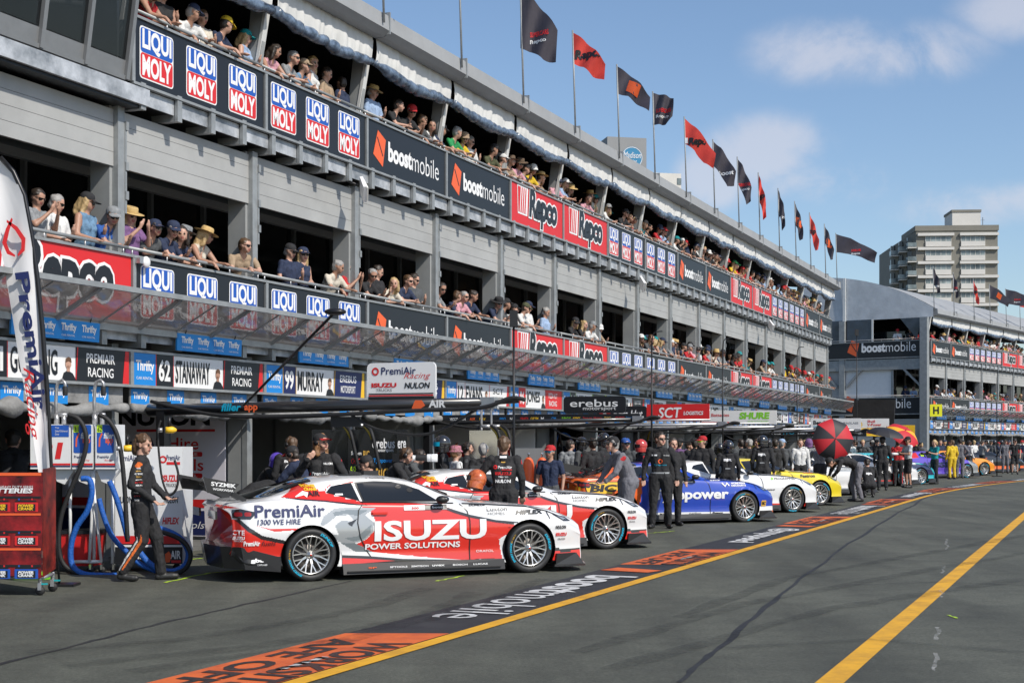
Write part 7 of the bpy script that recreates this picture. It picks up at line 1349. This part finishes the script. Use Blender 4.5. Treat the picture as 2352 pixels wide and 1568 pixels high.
# dark backed crewmen behind the nearest car
BW = dict(hair='dark')
def pit(mh, x, Y, f, lab, top='black', bot=None, hair='dark', hats=(), sc=1., z=0, skin=0, acc=CL['dark grey'], grp=None, sh=None):
    p = XY(x, Y); p.z = z; return person(mh, p, facing(*f), lab, SKINS[skin], CL[top] if isinstance(top, str) else top, CL[bot] if isinstance(bot, str) else (bot or (CL[top] if isinstance(top, str) else top)), sh or SHB, HAIRS[hair], grp, sc, acc, None, hats)
HLK = mat('helmet_black', (.02, .02, .022), .2, coat=1.); HLR = mat('helmet_red_white', (.5, .05, .04), .2, coat=1.)
o = pit(STL, 668, 23.2, (-.1, 1), 'dark suited person seen from behind with white lettering, left of the radio man', hats=(('headset', MTB),), hair='brown'); jacket(o, [(text('BRAD', -.10, 1.37, .04, .2, off=.03), WHT, 1), (disc(0, 1.26, .09, 18, .06), WHT, 1), (rect(.0, 1.22, .12, 1.25), SUITB, 2)])
pit(WRK, 702, 21.5, (-1, .4), 'person in a dark polo with black and red cap turned away beside the radio man', 'navy', hats=(('cap', CL['black'], CL['red']), ('headset', MTB)), sc=.98)
pit(BENT, 578, 21.0, (1, .5), 'person in dark clothes bending low behind the rear window of the nearest car', 'black', sc=.96)
pit(WRK, 607, 23.6, (1, -.1), 'person in a black suit and purple helmet reaching over a bench in the garage', hats=(('helmet', CP, SHD),), sc=.9)
pit(WRK, 900, 22.2, (1, -.1), 'seated looking person with headset and pink face behind the nearest car roof', hair='brown', hats=(('headset', MTB),), sc=.97)
pit(CRO, 868, 22.0, (-1, 0), 'person crouching with a red shouldered black sleeve left of the headset man', z=.35, hats=(('cap', CL['black']),))
pit(WRK, 932, 23.4, (1, .1), 'photographer leaning out behind the headset man with a long white lens', 'dark grey', hair='dark', sc=.95)
e = empty('camera', P(962, 1051, 22.9), R(0), 'camera with a long pale telephoto lens pointing right behind the headset man', 'camera'); MB().lathe([(0, -.3), (.05, -.3), (.055, -.1), (.04, -.08), (.045, .1), (.06, .14), (.065, .30), (0, .30)], SATW, ax='x', n=16).build('lens', e); MB().lathe([(.047, -.05), (.05, 0), (.062, .2), (.062, .23), (.05, .05)], RUB, ax='x', n=16).build('grip_ring', e); MB().box(-.42, -.30, -.06, .06, -.06, .07, MTB).build('camera_body', e)
pit(ST, 1017, 24.1, (-1, -.15), 'person in a black suit and black crash helmet with cyan band facing left', hats=(('helmet', HLK, CYN),), sc=1.0)
pit(SH_, 1046, 23.8, (1, .4), 'person in a white shirt and patterned bucket hat between the two red cars', 'white', 'dark grey', 'ginger', hats=(('bucket', mat('hat_pattern', (.35, .5, .05), .8, var=.9, scale=30, var2=(.6, .2, .3))),), sc=.92)
pit(ST, 1072, 27.5, (1, 0), 'person in dark clothes inside the garage behind the metal tank', hats=(('headset', MTB),), sc=.95)
pit(ST, 1110, 25.0, (0, 1), 'grey haired person mostly hidden behind the man seen from behind', hair='grey', sc=.94)
pit(ST, 1545, 28.9, (.3, -1), 'person in black standing just behind the tall man in black')
for x, Y, f, lab, top, ht, sc in ((1334, 31.5, (1, -.4), 'person in grey and black suit with black crash helmet behind the orange tail', 'dark grey', (('helmet', HLK, SHD),), 1.0), (1362, 30.8, (-.3, 1), 'person seen from behind in black and red suit with headset behind the orange tail', 'black', (('headset', MTB),), 1.0), (1388, 31.5, (-1, .3), 'person in black suit and large black helmet left of the marshal', 'black', (('helmet', HLK, SHD),), 1.05), (1438, 31.8, (-.4, -1), 'person with a blue cap and sunglasses right of the marshal head', 'dark grey', (('cap', CL['blue']), ('shades', SHD)), 1.0), (1310, 33, (.2, 1), 'person in grey team shirt beside the gas bottles', 'grey', (), .98), (1473, 31, (-1, -.2), 'person in dark suit with orange and white helmet left of the tall man', 'black', (('helmet', HLR, SHD),), .97),
    (1560, 37, (.3, 1), 'person in a purple team shirt and black cap right of the tall man', 'purple', (('cap', CL['black']),), 1.0), (1583, 38, (1, .3), 'person with brown hair in a navy top behind the blue car roof', 'navy', (), .96), (1613, 33.8, (-.3, -1), 'person in black and red suit with red cap looking down behind the blue car', 'black', (('cap', CL['red']), ('shades', LIM)), 1.03), (1596, 35.5, (0, 1), 'person with a dark cap shading the face with one hand behind the blue car', 'black', (('cap', CL['black']),), 1.0)):
    pit({0: ST, 1: STL, 2: STR}[int(x) % 3], x, Y, f, lab, top, hats=ht, sc=sc, bot='black', acc=CL['red'])
BJ = lambda o: jacket(o, [(text('BJR', -.10, 1.30, .07, .2, off=.06), WHT, 1), (rect(-.06, 1.12, .06, 1.15), GRY, 1)])
o = pit(STL, 1672, 33.0, (.15, 1), 'helmeted person in black with white back letters, in the white car door', hats=(('helmet', HLK, SHD),), sc=.96); BJ(o)
o = pit(STR, 1752, 36.6, (.3, 1), 'helmeted person in black with white back letters, beside the yellow car roof', hats=(('helmet', HLK, SHD),), sc=1.03); BJ(o)
lst = [(1640, 40, 'dark helmeted person crouched behind the blue car nose', CRO, 'black', HLK, .5), (1702, 41, 'person with sunglasses between the two helmeted backs, left one', ST, 'dark grey', None, 0), (1720, 39.5, 'person with brown hair in black team shirt, middle of the group by the white car', STL, 'black', None, 0), (1738, 42, 'person with blue earmuffs right of the middle of that group', ST, 'black', 'hs', 0), (1781, 40.5, 'person in a black shirt with red sleeve edge seen from behind', ST, 'black', None, 0), (1797, 41.5, 'person with a light blue cap near the yellow car', STR, 'dark grey', 'light blue', 0), (1838, 43, 'person in a white and black race suit with sunglasses facing the lane', ST, 'white', None, 0), (1858, 46, 'person with multicoloured helmet left of the red umbrella', ST, 'grey', 'purple', 0), (1882, 44.2, 'person in grey and red suit reaching behind the red umbrella', WRK, 'grey', None, 0)]
for i, (x, Y, lab, mh, top, ht, z) in enumerate(lst): pit(mh, x, Y, ((-.3) ** i, (1 if i % 3 else -1)), lab, top, bot='black', hair=['brown', 'dark', 'grey'][i % 3], hats=((('helmet', HLK, SHD),) if ht is HLK else (('headset', MTB),) if ht == 'hs' else (('helmet', CL['purple'], SHD),) if ht == 'purple' else (('cap', CL[ht]),) if ht else ()), z=z, sc=1.0)
pit(BENT, 1958, 40.6, (-1, -.1), 'person in black and grey suit bending forward beside the yellow car nose', SUITB, GSUIT, hats=(('cap', CL['black']),), sc=1.08)
o = pit(CRO, 1995, 43.6, (0, 1), 'bald person in black kneeling with white letters on the back before the umbrellas', sc=1.05); jacket(o, [(text('BJR', -.09, .66, .07, .18, off=.06), WHT, 1)])
pit(ST, 2027, 50.0, (.2, 1), 'tall person in a black suit with white sleeves seen from behind under the black umbrella', 'black', 'black', hats=(('cap', CL['black']),), sc=1.05)
pit(ST, 2063, 54.5, (.3, 1), 'person in a red and yellow suit under the red umbrella', 'red', 'black', hats=(('cap', CL['red']),))
o = pit(CAMP, 2086, 52.6, (-1, -.25), 'cameraman in white shirt, pale blue vest, black shorts and black cap', mat('vest_pale_blue', (.35, .55, .66), .8, var=.6, scale=5, var2=(.7, .7, .7)), 'black', hats=(('cap', CL['black']), ('shades', SHD)), sc=1.06, skin=1)
for (x, y, Y, lab) in ((2066, 1042, 52.5, 'black camera with pale telephoto lens held by the cameraman in shorts'), (2132, 1041, 57.2, 'black video camera held by the person in the teal vest')):
    e = empty('camera', P(x, y, Y), R(20), lab, 'camera'); MB().box(-.06, .10, -.06, .06, -.05, .09, MTB).build('camera_body', e); MB().lathe([(0, -.34), (.05, -.34), (.05, -.2), (.04, -.06), (0, -.06)], SATW if x == 2066 else MTB, ax='x', n=12).build('lens', e)
e = pit(CAMW, 2147, 57.4, (-1, -.5), 'person with blonde hair and teal vest filming beside the purple car', 'teal', 'black', 'blonde')
o = pit(STL, 2187, 65, (-.2, 1), 'person in a bright yellow suit with black bands seen from behind', 'yellow', 'yellow', hats=(), hair='brown')
o = pit(HIPS, 2205, 66.5, (.3, 1), 'marshal in grey and red suit standing with hands on hips before the purple car', GSUIT, GSUIT, hats=(('cap', CL['black']), ('headset', MTB)), sc=1.04)
pit(ST, 2226, 71, (1, .3), 'person in a white shirt behind the marshal with hands on hips', 'white', 'dark grey', skin=2)
pit(CAMW, 2256, 76, (1, .4), 'person with a grey vest filming beyond the amber car', 'grey', 'black', 'dark')
pit(ST, 2309, 76.8, (-.2, -1), 'marshal in grey and red suit walking near the right edge', GSUIT, GSUIT, hats=(('cap', CL['black']),), sc=1.03)
pit(SH_, 2331, 74.8, (-.3, -1), 'person in black shirt and black shorts walking at the right edge', 'black', 'black', hats=(('cap', CL['black']),), sc=1.05)
pit(WRK, 28, 19.6, (-.3, 1), 'person in black and red suit and cap behind the fuel tower at the left edge', 'black', hats=(('cap', CL['black'], CL['red']),), sc=1.12)
# the background crowd of crews before the garages
rb = random.Random(21); k = 0
xs_ = [1765, 1850, 1868, 1905, 1932, 1950, 1965, 1982, 2003, 2015, 2040, 2052, 2100, 2112, 2125, 2160, 2170, 2178, 2212, 2238, 2246, 2266, 2276, 2284, 2292, 2300, 2318, 2324, 2340, 2348]
for i, x in enumerate(xs_):
    yb = s_of(min(x, 1900), 1.5) * cs + 4.6 if x < 1900 else 0
    Y = min(yb, 60) if x < 1900 else 52 + (x - 1900) * .075 + rb.uniform(0, 4); Y = max(Y, 44)
    c_ = rb.choice(['black', 'black', 'black', 'dark grey', 'navy', 'navy', 'grey', 'dark grey', 'white', 'red', 'black']); hh = rb.choice([None, 'black', 'navy', 'hel', 'hs', 'red'])
    lab = 'crew member in %s%s in far pit crowd, %s from left' % (c_, {None: '', 'hel': ' and helmet', 'hs': ' and headset'}.get(hh, ' and %s cap' % hh), ordn(i))
    pit(rb.choice([ST, STL, STR, HIPS, WRK]), x, Y, (rb.uniform(-1, 1), rb.choice([-1, 1, 1])), lab, c_, bot=rb.choice(['black', 'dark grey', c_]), hair=rb.choice(['dark', 'brown', 'grey', 'blonde']), hats=(('helmet', rb.choice([HLK, HLK, HLR, CL['yellow']]), SHD),) if hh == 'hel' else (('headset', MTB),) if hh == 'hs' else (('cap', CL[hh]),) if hh else (), grp='crew members in the far pit crowd')
